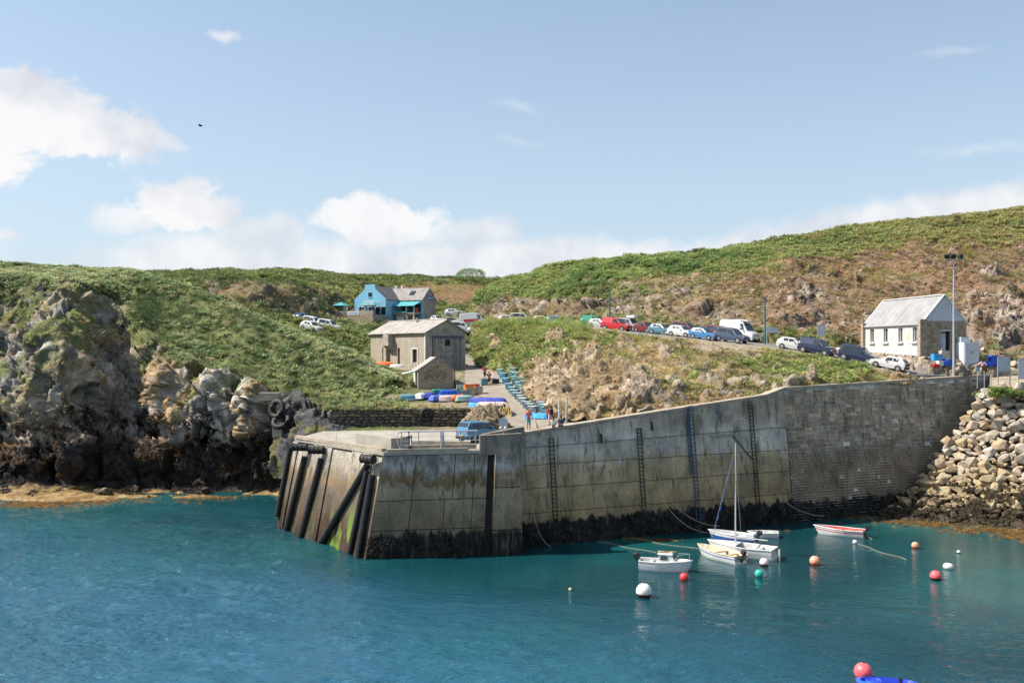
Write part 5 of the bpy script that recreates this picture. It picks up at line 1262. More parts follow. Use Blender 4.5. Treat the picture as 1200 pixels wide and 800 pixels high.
# ---- white building on the right
wb = empty('white_hall', (45.9, 105.0, 15.75), R(7.4), 'long white building with grey metal roof, four windows and a brown stone gable', 'building')
Wd, Ln, He, Hr = 5.3, 13.1, 3.85, 6.95
ops = [(1.0, 1.95, 1.75, 3.4), (4.05, 5.0, 1.75, 3.4), (7.3, 8.3, 1.75, 3.4), (10.5, 11.5, 1.75, 3.4)]
m = MB(); wall_boxes(m, 'x', 0, .4, .5, Ln - .4, .95, He, ops, M_WHITEW); m.build('front_wall', wb)
MB().span(-.05, .38, .5, Ln - .4, -1.0, .947, M_PLINTH).build('plinth', wb)
for o_w in ops: window_part(wb, 'x', 0, o_w, .22, M_WHITE, bars=1, sill=M_WHITEW)
MB().span(.6, .7, .6, Ln - .6, 1.2, 3.8, M_DARKIN).build('inner_lining', wb)
m = MB(); m.span(-.32, .5, -.12, .497, -1.0, He + .45, M_STONE); m.build('corner_pier', wb); m = MB(); m.span(-.32, .5, Ln - .397, Ln + .15, -1.0, He + .35, M_STONE); m.build('corner_pier', wb)
m = MB(); wall_boxes(m, 'y', 0, .45, .503, Wd, -1.0, 4.1, [(2.25, 3.35, -.1, 2.95)], M_STONE); m.build('stone_gable', wb)
m = MB(); m.span(Wd - .4, Wd, .46, Ln - .4, -1, He, M_STONE); m.span(.5, Wd, Ln - .39, Ln, -1, He, M_STONE); gable_prism(m, .1, Wd - .1, Ln - .3, Ln, He + .003, Hr - .08, M_CLAD); m.build('rear_wall', wb)
rng = random.Random(2)
for r_ in range(10):                          # larger stones standing proud of the gable
    x = .55
    while x < 5.1:
        w_ = rng.uniform(.35, .75); z = -.6 + r_ * .46
        if not (x + w_ > 2.15 and x < 3.45 and z < 2.95) and rng.random() < .8 and z < 3.7: MB().span(x, min(x + w_ - .05, 5.25), -rng.uniform(.02, .06), -.003, z, z + rng.uniform(.3, .41), rng.choice([M_STONE, M_BRKP])).build('stone', wb)
        x += w_
dd = empty('door'); dd.parent = wb; MB().span(2.25, 2.85, .10, .16, -.1, 2.7, M_DOORB).build('door_leaf', dd); MB().span(2.86, 3.35, .3, .36, -.1, 2.95, M_DARKIN).build('opening', dd); MB().span(2.25, 2.85, .12, .17, 2.71, 2.95, M_GLASS).build('transom', dd); MB().span(2.1, 3.5, -.1, .05, 2.96, 3.1, M_WHITEW).build('lintel', dd)
# ribbed gable cladding
xm = Wd / 2
for i in range(15):
    x0 = .12 + i * .34; x1 = x0 + .31; hh = lambda x: 4.1 + (Hr - .02 - 3.95) * (1 - abs(x - xm) / (xm - .0)) 
    z0, z1 = max(4.12, hh(x0) - .15), max(4.12, hh(x1) - .15); zm = max(z0, z1)
    if max(z0, z1) <= 4.2: continue
    MB().hull([(x0, .02, 4.11), (x1, .02, 4.11), (x1, .10, 4.11), (x0, .10, 4.11)], [(x0, .02, z0), (x1, .02, z1), (x1, .10, z1), (x0, .10, z0)], M_CLAD).build('cladding_board', wb)
MB().prism([(.1, 4.1), (Wd - .1, 4.1), (xm, Hr - .1)], .11, .2, M_SIGNG, 'y').build('cladding_backing', wb)
roof_planes(wb, 0, Wd, .02, Ln, He, Hr, .12, .08, M_METROOF, npanel=11)
m = MB(); k = (Hr - He) / xm
for y_ in (-.1, Ln - .05):
    for s in (-1, 1):
        xe = xm + s * (xm + .12); m.hull([(xe, y_, He - .12 * k), (xe, y_ + .22, He - .12 * k), (xm, y_ + .22, Hr + .02), (xm, y_, Hr + .02)], [(xe, y_, He - .12 * k + .17), (xe, y_ + .22, He - .12 * k + .17), (xm, y_ + .22, Hr + .19), (xm, y_, Hr + .19)], M_WHITE)
m.build('barge_board', wb); MB().span(xm - .14, xm + .14, .14, Ln - .08, Hr + .09, Hr + .19, M_WHITE).build('ridge_cap', wb)
MB().tube([(-.2, .55, He - .13), (-.2, Ln - .45, He - .13)], .07, M_GALV, 6).build('gutter', wb)
m = MB(); m.tube([(1.2, -1.6, -.6), (1.2, -1.6, .5), (2.0, -.5, 1.0), (2.0, -.5, -.2)], .03, M_GALV, 5); m.build('handrail', wb)
for i in range(4): MB().span(2.0, 3.5, -.35 - .3 * i, -.05 - .3 * i - .003, -1.0, -.12 - .18 * i, M_COPE).build('step', wb)
MB().sphere((-.02, 3.0, 2.35), .32, mat_simple('faded_yellow_emblem', (.62, .55, .25), .9, noise=.4, nscale=6), 10, 6, (.08, 1, 1)).build('emblem', wb)
m = MB(); m.span(-.03, -.003, 2.1, 3.4, 1.55, 1.62, M_SIGNG); m.span(-.03, -.003, 1.2, 2.7, 1.32, 1.38, M_SIGNG); m.build('faded_lettering', wb)

# ---- cold store box beside it
cs = empty('cold_store', WZ(1130, 103.9, 15.1), R(5), 'white boxy cold store beside the stone gable of the white building', 'cold store')
MB().span(0, 1.75, 0, 2.6, -.5, 2.35, M_CLAD).build('casing', cs); 
MB().span(.08, 1.67, -.05, -.003, .1, 2.25, M_CLAD).build('door_panel', cs); MB().span(.75, 1.0, -.10, -.053, 1.2, 1.28, M_IRON).build('handle', cs)
MB().span(.1, 1.0, .8, 1.7, 2.353, 2.95, M_SIGNG).build('cooling_unit', cs); MB().span(-.02, .0 - .003, .2, 1.3, .1, 2.2, M_WHITE).build('side_panel', cs)

# ---- the blue cafe and its annexe, far up the valley
bh = empty('blue_cafe', (-31.6, 188.3, 22.4), R(-24.3), 'bright blue gabled cafe with crowded terrace and a grey annexe, far up the valley', 'cafe')
m = MB(); gx = 7.3
prof = [(0, 0), (gx, 0), (gx, 4.3), (4.9, 6.3), (4.75, 7.25), (2.55, 7.25), (2.4, 6.3), (0, 4.3)]
m.prism(prof, 0, .35, M_TURQ, 'y'); m.build('gable_wall', bh)
m = MB(); m.span(0, .3, .353, 9, 0, 4.2, M_TURQ); m.span(gx - .3, gx, .353, 5.2, 0, 4.2, M_TURQ); m.build('side_wall', bh)
for s in (-1, 1):
    xe = gx / 2 + s * (gx / 2 + .15)
    MB().hull([(xe, .36, 4.1), (xe, 9.5, 4.1), (gx / 2, 9.5, 6.9), (gx / 2, .36, 6.9)], [(xe, .36, 4.25), (xe, 9.5, 4.25), (gx / 2, 9.5, 7.05), (gx / 2, .36, 7.05)], M_SLATE).build('roof_slope', bh)
w_ = empty('window'); w_.parent = bh; MB().span(3.3, 4.1, -.06, -.003, 4.75, 5.6, M_GLASS).build('pane', w_); MB().span(3.2, 4.2, -.1, -.003, 4.62, 4.745, M_SIGNG).build('sill', w_)
sg = empty('sign'); sg.parent = bh; sg['label'] = 'white sign with pale lettering over the terrace'
MB().span(2.1, 4.9, -.10, -.004, 3.1, 3.75, mat_simple('pale_sign_board', (.45, .68, .74), .6)).build('sign_board', sg)
m = MB(); rng = random.Random(6); x = 2.15
while x < 4.8: w_ = rng.uniform(.12, .26); m.span(x, x + w_, -.14, -.103, 3.5 - rng.choice([0, .05]), 3.95 + rng.choice([0, .08]), M_WHITE); x += w_ + .07
m.build('sign_lettering', sg)
for x in (1.2, 3.0, 5.0, 6.3):
    w_ = empty('window'); w_.parent = bh; MB().span(x, x + .95, -.05, -.003, 1.2, 2.75, M_GLASS).build('pane', w_); MB().span(x - .08, x + 1.03, -.09, -.003, 2.753, 2.87, M_WHITE).build('lintel', w_)
# terrace
TZ = 1.1
te = empty('terrace'); te.parent = bh
MB().span(-3.4, 7.0, -3.9, -.01, -1.5, TZ, M_REND2).build('terrace_base', te)
MB().span(-3.4, 7.0, -4.1, -3.903, -1.5, TZ - .1, M_STONE).build('retaining_face', te)
MB().span(-3.4, 7.0, -4.1, -3.91, TZ - .097, TZ + .75, M_REND).build('parapet', te)
MB().span(-3.6, -3.41, -4.1, 0, -1.5, TZ + .75, M_REND).build('parapet_return', te)
MB().span(1.2, 3.9, -4.16, -4.103, TZ - .05, TZ + .62, M_WHITE).build('banner', te)
m = MB()
for a in range(6): m.span(1.45 + a * .38, 1.7 + a * .38, -4.18, -4.163, TZ + .2, TZ + .4, M_BLUEL)
m.build('banner_lettering', te)
for x in (.0, 2.6, 5.6): MB().tube([(x, -3.6, TZ), (x, -3.6, TZ + 2.3)], .06, M_TURQ, 5).build('awning_post', te)
MB().hull([(2.4, -3.7, TZ + 1.95), (6.4, -3.7, TZ + 1.95), (6.4, -.4, TZ + 2.3), (2.4, -.4, TZ + 2.3)], [(2.4, -3.7, TZ + 2.0), (6.4, -3.7, TZ + 2.0), (6.4, -.4, TZ + 2.37), (2.4, -.4, TZ + 2.37)], M_TEALC).build('awning', te)
pr = empty('parasol', (-1.9, -1.9, TZ)); pr.parent = bh
MB().tube([(0, 0, 0), (0, 0, 2.5)], .04, M_WHITE, 5).build('pole', pr)
m = MB(); vs = [(0, 0, 2.65)] + [(1.9 * math.cos(a), 1.9 * math.sin(a), 1.9) for a in [i * math.pi / 4 for i in range(8)]]; m.add(vs, [(0, 1 + i, 1 + (i + 1) % 8) for i in range(8)] + [(8, 7, 6, 5, 4, 3, 2, 1)], M_TEALC); m.build('canopy', pr)
# annexe
ax0, ax1, ay0, ay1, ae, ar = 3.9, 12.6, 5.3, 10.8, 4.25, 6.7; am = (ay0 + ay1) / 2
m = MB(); m.span(gx + .003, ax1, ay0, ay0 + .3, -.2, ae, M_TURQ); m.build('annexe_front', bh)
m = MB(); m.span(ax1 - .3, ax1, ay0 + .303, ay1, -.2, ae, M_REND2); m.prism([(ay0, ae + .003), (ay1, ae + .003), (am, ar)], ax1 - .3, ax1, M_REND2, 'x'); m.span(ax0, ax1 - .303, ay1 - .3, ay1, -.2, ae, M_REND2); m.build('annexe_gable', bh)
for s in (-1, 1):
    ye = am + s * (am - ay0 + .3); 
    n_ = 5
    for i in range(n_):
        a = ax0 + (ax1 + .15 - ax0) * i / n_ + .01; b = ax0 + (ax1 + .15 - ax0) * (i + 1) / n_ - .01
        MB().hull([(a, ye, ae - .15), (b, ye, ae - .15), (b, am, ar), (a, am, ar)], [(a, ye, ae - .01), (b, ye, ae - .01), (b, am, ar + .14), (a, am, ar + .14)], M_SLATEL).build('annexe_roof', bh)
kk = (ar - ae + .15) / (am - ay0 + .3); yq = lambda t: ay0 - .3 + t
MB().hull([(8.9, yq(1.2), ae - .15 + 1.2 * kk + .16), (10.1, yq(1.2), ae - .15 + 1.2 * kk + .16), (10.1, yq(2.2), ae - .15 + 2.2 * kk + .16), (8.9, yq(2.2), ae - .15 + 2.2 * kk + .16)],
          [(8.9, yq(1.2), ae - .15 + 1.2 * kk + .22), (10.1, yq(1.2), ae - .15 + 1.2 * kk + .22), (10.1, yq(2.2), ae - .15 + 2.2 * kk + .22), (8.9, yq(2.2), ae - .15 + 2.2 * kk + .22)], M_GLASS).build('skylight', bh)
for x in (4.2, 5.6): MB().span(x, x + .5, am + .5, am + 1.0, 5.8, 7.5, M_WHITEW).build('chimney', bh)
MB().span(ax1 + .003, ax1 + .06, am - 1.0, am + 1.2, 4.4, 5.15, M_BLUE).build('gable_sign', bh)
m = MB()
for i in range(5): m.span(ax1 + .063, ax1 + .08, am - .8 + i * .38, am - .55 + i * .38, 4.62, 4.9, M_WHITE)
m.build('gable_sign_lettering', bh)
for x in (7.9, 9.4, 11.0): 
    w_ = empty('window'); w_.parent = bh; MB().span(x, x + 1.2, ay0 - .05, ay0 - .003, 1.9, 3.4, M_GLASS).build('pane', w_)
m = MB(); m.span(7.6, 12.4, 2.4, ay0 - .06, 1.35, 1.6, M_REND); m.build('balcony_slab', bh)
m = MB(); wall_boxes(m, 'y', 2.6, .25, 8.0, 12.3, -1.2, 1.345, [(8.3, 9.9, -1.2, .8), (10.1, 10.5, -1.2, 1.0), (10.9, 11.9, -1.2, 1.0)], M_REND); m.build('undercroft_wall', bh)
MB().span(8.3, 9.9, 2.75, 2.8, -1.2, .8, M_WHITE).build('garage_door', bh); MB().span(10.1, 10.5, 2.95, 3, -1.2, 1, M_DARKIN).build('doorway', bh); MB().span(10.9, 11.9, 2.8, 2.84, -1.2, 1, M_BROWN).build('brown_door', bh)
MB().span(7.6, 10.6, 2.3, 2.55, 1.603, 1.8, M_TEALC).build('balcony_beam', bh)
for x in (10.55, 12.3): MB().tube([(x, 2.45, -1.2), (x, 2.45, 3.3)], .06, M_WHITE, 5).build('post', bh)
MB().hull([(6.9, 2.2, 2.9), (12.4, 2.2, 2.9), (12.4, 5.2, 3.9), (6.9, 5.2, 3.9)], [(6.9, 2.2, 2.96), (12.4, 2.2, 2.96), (12.4, 5.2, 3.97), (6.9, 5.2, 3.97)], M_TEALC).build('awning', bh)
MB().span(11.3, 11.9, 4.6, 4.8, 1.7, 2.6, M_ORANGE).build('orange_panel', bh)
for i in range(9): MB().span(7.1, 7.9, -2.9 + i * .45, -2.5 + i * .45, -1.5, -1.1 + i * .27, M_REND2).build('stair_step', bh)

# ================================================================== street furniture
def lamp_mast():
    b = WZ(1117.6, 102.4, 13.75); t = empty('floodlight_mast', b, 0, 'tall grey mast with twin black floodlights standing behind the wall before the white building', 'mast')
    MB().tube([(0, 0, 0), (0, 0, 12.7)], [.13, .07], M_GALV, 10).build('pole', t, smooth=False); MB().tube([(-1.0, 0, 12.7), (1.0, 0, 12.7)], .06, M_GALV, 6).build('crossbar', t)
    for x, rz in ((-.75, -.6), (.7, .5), (-.1, .1)):
        f = empty('floodlight', (x, -.1, 13.05)); f.parent = t; f.rotation_euler = (R(25), 0, rz)
        MB().box((0, 0, 0), (.5, .3, .45), M_IRON).build('housing', f); MB().box((0, -.165, 0), (.42, .03, .36), M_GLASS).build('lens', f)
lamp_mast()
def board(px, row_top, row_bot, D, wpx, zb, lab, mat, name='notice_board', cat='notice board'):
    s = F / D; z1 = CH - (row_top - HZ) / s; z0 = CH - (row_bot - HZ) / s; w = wpx / s
    t = empty(name, WZ(px, D, zb), 0, lab, cat)
    MB().span(-w / 2 + .04, w / 2 - .04, -.03, .03, z0 - zb, z1 - zb, mat).build('panel', t)
    for x in (-w / 2, w / 2): MB().span(x - .035, x + .035, -.045, .045, 0, z1 - zb + .03, M_GALV).build('leg', t)
    m = MB(); m.span(-w / 2, w / 2, -.04, .04, z1 - zb + .003, z1 - zb + .06, M_GALV); m.span(-w / 2, w / 2, -.04, .04, z0 - zb - .06, z0 - zb - .003, M_GALV); m.build('frame', t); return t
board(1176.5, 418.5, 434.5, 98.0, 14, 12.9, 'pale blank notice board on two posts at the wall end, the left one', M_SIGNG)
board(1203, 421, 443, 96.5, 19, 12.8, 'large white notice board cut by the right edge of the photo', M_WHITE)
def road_sign(px, row_c, D, rpx, zb, lab, mat, sq=False):
    s = F / D; zc = CH - (row_c - HZ) / s; r = rpx / s; t = empty('road_sign', WZ(px, D, zb), 0, lab, 'road sign')
    if sq: MB().box((0, -.05, zc - zb), (2 * r, .03, 2 * r), mat).build('plate', t)
    else: MB().tube([(0, -.07, zc - zb), (0, -.04, zc - zb)], r, mat, 20).build('plate', t)
    MB().tube([(0, 0, 0), (0, 0, zc - zb + r * .8)], .035, M_GALV, 6).build('post', t)
    MB().span(-r * .6, r * .6, -.038, -.01, zc - zb + r * .3, zc - zb + r * .3 + .05, M_GALV).build('bracket', t); return t
road_sign(1145.3, 432.8, 97.2, 3.0, 12.6, 'small round road sign seen from behind near the wall end', M_SIGNG)
road_sign(1153.5, 431.5, 96.6, 3.2, 12.0, 'brown rusty square sign on a thin post near the wall end', M_BROWN, True)
s_ = road_sign(589.6, 494.5, 77.6, 5.4, 9.55, 'round grey sign seen from behind on the quay parapet beside the blue van', M_SIGNG)
for x in (-.2, .2): MB().sphere((x, -.06, .62), .13, M_WHITE, 8, 6).build('lamp', s_)
s_ = board(962.4, 381, 393, 116, 9, 16.4, 'pale square sign on one post beyond the parked cars', M_SIGNG, 'road_sign', 'road sign')
s_ = board(905, 384, 389.5, 120, 13, 16.9, 'low grey direction sign by the foot of the hill', M_SIGNG, 'direction_sign', 'sign')
for px, D, zb, zt, lab in ((896.5, 121.5, 17.0, 23.3, 'teal painted lamp pole beside the tall white van'), (714.3, 141.5, 19.8, 25.5, 'teal painted lamp pole above the red van')):
    t = empty('street_pole', WZ(px, D, zb), 0, lab, 'pole'); MB().tube([(0, 0, 0), (0, 0, zt - zb)], [.13, .09], M_POLET, 8).build('pole', t); MB().box((-.2, 0, zt - zb + .05), (.6, .22, .12), M_POLET).build('lamp_head', t)
for px, D, z0, h, lb in ((921, 119, 16.7, 1.5, 'thin grey post by the low direction sign'), (1076.3, 101.6, 13.95, 1.35, 'thin grey post in front of the white building, the left of two'), (1086, 101.6, 13.75, 1.3, 'thin grey post in front of the stone gable, the right of two'), (1161.5, 98.6, 12.7, 1.3, 'thin grey post beside the left notice board')):
    t = empty('marker_post', WZ(px, D, z0), 0, lb, 'post', 'thin posts along the road'); MB().tube([(0, 0, 0), (0, 0, h)], .05, M_GALV, 6).build('shaft', t); MB().sphere((0, 0, h), .07, M_GALV, 6, 4).build('cap', t)
t = empty('stone_bollard', WZ(1064.6, 99.4, 13.4), 0, 'short stone bollard at the end of the gravel verge', 'bollard'); MB().tube([(0, 0, 0), (0, 0, .75), (0, 0, .85)], [.2, .17, .1], M_COPE, 8).build('shaft', t)
t = empty('stone_bollard', WZ(1082, 100.2, 13.5), 0, 'low squat stone block beside the thin post on the wall', 'bollard'); MB().box((0, 0, .1), (.4, .4, .35), M_COPE).build('shaft', t)
for px, D, s_, lab in ((1130, 102.2, .8, 'dark boulder resting on the wall top near the mast, the larger'), (1136.5, 102.6, .5, 'dark boulder resting on the wall top near the mast, the smaller')):
    o = obj('loose_boulder', rr.choice(sm), None, WZ(px, D, 13.9), (0, 0, .5), (s_ * 1.5, s_, s_ * .7)); tag(o, lab, 'rock')
# pale tarpaulin heap by the white building
b_ = MB()
for i in range(9): b_.sphere((random.uniform(-1.2, 1.2), random.uniform(-.5, .5), random.uniform(.1, .5)), random.uniform(.35, .6), mat_simple('grey_tarp', (.50, .47, .42), .9) if i == 0 else b_.mats[0], 7, 5)
o = b_.build('rubble_heap'); p = WZ(992, 115.5, 15.9); o.location = p; tag(o, 'pale heap of sacks beside the far end of the white building', 'heap')
# round bush on the far skyline
b_ = WZ(551, 268, 37.0)
for k in range(60):
    v_ = Vector((random.gauss(0, 1), random.gauss(0, 1), abs(random.gauss(0, 1)))).normalized(); PLANTS['bush'].append(np.array([[b_.x + v_.x * 3.8, b_.y + v_.y * 3, b_.z + v_.z * 2.0, *v_, random.uniform(1.2, 2.0), .07, .105, .035]]))

# ================================================================== vehicles
def paint(name, col, rough=.35):
    m = mat_simple(name, col, rough, noise=.03, spec=.5, coat=.5); return m
PA = {k: paint('car_paint_' + k, c) for k, c in dict(white=(.58, .58, .57), red=(.50, .02, .03), teal=(.08, .20, .24), blue=(.05, .20, .42), navy=(.012, .022, .062), slate=(.05, .075, .13),
      maroon=(.16, .025, .03), silver=(.42, .44, .45), beige=(.56, .52, .40), yellow=(.62, .54, .26), green=(.03, .25, .15), vanblue=(.05, .20, .36), grey=(.30, .32, .33)).items()}
M_TRIM = mat_simple('black_trim', (.025, .025, .028), .6); M_LAMP = mat_simple('headlamp_glass', (.7, .72, .74), .15, noise=.02); M_TAIL = mat_simple('tail_lamp', (.45, .02, .02), .3, noise=.02)
M_RIM = mat_simple('wheel_rim', (.35, .35, .36), .4, metal=.5); M_PLATE = mat_simple('white_plate', (.7, .7, .66), .5); M_PLATEY = mat_simple('yellow_plate', (.70, .50, .03), .5)
# stations: x from the nose, belt height, top height, half width at belt, half width at the top
ST = {
 'hatch': (1.68, [(0, .30, .62, .62, .70, .66), (.12, .22, .74, .76, .80, .72), (.95, .20, .88, .90, .83, .76), (1.15, .20, .92, .94, .84, .74), (1.85, .20, .93, 1.40, .84, .60), (2.6, .20, .94, 1.44, .84, .61), (3.3, .21, .96, 1.38, .83, .60), (3.75, .24, .95, 1.02, .80, .66), (3.85, .32, .85, .88, .76, .68)], (3, 4, 6, 7)),
 'mpv': (1.8, [(0, .32, .72, .74, .74, .70), (.12, .24, .88, .90, .84, .76), (.85, .22, 1.02, 1.04, .88, .80), (1.0, .22, 1.06, 1.08, .89, .78), (1.75, .22, 1.08, 1.72, .89, .68), (2.6, .22, 1.08, 1.80, .89, .68), (3.9, .22, 1.08, 1.78, .88, .68), (4.12, .26, 1.06, 1.30, .86, .74), (4.2, .34, .98, 1.02, .82, .78)], (3, 4, 6, 7)),
 'van': (1.95, [(0, .34, .95, .98, .84, .78), (.14, .26, 1.15, 1.18, .93, .86), (.75, .24, 1.32, 1.35, .96, .88), (.95, .24, 1.38, 1.42, .97, .86), (1.75, .24, 1.42, 2.45, .98, .82), (2.4, .24, 1.42, 2.66, .98, .84), (5.2, .24, 1.42, 2.66, .98, .84), (5.35, .28, 1.42, 2.55, .97, .82), (5.4, .36, 1.40, 2.4, .96, .82)], (3, 4, 6, 7)),
}
ST['panel'] = (1.8, ST['mpv'][1], (3, 4, 6, 7))
def wheel(parent, x, y, r):
    w = empty('wheel', (x, y, r)); w.parent = parent; s = 1 if y > 0 else -1
    m = MB(); m.tube([(0, -.10, 0), (0, .10, 0)], r, M_RUBBER, 14); m.build('tyre', w, smooth=False)
    m = MB(); m.tube([(0, s * .101, 0), (0, s * .125, 0)], r * .62, M_RIM, 12); m.build('rim', w)
def vehicle(kind, col, label, name, rear_glass=True, side_glass=True, extra=None):
    wid, sta, (ia, ib, ic, idd) = ST[kind]; mt = PA[col]
    t = empty(name, (0, 0, 0), 0, label, 'van' if kind in ('van', 'panel') else 'car'); L = sta[-1][0]; xo = -L / 2
    vs, fs, ms = [], [], []
    for x, zb, belt, topz, wb_, wt_ in sta:                   # ring: sill, side, belt, shoulder, roof edge, then mirrored
        mid = (zb + belt) / 2
        pr = [(wb_ * .93, zb), (wb_ * 1.0, mid), (wb_ * .985, belt), (wt_ + .02, topz - min(.06, (topz - belt) * .3)), (wt_ * .86, topz)]
        vs += [(-(x + xo), -y, z) for y, z in pr] + [(-(x + xo), y, z) for y, z in pr[::-1]]
    n = 10
    for i in range(len(sta) - 1):
        for k in range(n): fs.append((i * n + k, i * n + (k + 1) % n, (i + 1) * n + (k + 1) % n, (i + 1) * n + k))
    fs += [tuple(range(n)), tuple(range((len(sta) - 1) * n, len(sta) * n))[::-1]]
    b = MB(); b.add(vs, fs, mt); b.build('body', t)
    def P(x, side, f):                                          # point on the cabin side between belt (f=0) and roof (f=1)
        for (a, b2) in zip(sta, sta[1:]):
            if x <= b2[0]:
                u = (x - a[0]) / (b2[0] - a[0]); g = [a[j] + (b2[j] - a[j]) * u for j in range(6)]; break
        tz = g[3] - min(.06, (g[3] - g[2]) * .3)
        return Vector((-(x + xo), side * ((g[4] * .985) * (1 - f) + (g[5] + .02) * f + .012), g[2] * (1 - f) + tz * f))
    A, B_, C_, D_ = sta[ia], sta[ib], sta[ic], sta[idd]
    if side_glass is not None:
        for side in (-1, 1):
            segs = [(A[0] + .42, B_[0] + (.55 if kind != 'van' else .35))]
            if side_glass: segs += [(B_[0] + .63, C_[0] - .25)] + ([(C_[0] - .17, C_[0] + .14)] if kind == 'mpv' else [])
            for a, c in segs:
                g = MB(); q = [P(a, side, .10), P(c, side, .08), P(c, side, .90), P(max(a, B_[0] - .05) if a < B_[0] else a, side, .90)]
                g.add(q, [(0, 1, 2, 3) if side > 0 else (3, 2, 1, 0)], M_GLASS); g.add([p + Vector((0, -side * .03, 0)) for p in q], [(0, 1, 2, 3)], M_GLASS); g.build('side_window', t, fix=False)
    def cross(a, b2, f0, f1, nm, sgn, dx=.03):
        q = []
        for st_, f in ((a, f0), (b2, f1)):
            pass
        x0, x1 = a[0] + (b2[0] - a[0]) * f0, a[0] + (b2[0] - a[0]) * f1; z0, z1 = a[3] + (b2[3] - a[3]) * f0, a[3] + (b2[3] - a[3]) * f1; w0, w1 = (a[5] + (b2[5] - a[5]) * f0) * .86 + .03, (a[5] + (b2[5] - a[5]) * f1) * .9
        nrm = Vector((-(z1 - z0) * -sgn, 0, abs(x1 - x0))).normalized() * dx
        q = [Vector((-(x0 + xo), -w0, z0)), Vector((-(x0 + xo), w0, z0)), Vector((-(x1 + xo), w1, z1)), Vector((-(x1 + xo), -w1, z1))]
        off = Vector((sgn * dx, 0, dx * .6)); g = MB(); g.hull([p - off * .5 for p in q], [p + off for p in q], M_GLASS); g.build(nm, t)
    cross(A, B_, .06, .92, 'windscreen', 1)
    if rear_glass: cross(D_, C_, .12, .85, 'rear_window', -1)
    z0 = sta[1][2]
    for s in (-1, 1):
        MB().box((-(.10 + xo), s * (sta[1][4] - .2), z0 - .12), (.14, .3, .17), M_LAMP).build('headlight', t)
        MB().box((-(L - .04 + xo), s * (sta[-1][4] - .07), sta[-1][2] - (.05 if kind != 'van' else .3)), (.12, .13, .30), M_TAIL).build('tail_light', t)
        MB().box((-(A[0] + .55 + xo), s * (A[4] + .10), A[2] + .12), (.12, .2, .14), mt if col == 'white' else M_TRIM).build('mirror', t)
    MB().box((-(.03 + xo), 0, .38), (.14, sta[0][4] * 2 - .1, .22), M_TRIM if kind != 'hatch' else mt).build('front_bumper', t)
    MB().box((-(L - .02 + xo), 0, .42), (.14, sta[-1][4] * 2, .26), M_TRIM if (extra == 'blackrear' or kind != 'hatch') else mt).build('rear_bumper', t)
    MB().box((-(-.05 + xo), 0, .42), (.02, .5, .11), M_PLATE).build('number_plate', t); MB().box((-(L + .06 + xo), 0, .62 if kind != 'van' else .55), (.02, .5, .11), M_PLATEY if extra == 'yellowplate' else M_PLATE).build('number_plate', t)
    MB().box((-(.0 + xo), 0, sta[0][2] - .02), (.08, .7, .10), M_TRIM).build('grille', t)
    r = .30 if kind == 'hatch' else .33
    for x in (.75, L - .72 if kind != 'van' else L - 1.1):
        for s in (-1, 1): 
            wheel(t, -(x + xo), s * (wid / 2 - .11), r)
            MB().tube([(-(x + xo), s * (wid / 2 - .05), r), (-(x + xo), s * (wid / 2 + .012), r)], r * 1.16, M_TRIM, 14).build('wheel_arch', t)
    if extra == 'roofbox': MB().box((.3, 0, sta[5][3] + .22), (1.6, .9, .34), M_WHITE).build('roof_box', t, bevel=.06)
    if extra == 'vent': MB().box((.4, 0, sta[5][3] + .07), (2.2, 1.2, .12), M_WHITE).build('roof_rack', t)
    if extra == 'stripe':
        for s in (-1, 1): MB().box((-.6, s * .995, 1.3), (2.6, .02, .5), PA['red']).build('side_stripe', t)
    if extra == 'blackrear': MB().box((-(L - .0 + xo), 0, .75), (.05, 1.35, .35), M_TRIM).build('tailgate_panel', t)
    return t
ROADK = ['road', 'valley', 'walkway', 'car_park']
def park(t, px, D, head, z=None, keys=None, dz=0.0):
    x = (px - 600) / F * D; t.location = (x, D, (ground_z(x, D, keys or ['road']) if z is None else z) + .02 + dz); t.rotation_euler = (0, 0, R(head))
    # follow the slope of the road
    if z is None:
        h = R(head); f = ground_z(x + math.cos(h) * 1.4, D + math.sin(h) * 1.4, keys or ['road'], t.location.z); r_ = ground_z(x - math.cos(h) * 1.4, D - math.sin(h) * 1.4, keys or ['road'], t.location.z)
        if abs(f - r_) < 1.2: t.rotation_euler = (0, -math.atan2(f - r_, 2.8), R(head)); t.location.z = (f + r_) / 2 + .02 + dz
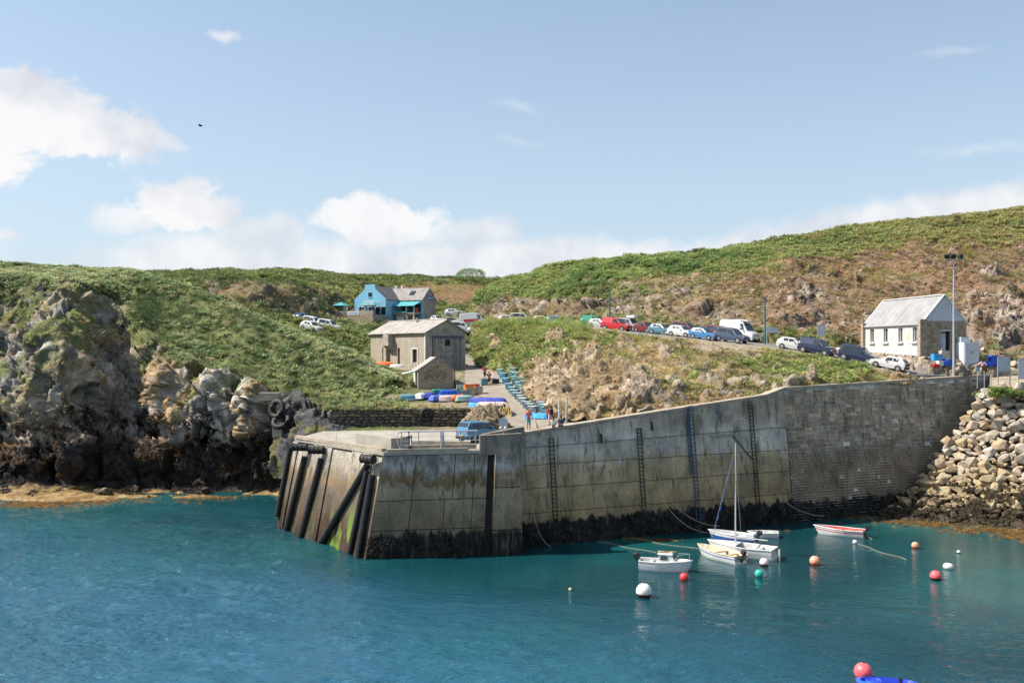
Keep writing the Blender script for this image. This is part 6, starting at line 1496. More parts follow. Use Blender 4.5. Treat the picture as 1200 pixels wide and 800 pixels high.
cars = [
 ('hatch', 'teal', 776, 127.0, -46, 'teal hatchback parked on the upper road between the small red car and the white one'),
 ('hatch', 'white', 799, 123.5, -47, 'small white hatchback in front of the maroon people carrier'),
 ('mpv', 'maroon', 803, 131.5, -40, 'maroon people carrier parked at the foot of the hill behind a white hatchback'),
 ('hatch', 'blue', 825, 120.0, -44, 'bright sky blue hatchback parked on the upper road'),
 ('mpv', 'maroon', 842, 126.0, -50, 'dull red people carrier half hidden between the blue hatchback and the tall white van'),
 ('mpv', 'slate', 857, 118.0, -44, 'dark slate blue people carrier in front of the tall white van'),
 ('van', 'white', 866, 125.5, -48, 'tall white high roof van, the biggest vehicle on the upper road'),
 ('hatch', 'white', 883, 114.6, -42, 'white hatchback below the tall white van, at the edge of the bank'),
 ('hatch', 'white', 930, 112.6, -35, 'white hatchback alone to the left of the navy van'),
 ('panel', 'navy', 957, 109.6, -44, 'navy panel van with grey bonnet between a white hatchback and a navy people carrier'),
 ('mpv', 'navy', 1005, 106.0, -38, 'navy people carrier near the left end of the white building'),
 ('hatch', 'white', 1041, 103.0, 140, 'small white hatchback with black tailgate in front of the white building'),
 ('panel', 'red', 722, 131.5, -36, 'bright red panel van high on the upper road'),
 ('mpv', 'grey', 738, 135.5, -50, 'grey camper with white roof box behind the bright red van'),
 ('hatch', 'maroon', 757, 132.0, -60, 'small dark red car just left of the teal hatchback'),
 ('hatch', 'silver', 704, 137.0, -40, 'silver hatchback just left of the bright red van'),
 ('panel', 'green', 697, 141.5, -30, 'green van peeping over the bank at the top of the road, the nearer of two'),
 ('panel', 'green', 708, 143.5, -30, 'green van directly behind the silver hatchback'),
 ('hatch', 'yellow', 638, 151.0, -20, 'pale yellow car roof showing above the bank, far up the road'),
 ('hatch', 'blue', 653, 149.5, -20, 'blue car roof showing above the bank beside the pale yellow one'),
 ('mpv', 'beige', 612, 160.0, -12, 'beige camper far up the road beside a white car'),
 ('hatch', 'white', 597, 158.5, -14, 'white car far up the road beside the beige camper'),
]
for kind, col, px, D, hd, lab in cars:
    t = vehicle(kind, col, lab, 'parked_van' if kind in ('van', 'panel') else 'parked_car', side_glass=(kind not in ('panel', 'van')), extra={'white1041': 'blackrear', 'grey738': 'roofbox', 'white866': 'vent'}.get(col + str(px)))
    t['group'] = 'vehicles parked along the upper road'; park(t, px, D, hd)
    if px == 957: MB().box((1.55, 0, 1.045), (.75, 1.4, .03), PA['grey']).build('bonnet_panel', t)
far_cars = [
 ('panel', 'white', 385, 160.0, -22, 'large white van among the scrub below the cafe', -.35), ('mpv', 'white', 367, 163.0, -30, 'white minibus with dark windows left of the large white van', -.45), ('hatch', 'blue', 355, 166.0, 60, 'blue car at the left end of the far group', 0),
 ('hatch', 'white', 365, 152.0, -30, 'white car roof in the scrub below the white minibus', -.1),
 ('mpv', 'white', 542, 163.0, -10, 'white people carrier just right of the boathouse roof', 0), ('van', 'white', 557, 170.0, -8, 'white van with a red stripe in the valley car park', 0), ('hatch', 'white', 561, 161.0, -8, 'white hatchback in front of the van with the red stripe', 0),
 ('hatch', 'blue', 532, 167.0, -80, 'dark blue car half hidden behind the boathouse ridge', 0), ('hatch', 'white', 533, 186.0, -10, 'white car roof above the valley car park, far off', 1.1), ('hatch', 'white', 513, 180.0, -60, 'white car beside the grey gable of the annexe', .4)]
for kind, col, px, D, hd, lab, dz in far_cars:
    t = vehicle(kind, col, lab, 'parked_van' if kind in ('van', 'panel') else 'parked_car', side_glass=(kind != 'van'), extra='stripe' if px == 557 else None)
    t['group'] = 'vehicles parked up the valley'; park(t, px, D, hd, None, ['valley', 'road'], .15 + dz)
t = vehicle('mpv', 'vanblue', 'faded blue van seen from behind on the quay deck, yellow plate on its tail', 'parked_van', extra='yellowplate'); t['category'] = 'van'
t.location = WZ(562.5, 84.2, 8.47); t.rotation_euler = (0, 0, R(42))

# ================================================================== boats
M_HULLW = mat_simple('white_gelcoat', (.66, .66, .64), .3, noise=.06, nscale=1.5, coat=.3); M_HULLB = mat_simple('blue_hull_paint', (.03, .10, .35), .4); M_HULLR = mat_simple('red_hull_paint', (.50, .04, .03), .4)
M_INNER = mat_simple('boat_inside_cream', (.55, .48, .36), .7, noise=.2); M_INNERW = mat_simple('boat_inside_grey', (.50, .50, .48), .7, noise=.2); M_REDIN = mat_simple('boat_inside_red', (.55, .10, .07), .6, noise=.2)
M_AF = mat_simple('antifoul_red', (.22, .03, .02), .7); M_AFB = mat_simple('antifoul_blue', (.02, .09, .28), .7); M_ALU = mat_simple('mast_aluminium', (.62, .63, .64), .35, metal=.2); M_TEAK = mat_simple('varnished_wood', (.34, .19, .08), .5)
def hull_boat(name, loc, head, L, Bm, fb, label, cat='boat', af=M_AF, stripe=None, low=None, inner=M_INNERW, gun=M_HULLW, deck=0.0, thw=2, motor=True, sheer=.35, group='small boats moored inside the harbour wall', top=M_HULLW):
    t = empty(name, loc, R(head), label, cat, group); n = 14
    def sec(u):                        # u 0 stern .. 1 bow
        bw = Bm / 2 * (min(1, .80 + .5 * u) if u < .4 else math.cos((u - .4) / .6 * math.pi / 2) ** .62 if u < 1 else 0)
        bw = max(bw, .02); sh_ = fb * (.88 + sheer * max(0, u - .25) ** 1.6 + .06 * (1 - u)); x = (u - .5) * L
        rake = .12 * L * max(0, u - .75) / .25
        return x, bw, sh_, rake
    rows = [(0.0, 1.0), (.30, .97), (.42, .95), (.80, .86), (1.12, .70), (1.5, .12)]     # (depth below sheer as part of freeboard, beam factor)
    mats = [stripe or top, top, top, top if not af else top, af or top]
    vs = []; 
    for i in range(n + 1):
        u = i / n; x, bw, s_, rk = sec(u)
        for d, bf in rows: vs.append((x + rk * (1 - d * .9), bw * bf, s_ * (1 - d) if d <= .8 else (s_ * .2 if d < 1 else -.12 * (d - .8) * 3)))
    nr = len(rows); hb = MB()
    o = {}
    hb.mats = []
    left = vs; right = [(x, -y, z) for x, y, z in vs]
    for side, arr in ((0, left), (1, right)):
        for r_ in range(nr - 1):
            fs = [(i * nr + r_, i * nr + r_ + 1, (i + 1) * nr + r_ + 1, (i + 1) * nr + r_) for i in range(n)]
            if side: fs = [f[::-1] for f in fs]
            hb.add(arr, fs, [top, stripe or top, low or top, low or top, af or top][r_])
    hb.add([left[r_] for r_ in range(nr)] + [right[r_] for r_ in range(nr)], [tuple(range(nr)) + tuple(range(2 * nr - 1, nr - 1, -1))], top)
    me = hb.mesh('hull', fix=False)
    b = bmesh.new(); b.from_mesh(me); bmesh.ops.remove_doubles(b, verts=b.verts, dist=.001); bmesh.ops.delete(b, geom=[v for v in b.verts if not v.link_faces], context='VERTS'); bmesh.ops.recalc_face_normals(b, faces=b.faces); b.to_mesh(me); b.free()
    obj('hull', me, t)
    # inside
    ib = MB(); iv = []
    for i in range(n + 1):
        u = i / n; x, bw, s_, rk = sec(u); w_ = max(.0, bw - .07)
        iv += [(x + rk * .95, w_, s_ - .005), (x + rk * .5, w_ * .8, max(.08, s_ * .35)), (x + rk * .5, 0, max(.05, s_ * .30)), (x + rk * .5, -w_ * .8, max(.08, s_ * .35)), (x + rk * .95, -w_, s_ - .005)]
    ib.add(iv, [(i * 5 + k, (i + 1) * 5 + k, (i + 1) * 5 + k + 1, i * 5 + k + 1) for i in range(n) for k in range(4)], inner); ib.build('inside', t, fix=False)
    # gunwale
    g = MB(); pts = [Vector((sec(i / n)[0] + sec(i / n)[3], sec(i / n)[1], sec(i / n)[2])) for i in range(n + 1)]; g.tube(pts + [Vector((p.x, -p.y, p.z)) for p in pts[::-1][1:]], .045, gun, 6, closed=False); g.build('gunwale', t)
    for k in range(thw):
        u = .25 + .28 * k; x, bw, s_, rk = sec(u); MB().box((x, 0, s_ - .13), (.26, bw * 1.86, .05), inner if inner is not M_INNER else M_TEAK).build('thwart', t)
    x, bw, s_, rk = sec(0); MB().box((x + .03, 0, s_ - .2), (.06, bw * 1.7, .42), M_TEAK if inner is M_INNER else inner).build('transom', t)
    if deck:
        db = MB(); dv = []; m_ = 8
        for i in range(m_ + 1):
            u = 1 - deck + deck * i / m_; x, bw, s_, rk = sec(min(u, 1)); dv += [(x + rk, bw - .03, s_ + .012), (x + rk, 0, s_ + .07), (x + rk, -bw + .03, s_ + .012)]
        db.add(dv, [(i * 3 + k, (i + 1) * 3 + k, (i + 1) * 3 + k + 1, i * 3 + k + 1) for i in range(m_) for k in range(2)] + [(0, 1, 2)], top); db.build('foredeck', t, fix=False)
    if motor:
        ob = empty('outboard_motor', (-L / 2 - .12, 0, fb * .95)); ob.parent = t; ob.rotation_euler = (0, R(-18), 0)
        MB().box((-.05, 0, .32), (.42, .28, .36), M_IRON).build('cowling', ob, bevel=.05); MB().box((-.08, 0, -.15), (.14, .1, .7), M_IRON).build('drive_leg', ob); MB().tube([(.1, 0, .25), (.55, .05, .32)], .025, M_IRON, 5).build('tiller', ob)
    return t, sec
def wpos(px, row): D = CH * F / (row - HZ); return W(px, row, D)
def at_line(px, row, dz=0): p = wpos(px, row); p.z = dz; return p
# heading: 0 = bow to +x; the far boats lie with bows towards the wall
b1, sc1 = hull_boat('cabin_boat', at_line(777, 668), -16, 3.55, 1.6, .78, 'white cabin boat with blue bottom, the nearest of the moored boats', af=M_AFB, low=None, motor=True, deck=.62, thw=1, inner=M_INNERW)
m = MB(); m.hull([(-.35, -.58, .68), (.95, -.46, .78), (.95, .46, .78), (-.35, .58, .68)], [(-.25, -.50, 1.30), (.65, -.40, 1.28), (.65, .40, 1.28), (-.25, .50, 1.30)], M_HULLW); m.build('cabin', b1)
MB().hull([(-.38, -.55, 1.303), (.75, -.45, 1.283), (.75, .45, 1.283), (-.38, .55, 1.303)], [(-.32, -.5, 1.36), (.68, -.4, 1.33), (.68, .4, 1.33), (-.32, .5, 1.36)], M_HULLW).build('cabin_roof', b1)
for s in (-1, 1): MB().hull([(-.15, s * .53, .90), (.38, s * .49, .90), (.36, s * .45, 1.2), (-.12, s * .49, 1.2)], [(-.15, s * .575, .90), (.38, s * .54, .90), (.36, s * .50, 1.2), (-.12, s * .535, 1.2)], M_GLASS).build('side_window', b1)
MB().box((.84, .0, 1.05), (.05, .3, .2), M_GLASS, M=Matrix.Rotation(R(-30), 3, 'Y')).build('front_window', b1)
m = MB(); m.tube([(-.3, -.2, 1.42), (1.0, .15, 1.44)], .05, M_TEAK, 6); m.tube([(-.4, .05, 1.42), (.7, .0, 1.42)], .04, M_INNER, 6); m.build('oars', b1)
m = MB(); m.tube([(1.05, -.45, .9), (1.1, -.45, 1.25), (2.0, 0, 1.35), (1.1, .45, 1.25), (1.05, .45, .9)], .018, M_GALV, 5); m.tube([(2.0, 0, 1.35), (1.95, 0, .95)], .018, M_GALV, 5); m.build('pulpit', b1)
hull_boat('open_boat', at_line(845, 655), 122, 4.3, 1.85, .72, 'open white boat with navy line and cream inside, between cabin boat and sailing dinghy', stripe=M_HULLB, af=None, inner=M_INNER, gun=M_INNER)
b3, sc3 = hull_boat('sailing_boat', at_line(872, 652), 148, 4.9, 2.25, .95, 'white sailing dinghy with tall bare mast and red bottom', cat='sailing boat', motor=False, deck=.40, thw=1, inner=M_INNERW)
MB().tube([(.7, 0, .5), (.7, 0, 9.1)], [.055, .035], M_ALU, 8).build('mast', b3)
m = MB(); m.tube([(.6, 0, 1.55), (-1.9, 0, 1.5)], .035, M_ALU, 6); m.build('boom', b3)
m = MB()
for a in ((2.75, 0, 1.05),): m.tube([a, (.7, 0, 8.8)], .012, M_GALV, 4)
for s in (-1, 1): m.tube([(.5, s * .95, .8), (.7, 0, 7.6)], .012, M_GALV, 4)
m.build('rigging', b3)
m = MB()
for i in range(9): 
    a = i / 9; m.tube([(2.6 - 1.75 * a, .02, 1.2 + 6.8 * a), (2.6 - 1.75 * (a + .06), .02, 1.2 + 6.8 * (a + .06))], .04, M_HULLB, 5)
m.build('furled_jib', b3)
MB().box((-2.85, .0, .35), (.08, .3, 1.1), M_HULLW).build('rudder', b3)
b4, _ = hull_boat('open_boat', at_line(861, 634), 146, 3.9, 1.7, .72, 'white boat with blue topsides moored behind the sailing dinghy, grey inside', low=M_HULLB, af=M_HULLB, inner=M_INNERW, thw=2)
MB().box((-1.5, 0, .75), (.8, 1.1, .25), M_SIGNG).build('cover', b4, bevel=.05)
hull_boat('tender', at_line(896, 629), 168, 2.4, 1.35, .5, 'small plain white tender, farthest back of the moored boats', af=None, motor=False, thw=2, sheer=.15)
b5, _ = hull_boat('rowing_boat', at_line(986, 627), 150, 3.9, 1.7, .66, 'white rowing boat with red inside and gunwale stripe near the boulder slope', af=M_HULLW, stripe=M_HULLR, inner=M_REDIN, thw=2)
# plastic rowing tender cut by the bottom edge
t = empty('plastic_tender', at_line(1040, 806), R(-12), 'bright blue plastic boat cut by the bottom edge of the photo', 'boat')
M_BLB = mat_simple('bright_blue_plastic', (.03, .11, .62), .35, noise=.05); M_BLB2 = mat_simple('inner_blue_plastic', (.02, .05, .45), .4, noise=.05)
def oval(a, b, x0=0, n=28, p=.8): return [(x0 + a * math.copysign(abs(math.cos(q)) ** p, math.cos(q)), b * math.copysign(abs(math.sin(q)) ** p, math.sin(q))) for q in [i * 2 * math.pi / n for i in range(n)]]
def ring(m, o0, z0, o1, z1, mat): n = len(o0); m.add([(x, y, z0) for x, y in o0] + [(x, y, z1) for x, y in o1], [(i, (i + 1) % n, n + (i + 1) % n, n + i) for i in range(n)], mat)
m = MB(); ring(m, oval(1.15, .45), -.1, oval(1.45, .68), .18, M_BLB); ring(m, oval(1.45, .68), .18, oval(1.5, .72), .30, M_BLB); ring(m, oval(1.5, .72), .30, oval(1.28, .54), .36, M_BLB); m.build('hull', t, fix=False)
m = MB(); ring(m, oval(1.28, .54), .36, oval(1.1, .42), .08, M_BLB2); m.add([(x, y, .08) for x, y in oval(1.1, .42)], [tuple(range(28))], M_BLB2); m.build('inside', t, fix=False)
m = MB(); ring(m, oval(.42, .44, -.62), .20, oval(.36, .36, -.62), .37, M_BLB); ring(m, oval(.36, .36, -.62), .37, oval(.28, .28, -.62), .30, M_BLB2); m.add([(x, y, .30) for x, y in oval(.28, .28, -.62)], [tuple(range(28))], M_BLB2); m.build('seat', t, fix=False)
MB().tube([(.62, .1, .3), (.62, .1, .52)], .09, M_IRON, 8).build('rowlock', t)
# ---- buoys
def buoy(px, row, rpx, mat, label, low=None, sq=1.0, sink=.25, band=None):
    D = CH * F / (row - HZ); r = rpx * D / F; t = empty('mooring_buoy', W(px, row, D) + Vector((0, r, 0)), 0, label, 'buoy', 'mooring buoys in the harbour')
    zc = r * (1 - sink) * sq
    m = MB(); m.sphere((0, 0, zc), r, mat, 20, 14, (1, 1, sq)); me = m.mesh('float', smooth=True)
    if low is not None:
        me.materials.append(low)
        for p in me.polygons:
            if p.center.z < zc - r * .25: p.material_index = 1
    obj('float', me, t)
    MB().tube([(.02, 0, zc + r * sq * .97), (.02, 0, zc + r * sq + .05)], .05, M_IRON, 6).build('lifting_eye', t); return t
M_BW = mat_simple('white_buoy', (.68, .66, .63), .5, noise=.12); M_BR = mat_simple('red_buoy', (.72, .06, .06), .4, noise=.1); M_BP = mat_simple('pink_red_buoy', (.78, .12, .14), .4, noise=.1); M_BO = mat_simple('faded_orange_buoy', (.72, .33, .22), .5, noise=.15); M_BO2 = mat_simple('orange_buoy', (.75, .14, .04), .5)
M_BG = mat_simple('green_buoy', (.03, .42, .32), .4, noise=.1); M_BAND = mat_simple('dark_growth', (.05, .015, .012), .8); M_BYEL = mat_simple('pale_yellow_float', (.6, .6, .35), .5)
buoy(756, 702, 9.5, M_BW, 'large white buoy, the nearest one left of the boats', M_BAND)
buoy(802.7, 681, 5.3, M_BR, 'bright red buoy under the bow of the cabin boat')
buoy(891, 677, 5.2, M_BG, 'green buoy in front of the sailing dinghy')
buoy(897, 664, 5.4, M_BW, 'white buoy with dark red waterline behind the green one', M_AF)
buoy(957, 663, 6.2, M_BO, 'pale orange buoy alone in open water right of the white and green pair', M_BO2)
buoy(1003, 637.5, 2.8, M_BW, 'tiny white float below the red and white rowing boat')
buoy(1074.5, 643, 4.4, M_BO, 'small pale orange buoy close to the boulder slope', M_BO2)
buoy(1124.5, 648.5, 2.2, M_BW, 'tiny white float farthest right, off the boulders', M_BAND)
buoy(1114, 668, 6.0, M_BW, 'low white buoy just above the red pink one', None, .72)
buoy(1099.5, 681, 6.6, M_BP, 'pink red buoy with weed at its waterline left below the low white one', M_BAND)
buoy(1015.5, 798, 10.6, M_BP, 'large pink red buoy beside the blue plastic boat at the bottom edge')
buoy(668.5, 692, 2.0, M_BYEL, 'tiny yellowish float alone in the middle of the water')
# ---- ropes
def rope(pts, label, r=.018, sag=.0, mat=M_ROPE, name='mooring_rope'):
    P_ = [Vector(p) for p in pts]; out = []
    for a, b in zip(P_, P_[1:]):
        sd = Vector((-(b - a).y, (b - a).x, 0)) * .03
        for i in range(16): u = i / 16; out.append(a.lerp(b, u) - Vector((0, 0, sag * 4 * u * (1 - u))) + sd * math.sin(u * 9) * (0 if sag else 1))
    out.append(P_[-1]); base = out[0].copy(); o = MB().tube([p - base for p in out], r, mat, 5).build(name); o.location = base
    tag(o, label, 'rope', 'mooring ropes hanging from the harbour wall')
def wp(t, z): return wall_pt(t, z, .35)
def curve_rope(t0, z0, end, label, mat=M_ROPE):
    a = wp(t0, z0); b = Vector(end); pts = []
    for i in range(15):
        u = i / 14; x = a.lerp(b, u ** 1.8); x.z = a.z + (b.z - a.z) * (1 - (1 - u) ** 1.7); pts.append(x)
    o = MB().tube([p - a for p in pts], .03, mat, 5).build('mooring_rope'); o.location = a; tag(o, label, 'rope', 'mooring ropes hanging from the harbour wall')
curve_rope(.6, 9.2, at_line(646, 641, .05), 'pale rope hanging from the left end of the wall beside the quay head')
curve_rope(7.1, 10.0, at_line(742, 629, .05), 'pale rope sweeping from the wall into the water left of the middle ladder')
curve_rope(4.0, 3.0, at_line(690, 628, .05), 'dark rope trailing from the foot of the leftmost ladder', M_IRON); curve_rope(4.5, 3.0, at_line(698, 630, .05), 'dark rope trailing beside the foot of the leftmost ladder', M_IRON)
curve_rope(12.9, 8.0, at_line(829, 628, .3), 'pale rope from the wall to the blue and white boat, the left one'); curve_rope(13.2, 8.0, at_line(843, 624, .6), 'pale rope from the wall to the blue and white boat, the right one')
curve_rope(24.9, 7.5, at_line(966, 613, .7), 'pale rope from the wall to the bow of the red and white rowing boat')
rope([at_line(730, 629, .03), at_line(828, 645, .03), at_line(834, 641, .55)], 'yellowish rope floating from the wall foot to the cream open boat')
rope([at_line(700, 634, .03), at_line(770, 648, .03)], 'long pale rope floating on the dark water left of the cabin boat')
rope([at_line(808, 654, .9), at_line(825, 652, .15), at_line(834, 641, .6)], 'short rope between the cabin boat and the open boat', sag=.15)
rope([at_line(1006, 627, .4), at_line(1022, 632, .03)], 'pale stern rope of the red and white rowing boat')
rope([at_line(1003, 637, .03), at_line(1062, 656, .03)], 'thin pale rope floating from the tiny white float')
MB().tube([(0, 0, 0), (-.6, -.7, -1.6), (-1.0, -1.0, -3.2)], .03, M_IRON, 4)
t = empty('sea_bird', W(235, 147.5, 95), 0, 'small dark bird gliding in the sky above the headland', 'bird')
m = MB(); m.sphere((0, 0, 0), .09, M_IRON, 8, 6, (2.4, 1, 1)); m.build('body', t, smooth=True)
for s in (-1, 1): MB().hull([(.06, 0, .03), (-.10, 0, .03), (-.13, s * .24, .12), (-.08, s * .42, .04), (.02, s * .24, .13)], [(.06, 0, .05), (-.10, 0, .05), (-.13, s * .24, .135), (-.08, s * .42, .05), (.02, s * .24, .145)], M_IRON).build('wing', t)

# ================================================================== people
def person_mesh(joints, radii, edges, lvl=1):
    me = bpy.data.meshes.new('p'); me.from_pydata(joints, edges, []); o = bpy.data.objects.new('p', me); COL.objects.link(o)
    sk = o.modifiers.new('s', 'SKIN'); o.modifiers.new('u', 'SUBSURF').levels = lvl
    if not me.skin_vertices: 
        bpy.context.view_layer.objects.active = o
    for i, v_ in enumerate(me.skin_vertices[0].data if me.skin_vertices else []): v_.radius = (radii[i], radii[i]); v_.use_root = (i == 0)
    dg = bpy.context.evaluated_depsgraph_get(); dg.update(); ev = o.evaluated_get(dg); out = bpy.data.meshes.new_from_object(ev)
    bpy.data.objects.remove(o); return out
POSE = {}
def pose(name, hip_z=.94, lean=0.0, knees=None, feet=None, hands=None, elbows=None):
    """joint positions for one figure facing -y"""
    h = hip_z; J = []; Rr = []; E = []; tagj = []
    def j(p, r, part, parent=None):
        J.append(Vector(p)); Rr.append(r); tagj.append(part)
        if parent is not None: E.append((parent, len(J) - 1))
        return len(J) - 1
    pel = j((0, 0, h), .145, 'leg'); wst = j((0, -lean * .3, h + .18), .135, 'top', pel); ch = j((0, -lean * .7, h + .38), .155, 'top', wst); nk = j((0, -lean, h + .56), .06, 'skin', ch); hd = j((0, -lean - .015, h + .66), .095, 'head', nk); tp = j((0, -lean - .01, h + .76), .09, 'head', hd)
    for k, s in enumerate((-1, 1)):
        e = elbows[k]; hn = hands[k]; kn = knees[k]; ft = feet[k]
        sh_ = j((s * .19, -lean * .8, h + .48), .07, 'top', ch); el_ = j(e, .05, 'top', sh_); wr_ = j(hn, .034, 'skin', el_); d = (Vector(hn) - Vector(e)).normalized(); pm = j(Vector(hn) + d * .08, .04, 'skin', wr_)
        side = Vector((0, 1, 0)) if abs(d.y) < .8 else Vector((1, 0, 0))
        for f in range(4): j(Vector(hn) + d * (.16 - .012 * abs(f - 1.3)) + side * (f - 1.5) * .022, .009, 'skin', pm)
        j(Vector(hn) + d * .09 + side * .06, .01, 'skin', wr_)
        hp = j((s * .095, 0, h - .06), .10, 'leg', pel); kk = j(kn, .068, 'leg', hp); an = j(ft, .045, 'skin', kk); j(Vector(ft) + Vector((0, -.16, -.035)), .042, 'shoe', an)
    me = person_mesh(J, Rr, E); 
    # vertex -> nearest bone
    segs = [(a, b) for a, b in E]; tg = []
    for v_ in me.vertices:
        best = None
        for a, b in segs:
            A_, B_ = J[a], J[b]; u = max(0, min(1, (v_.co - A_).dot(B_ - A_) / max(1e-9, (B_ - A_).length_squared))); d = (v_.co - (A_ + (B_ - A_) * u)).length - (Rr[a] * (1 - u) + Rr[b] * u)
            if best is None or d < best[0]: best = (d, tagj[b] if tagj[b] != 'skin' or u > .25 else tagj[a], tagj[a], u)
        tg.append(best[1])
    return me, tg
legs = ([(-.10, -.02, .50), (.10, -.02, .50)], [(-.12, .02, .085), (.12, .02, .085)])
POSE['stand'] = pose('stand', knees=legs[0], feet=legs[1], elbows=[(-.30, .02, 1.17), (.30, .02, 1.17)], hands=[(-.29, -.10, .93), (.29, -.10, .93)])
POSE['hips'] = pose('hips', knees=legs[0], feet=legs[1], elbows=[(-.42, .08, 1.20), (.42, .08, 1.20)], hands=[(-.22, -.08, 1.06), (.22, -.08, 1.06)])
POSE['lean'] = pose('lean', lean=.14, knees=legs[0], feet=legs[1], elbows=[(-.27, -.16, 1.16), (.27, -.16, 1.16)], hands=[(-.18, -.38, 1.08), (.18, -.38, 1.08)])
POSE['walk'] = pose('walk', knees=[(-.10, -.18, .52), (.10, .06, .50)], feet=[(-.11, -.24, .10), (.11, .34, .13)], elbows=[(-.28, .10, 1.17), (.28, -.08, 1.17)], hands=[(-.27, .02, .93), (.27, -.28, 1.0)])
POSE['sit'] = pose('sit', hip_z=.55, lean=.06, knees=[(-.12, -.42, .52), (.12, -.42, .52)], feet=[(-.12, -.44, .10), (.12, -.44, .10)], elbows=[(-.28, -.12, .76), (.28, -.12, .76)], hands=[(-.16, -.34, .64), (.16, -.34, .64)])
M_SKIN = mat_simple('skin', (.48, .27, .18), .6, noise=.05); M_HAIRD = mat_simple('dark_hair', (.03, .02, .015), .8); M_HAIRB = mat_simple('brown_hair', (.16, .09, .045), .8); M_SHOE = mat_simple('shoes', (.06, .055, .05), .7)
CL = {k: mat_simple('cloth_' + k, c, .85, noise=.08) for k, c in dict(orange=(.70, .13, .05), red=(.52, .05, .05), black=(.02, .02, .024), navy=(.03, .05, .12), white=(.66, .64, .62), pink=(.68, .45, .50), cyan=(.04, .38, .50), teal=(.04, .28, .32), grey=(.25, .26, .28), brown=(.22, .12, .07), purple=(.14, .05, .20), yellow=(.65, .5, .15)).items()}
def person(kind, loc, rz, top, leg, label, hair=M_HAIRB, hat=None, group=None, bag=None, bare_arms=True, sc=1.0):
    me, tg = POSE[kind]; t = empty('person', loc, R(rz), label, 'person', group); t.scale = (sc,) * 3
    b = me.copy(); b.materials.clear(); b.materials.append(M_SKIN); obj('body', b, t)
    bm0 = bmesh.new(); bm0.from_mesh(me); bm0.normal_update()
    def shell(nm, test, off, mat):
        bb = bm0.copy(); bb.verts.ensure_lookup_table()
        kill = [f for f in bb.faces if not all(test(v_) for v_ in f.verts)]
        bmesh.ops.delete(bb, geom=kill, context='FACES'); bmesh.ops.delete(bb, geom=[v_ for v_ in bb.verts if not v_.link_faces], context='VERTS')
        for v_ in bb.verts: v_.co += v_.normal * off
        m_ = bpy.data.meshes.new(nm); bb.to_mesh(m_); bb.free(); m_.materials.clear(); m_.materials.append(mat); 
        if len(m_.polygons): obj(nm, m_, t)
    zc = max(v_.co.z for v_ in me.vertices)
    shell('shirt', lambda v_: tg[v_.index] == 'top' and not (bare_arms and abs(v_.co.x) > .27), .018, CL[top])
    shell('trousers', lambda v_: tg[v_.index] == 'leg', .016, CL[leg])
    shell('hair', lambda v_: tg[v_.index] == 'head' and (v_.co.z > zc - .10 or v_.normal.y > .2), .014, hat or hair)
    shell('shoes', lambda v_: tg[v_.index] == 'shoe', .012, M_SHOE)
    hz = zc - .13; hy = -.10 if kind != 'lean' else -.24
    MB().sphere((0, min(v_.co.y for v_ in me.vertices if v_.co.z > zc - .2) - .008, hz), .016, M_SKIN, 6, 4).build('nose', t)
    for s in (-1, 1): MB().sphere((s * .033, min(v_.co.y for v_ in me.vertices if v_.co.z > zc - .2) + .006, hz + .03), .010, M_IRON, 6, 4).build('eye', t)
    if bag: MB().box((0, .24, 1.24), (.32, .22, .46), bag).build('backpack', t, bevel=.05)
    bm0.free(); return t
def gp(px, row, keys=None): return pick(px, row, keys) or W(px, row, 100)
person('stand', WZ(619.5, 81.6, 9.72), 10, 'orange', 'cyan', 'person in orange top and turquoise trousers standing at the left end of the harbour wall', hat=CL['orange'], bare_arms=False)
person('lean', WZ(645, 81.7, 10.0), 200, 'red', 'pink', 'person in red and dark top standing beside two people sitting on the wall', bag=CL['black'])
p = person('sit', WZ(648.5, 81.3, 9.42), 190, 'white', 'white', 'person in white sitting on the wall top at the foot of the person in red', hair=M_HAIRB)
p = person('sit', WZ(657.5, 81.7, 9.52), 185, 'navy', 'navy', 'person in dark blue sitting on the wall top right of the person in white', hair=M_HAIRD)
person('hips', WZ(568, 116.8, ground_z((568-600)/F*116.8, 116.8, ['lane', 'apron'])), 40, 'red', 'black', 'person in red top standing on the lane behind the one in black', hair=M_HAIRD, bare_arms=False)
person('lean', WZ(573.5, 113.0, ground_z((573.5-600)/F*113, 113, ['lane', 'apron'])), -30, 'black', 'black', 'person in black bending over the boxes on the lane', hair=M_HAIRD, bare_arms=False)
person('hips', WZ(1151, 103.6, ground_z(551/F*103.6, 103.6, ['road', 'terrace', 'car_park'], 14.4)), 170, 'pink', 'white', 'person in pale pink shirt, hands on hips, by the blue crates at the cold store', hair=M_HAIRB, bare_arms=False)
cf = [(-2.8, -2.4, 'white', 'sit', 'leftmost guest on the cafe terrace, in white under the parasol'), (-1.4, -3.0, 'navy', 'sit', 'guest in navy under the teal parasol'), (-.6, -2.2, 'pink', 'stand', 'guest in pink standing near the left awning post'),
      (1.4, -2.6, 'black', 'sit', 'guest in black sitting above the white banner'), (3.0, -2.4, 'purple', 'stand', 'guest in purple standing under the terrace awning'), (3.9, -3.1, 'white', 'sit', 'guest in white sitting right of the banner'), (4.6, -2.7, 'pink', 'stand', 'guest in pink standing under the right part of the awning'),
      (5.4, -3.2, 'purple', 'sit', 'guest in purple sitting by the right awning post'), (6.1, -2.6, 'black', 'stand', 'guest in black at the right end of the terrace'), (.4, -3.1, 'grey', 'stand', 'guest in grey standing just right of the blue post')]
bhm = Matrix.Translation((-31.6, 188.3, 22.4)) @ Matrix.Rotation(R(-24.3), 4, 'Z')
for x, y, c_, kd, lab in cf:
    person(kd, bhm @ Vector((x, y, 1.12)), random.uniform(-60, 60), c_, 'navy', lab, group='guests on the cafe terrace', bare_arms=False)
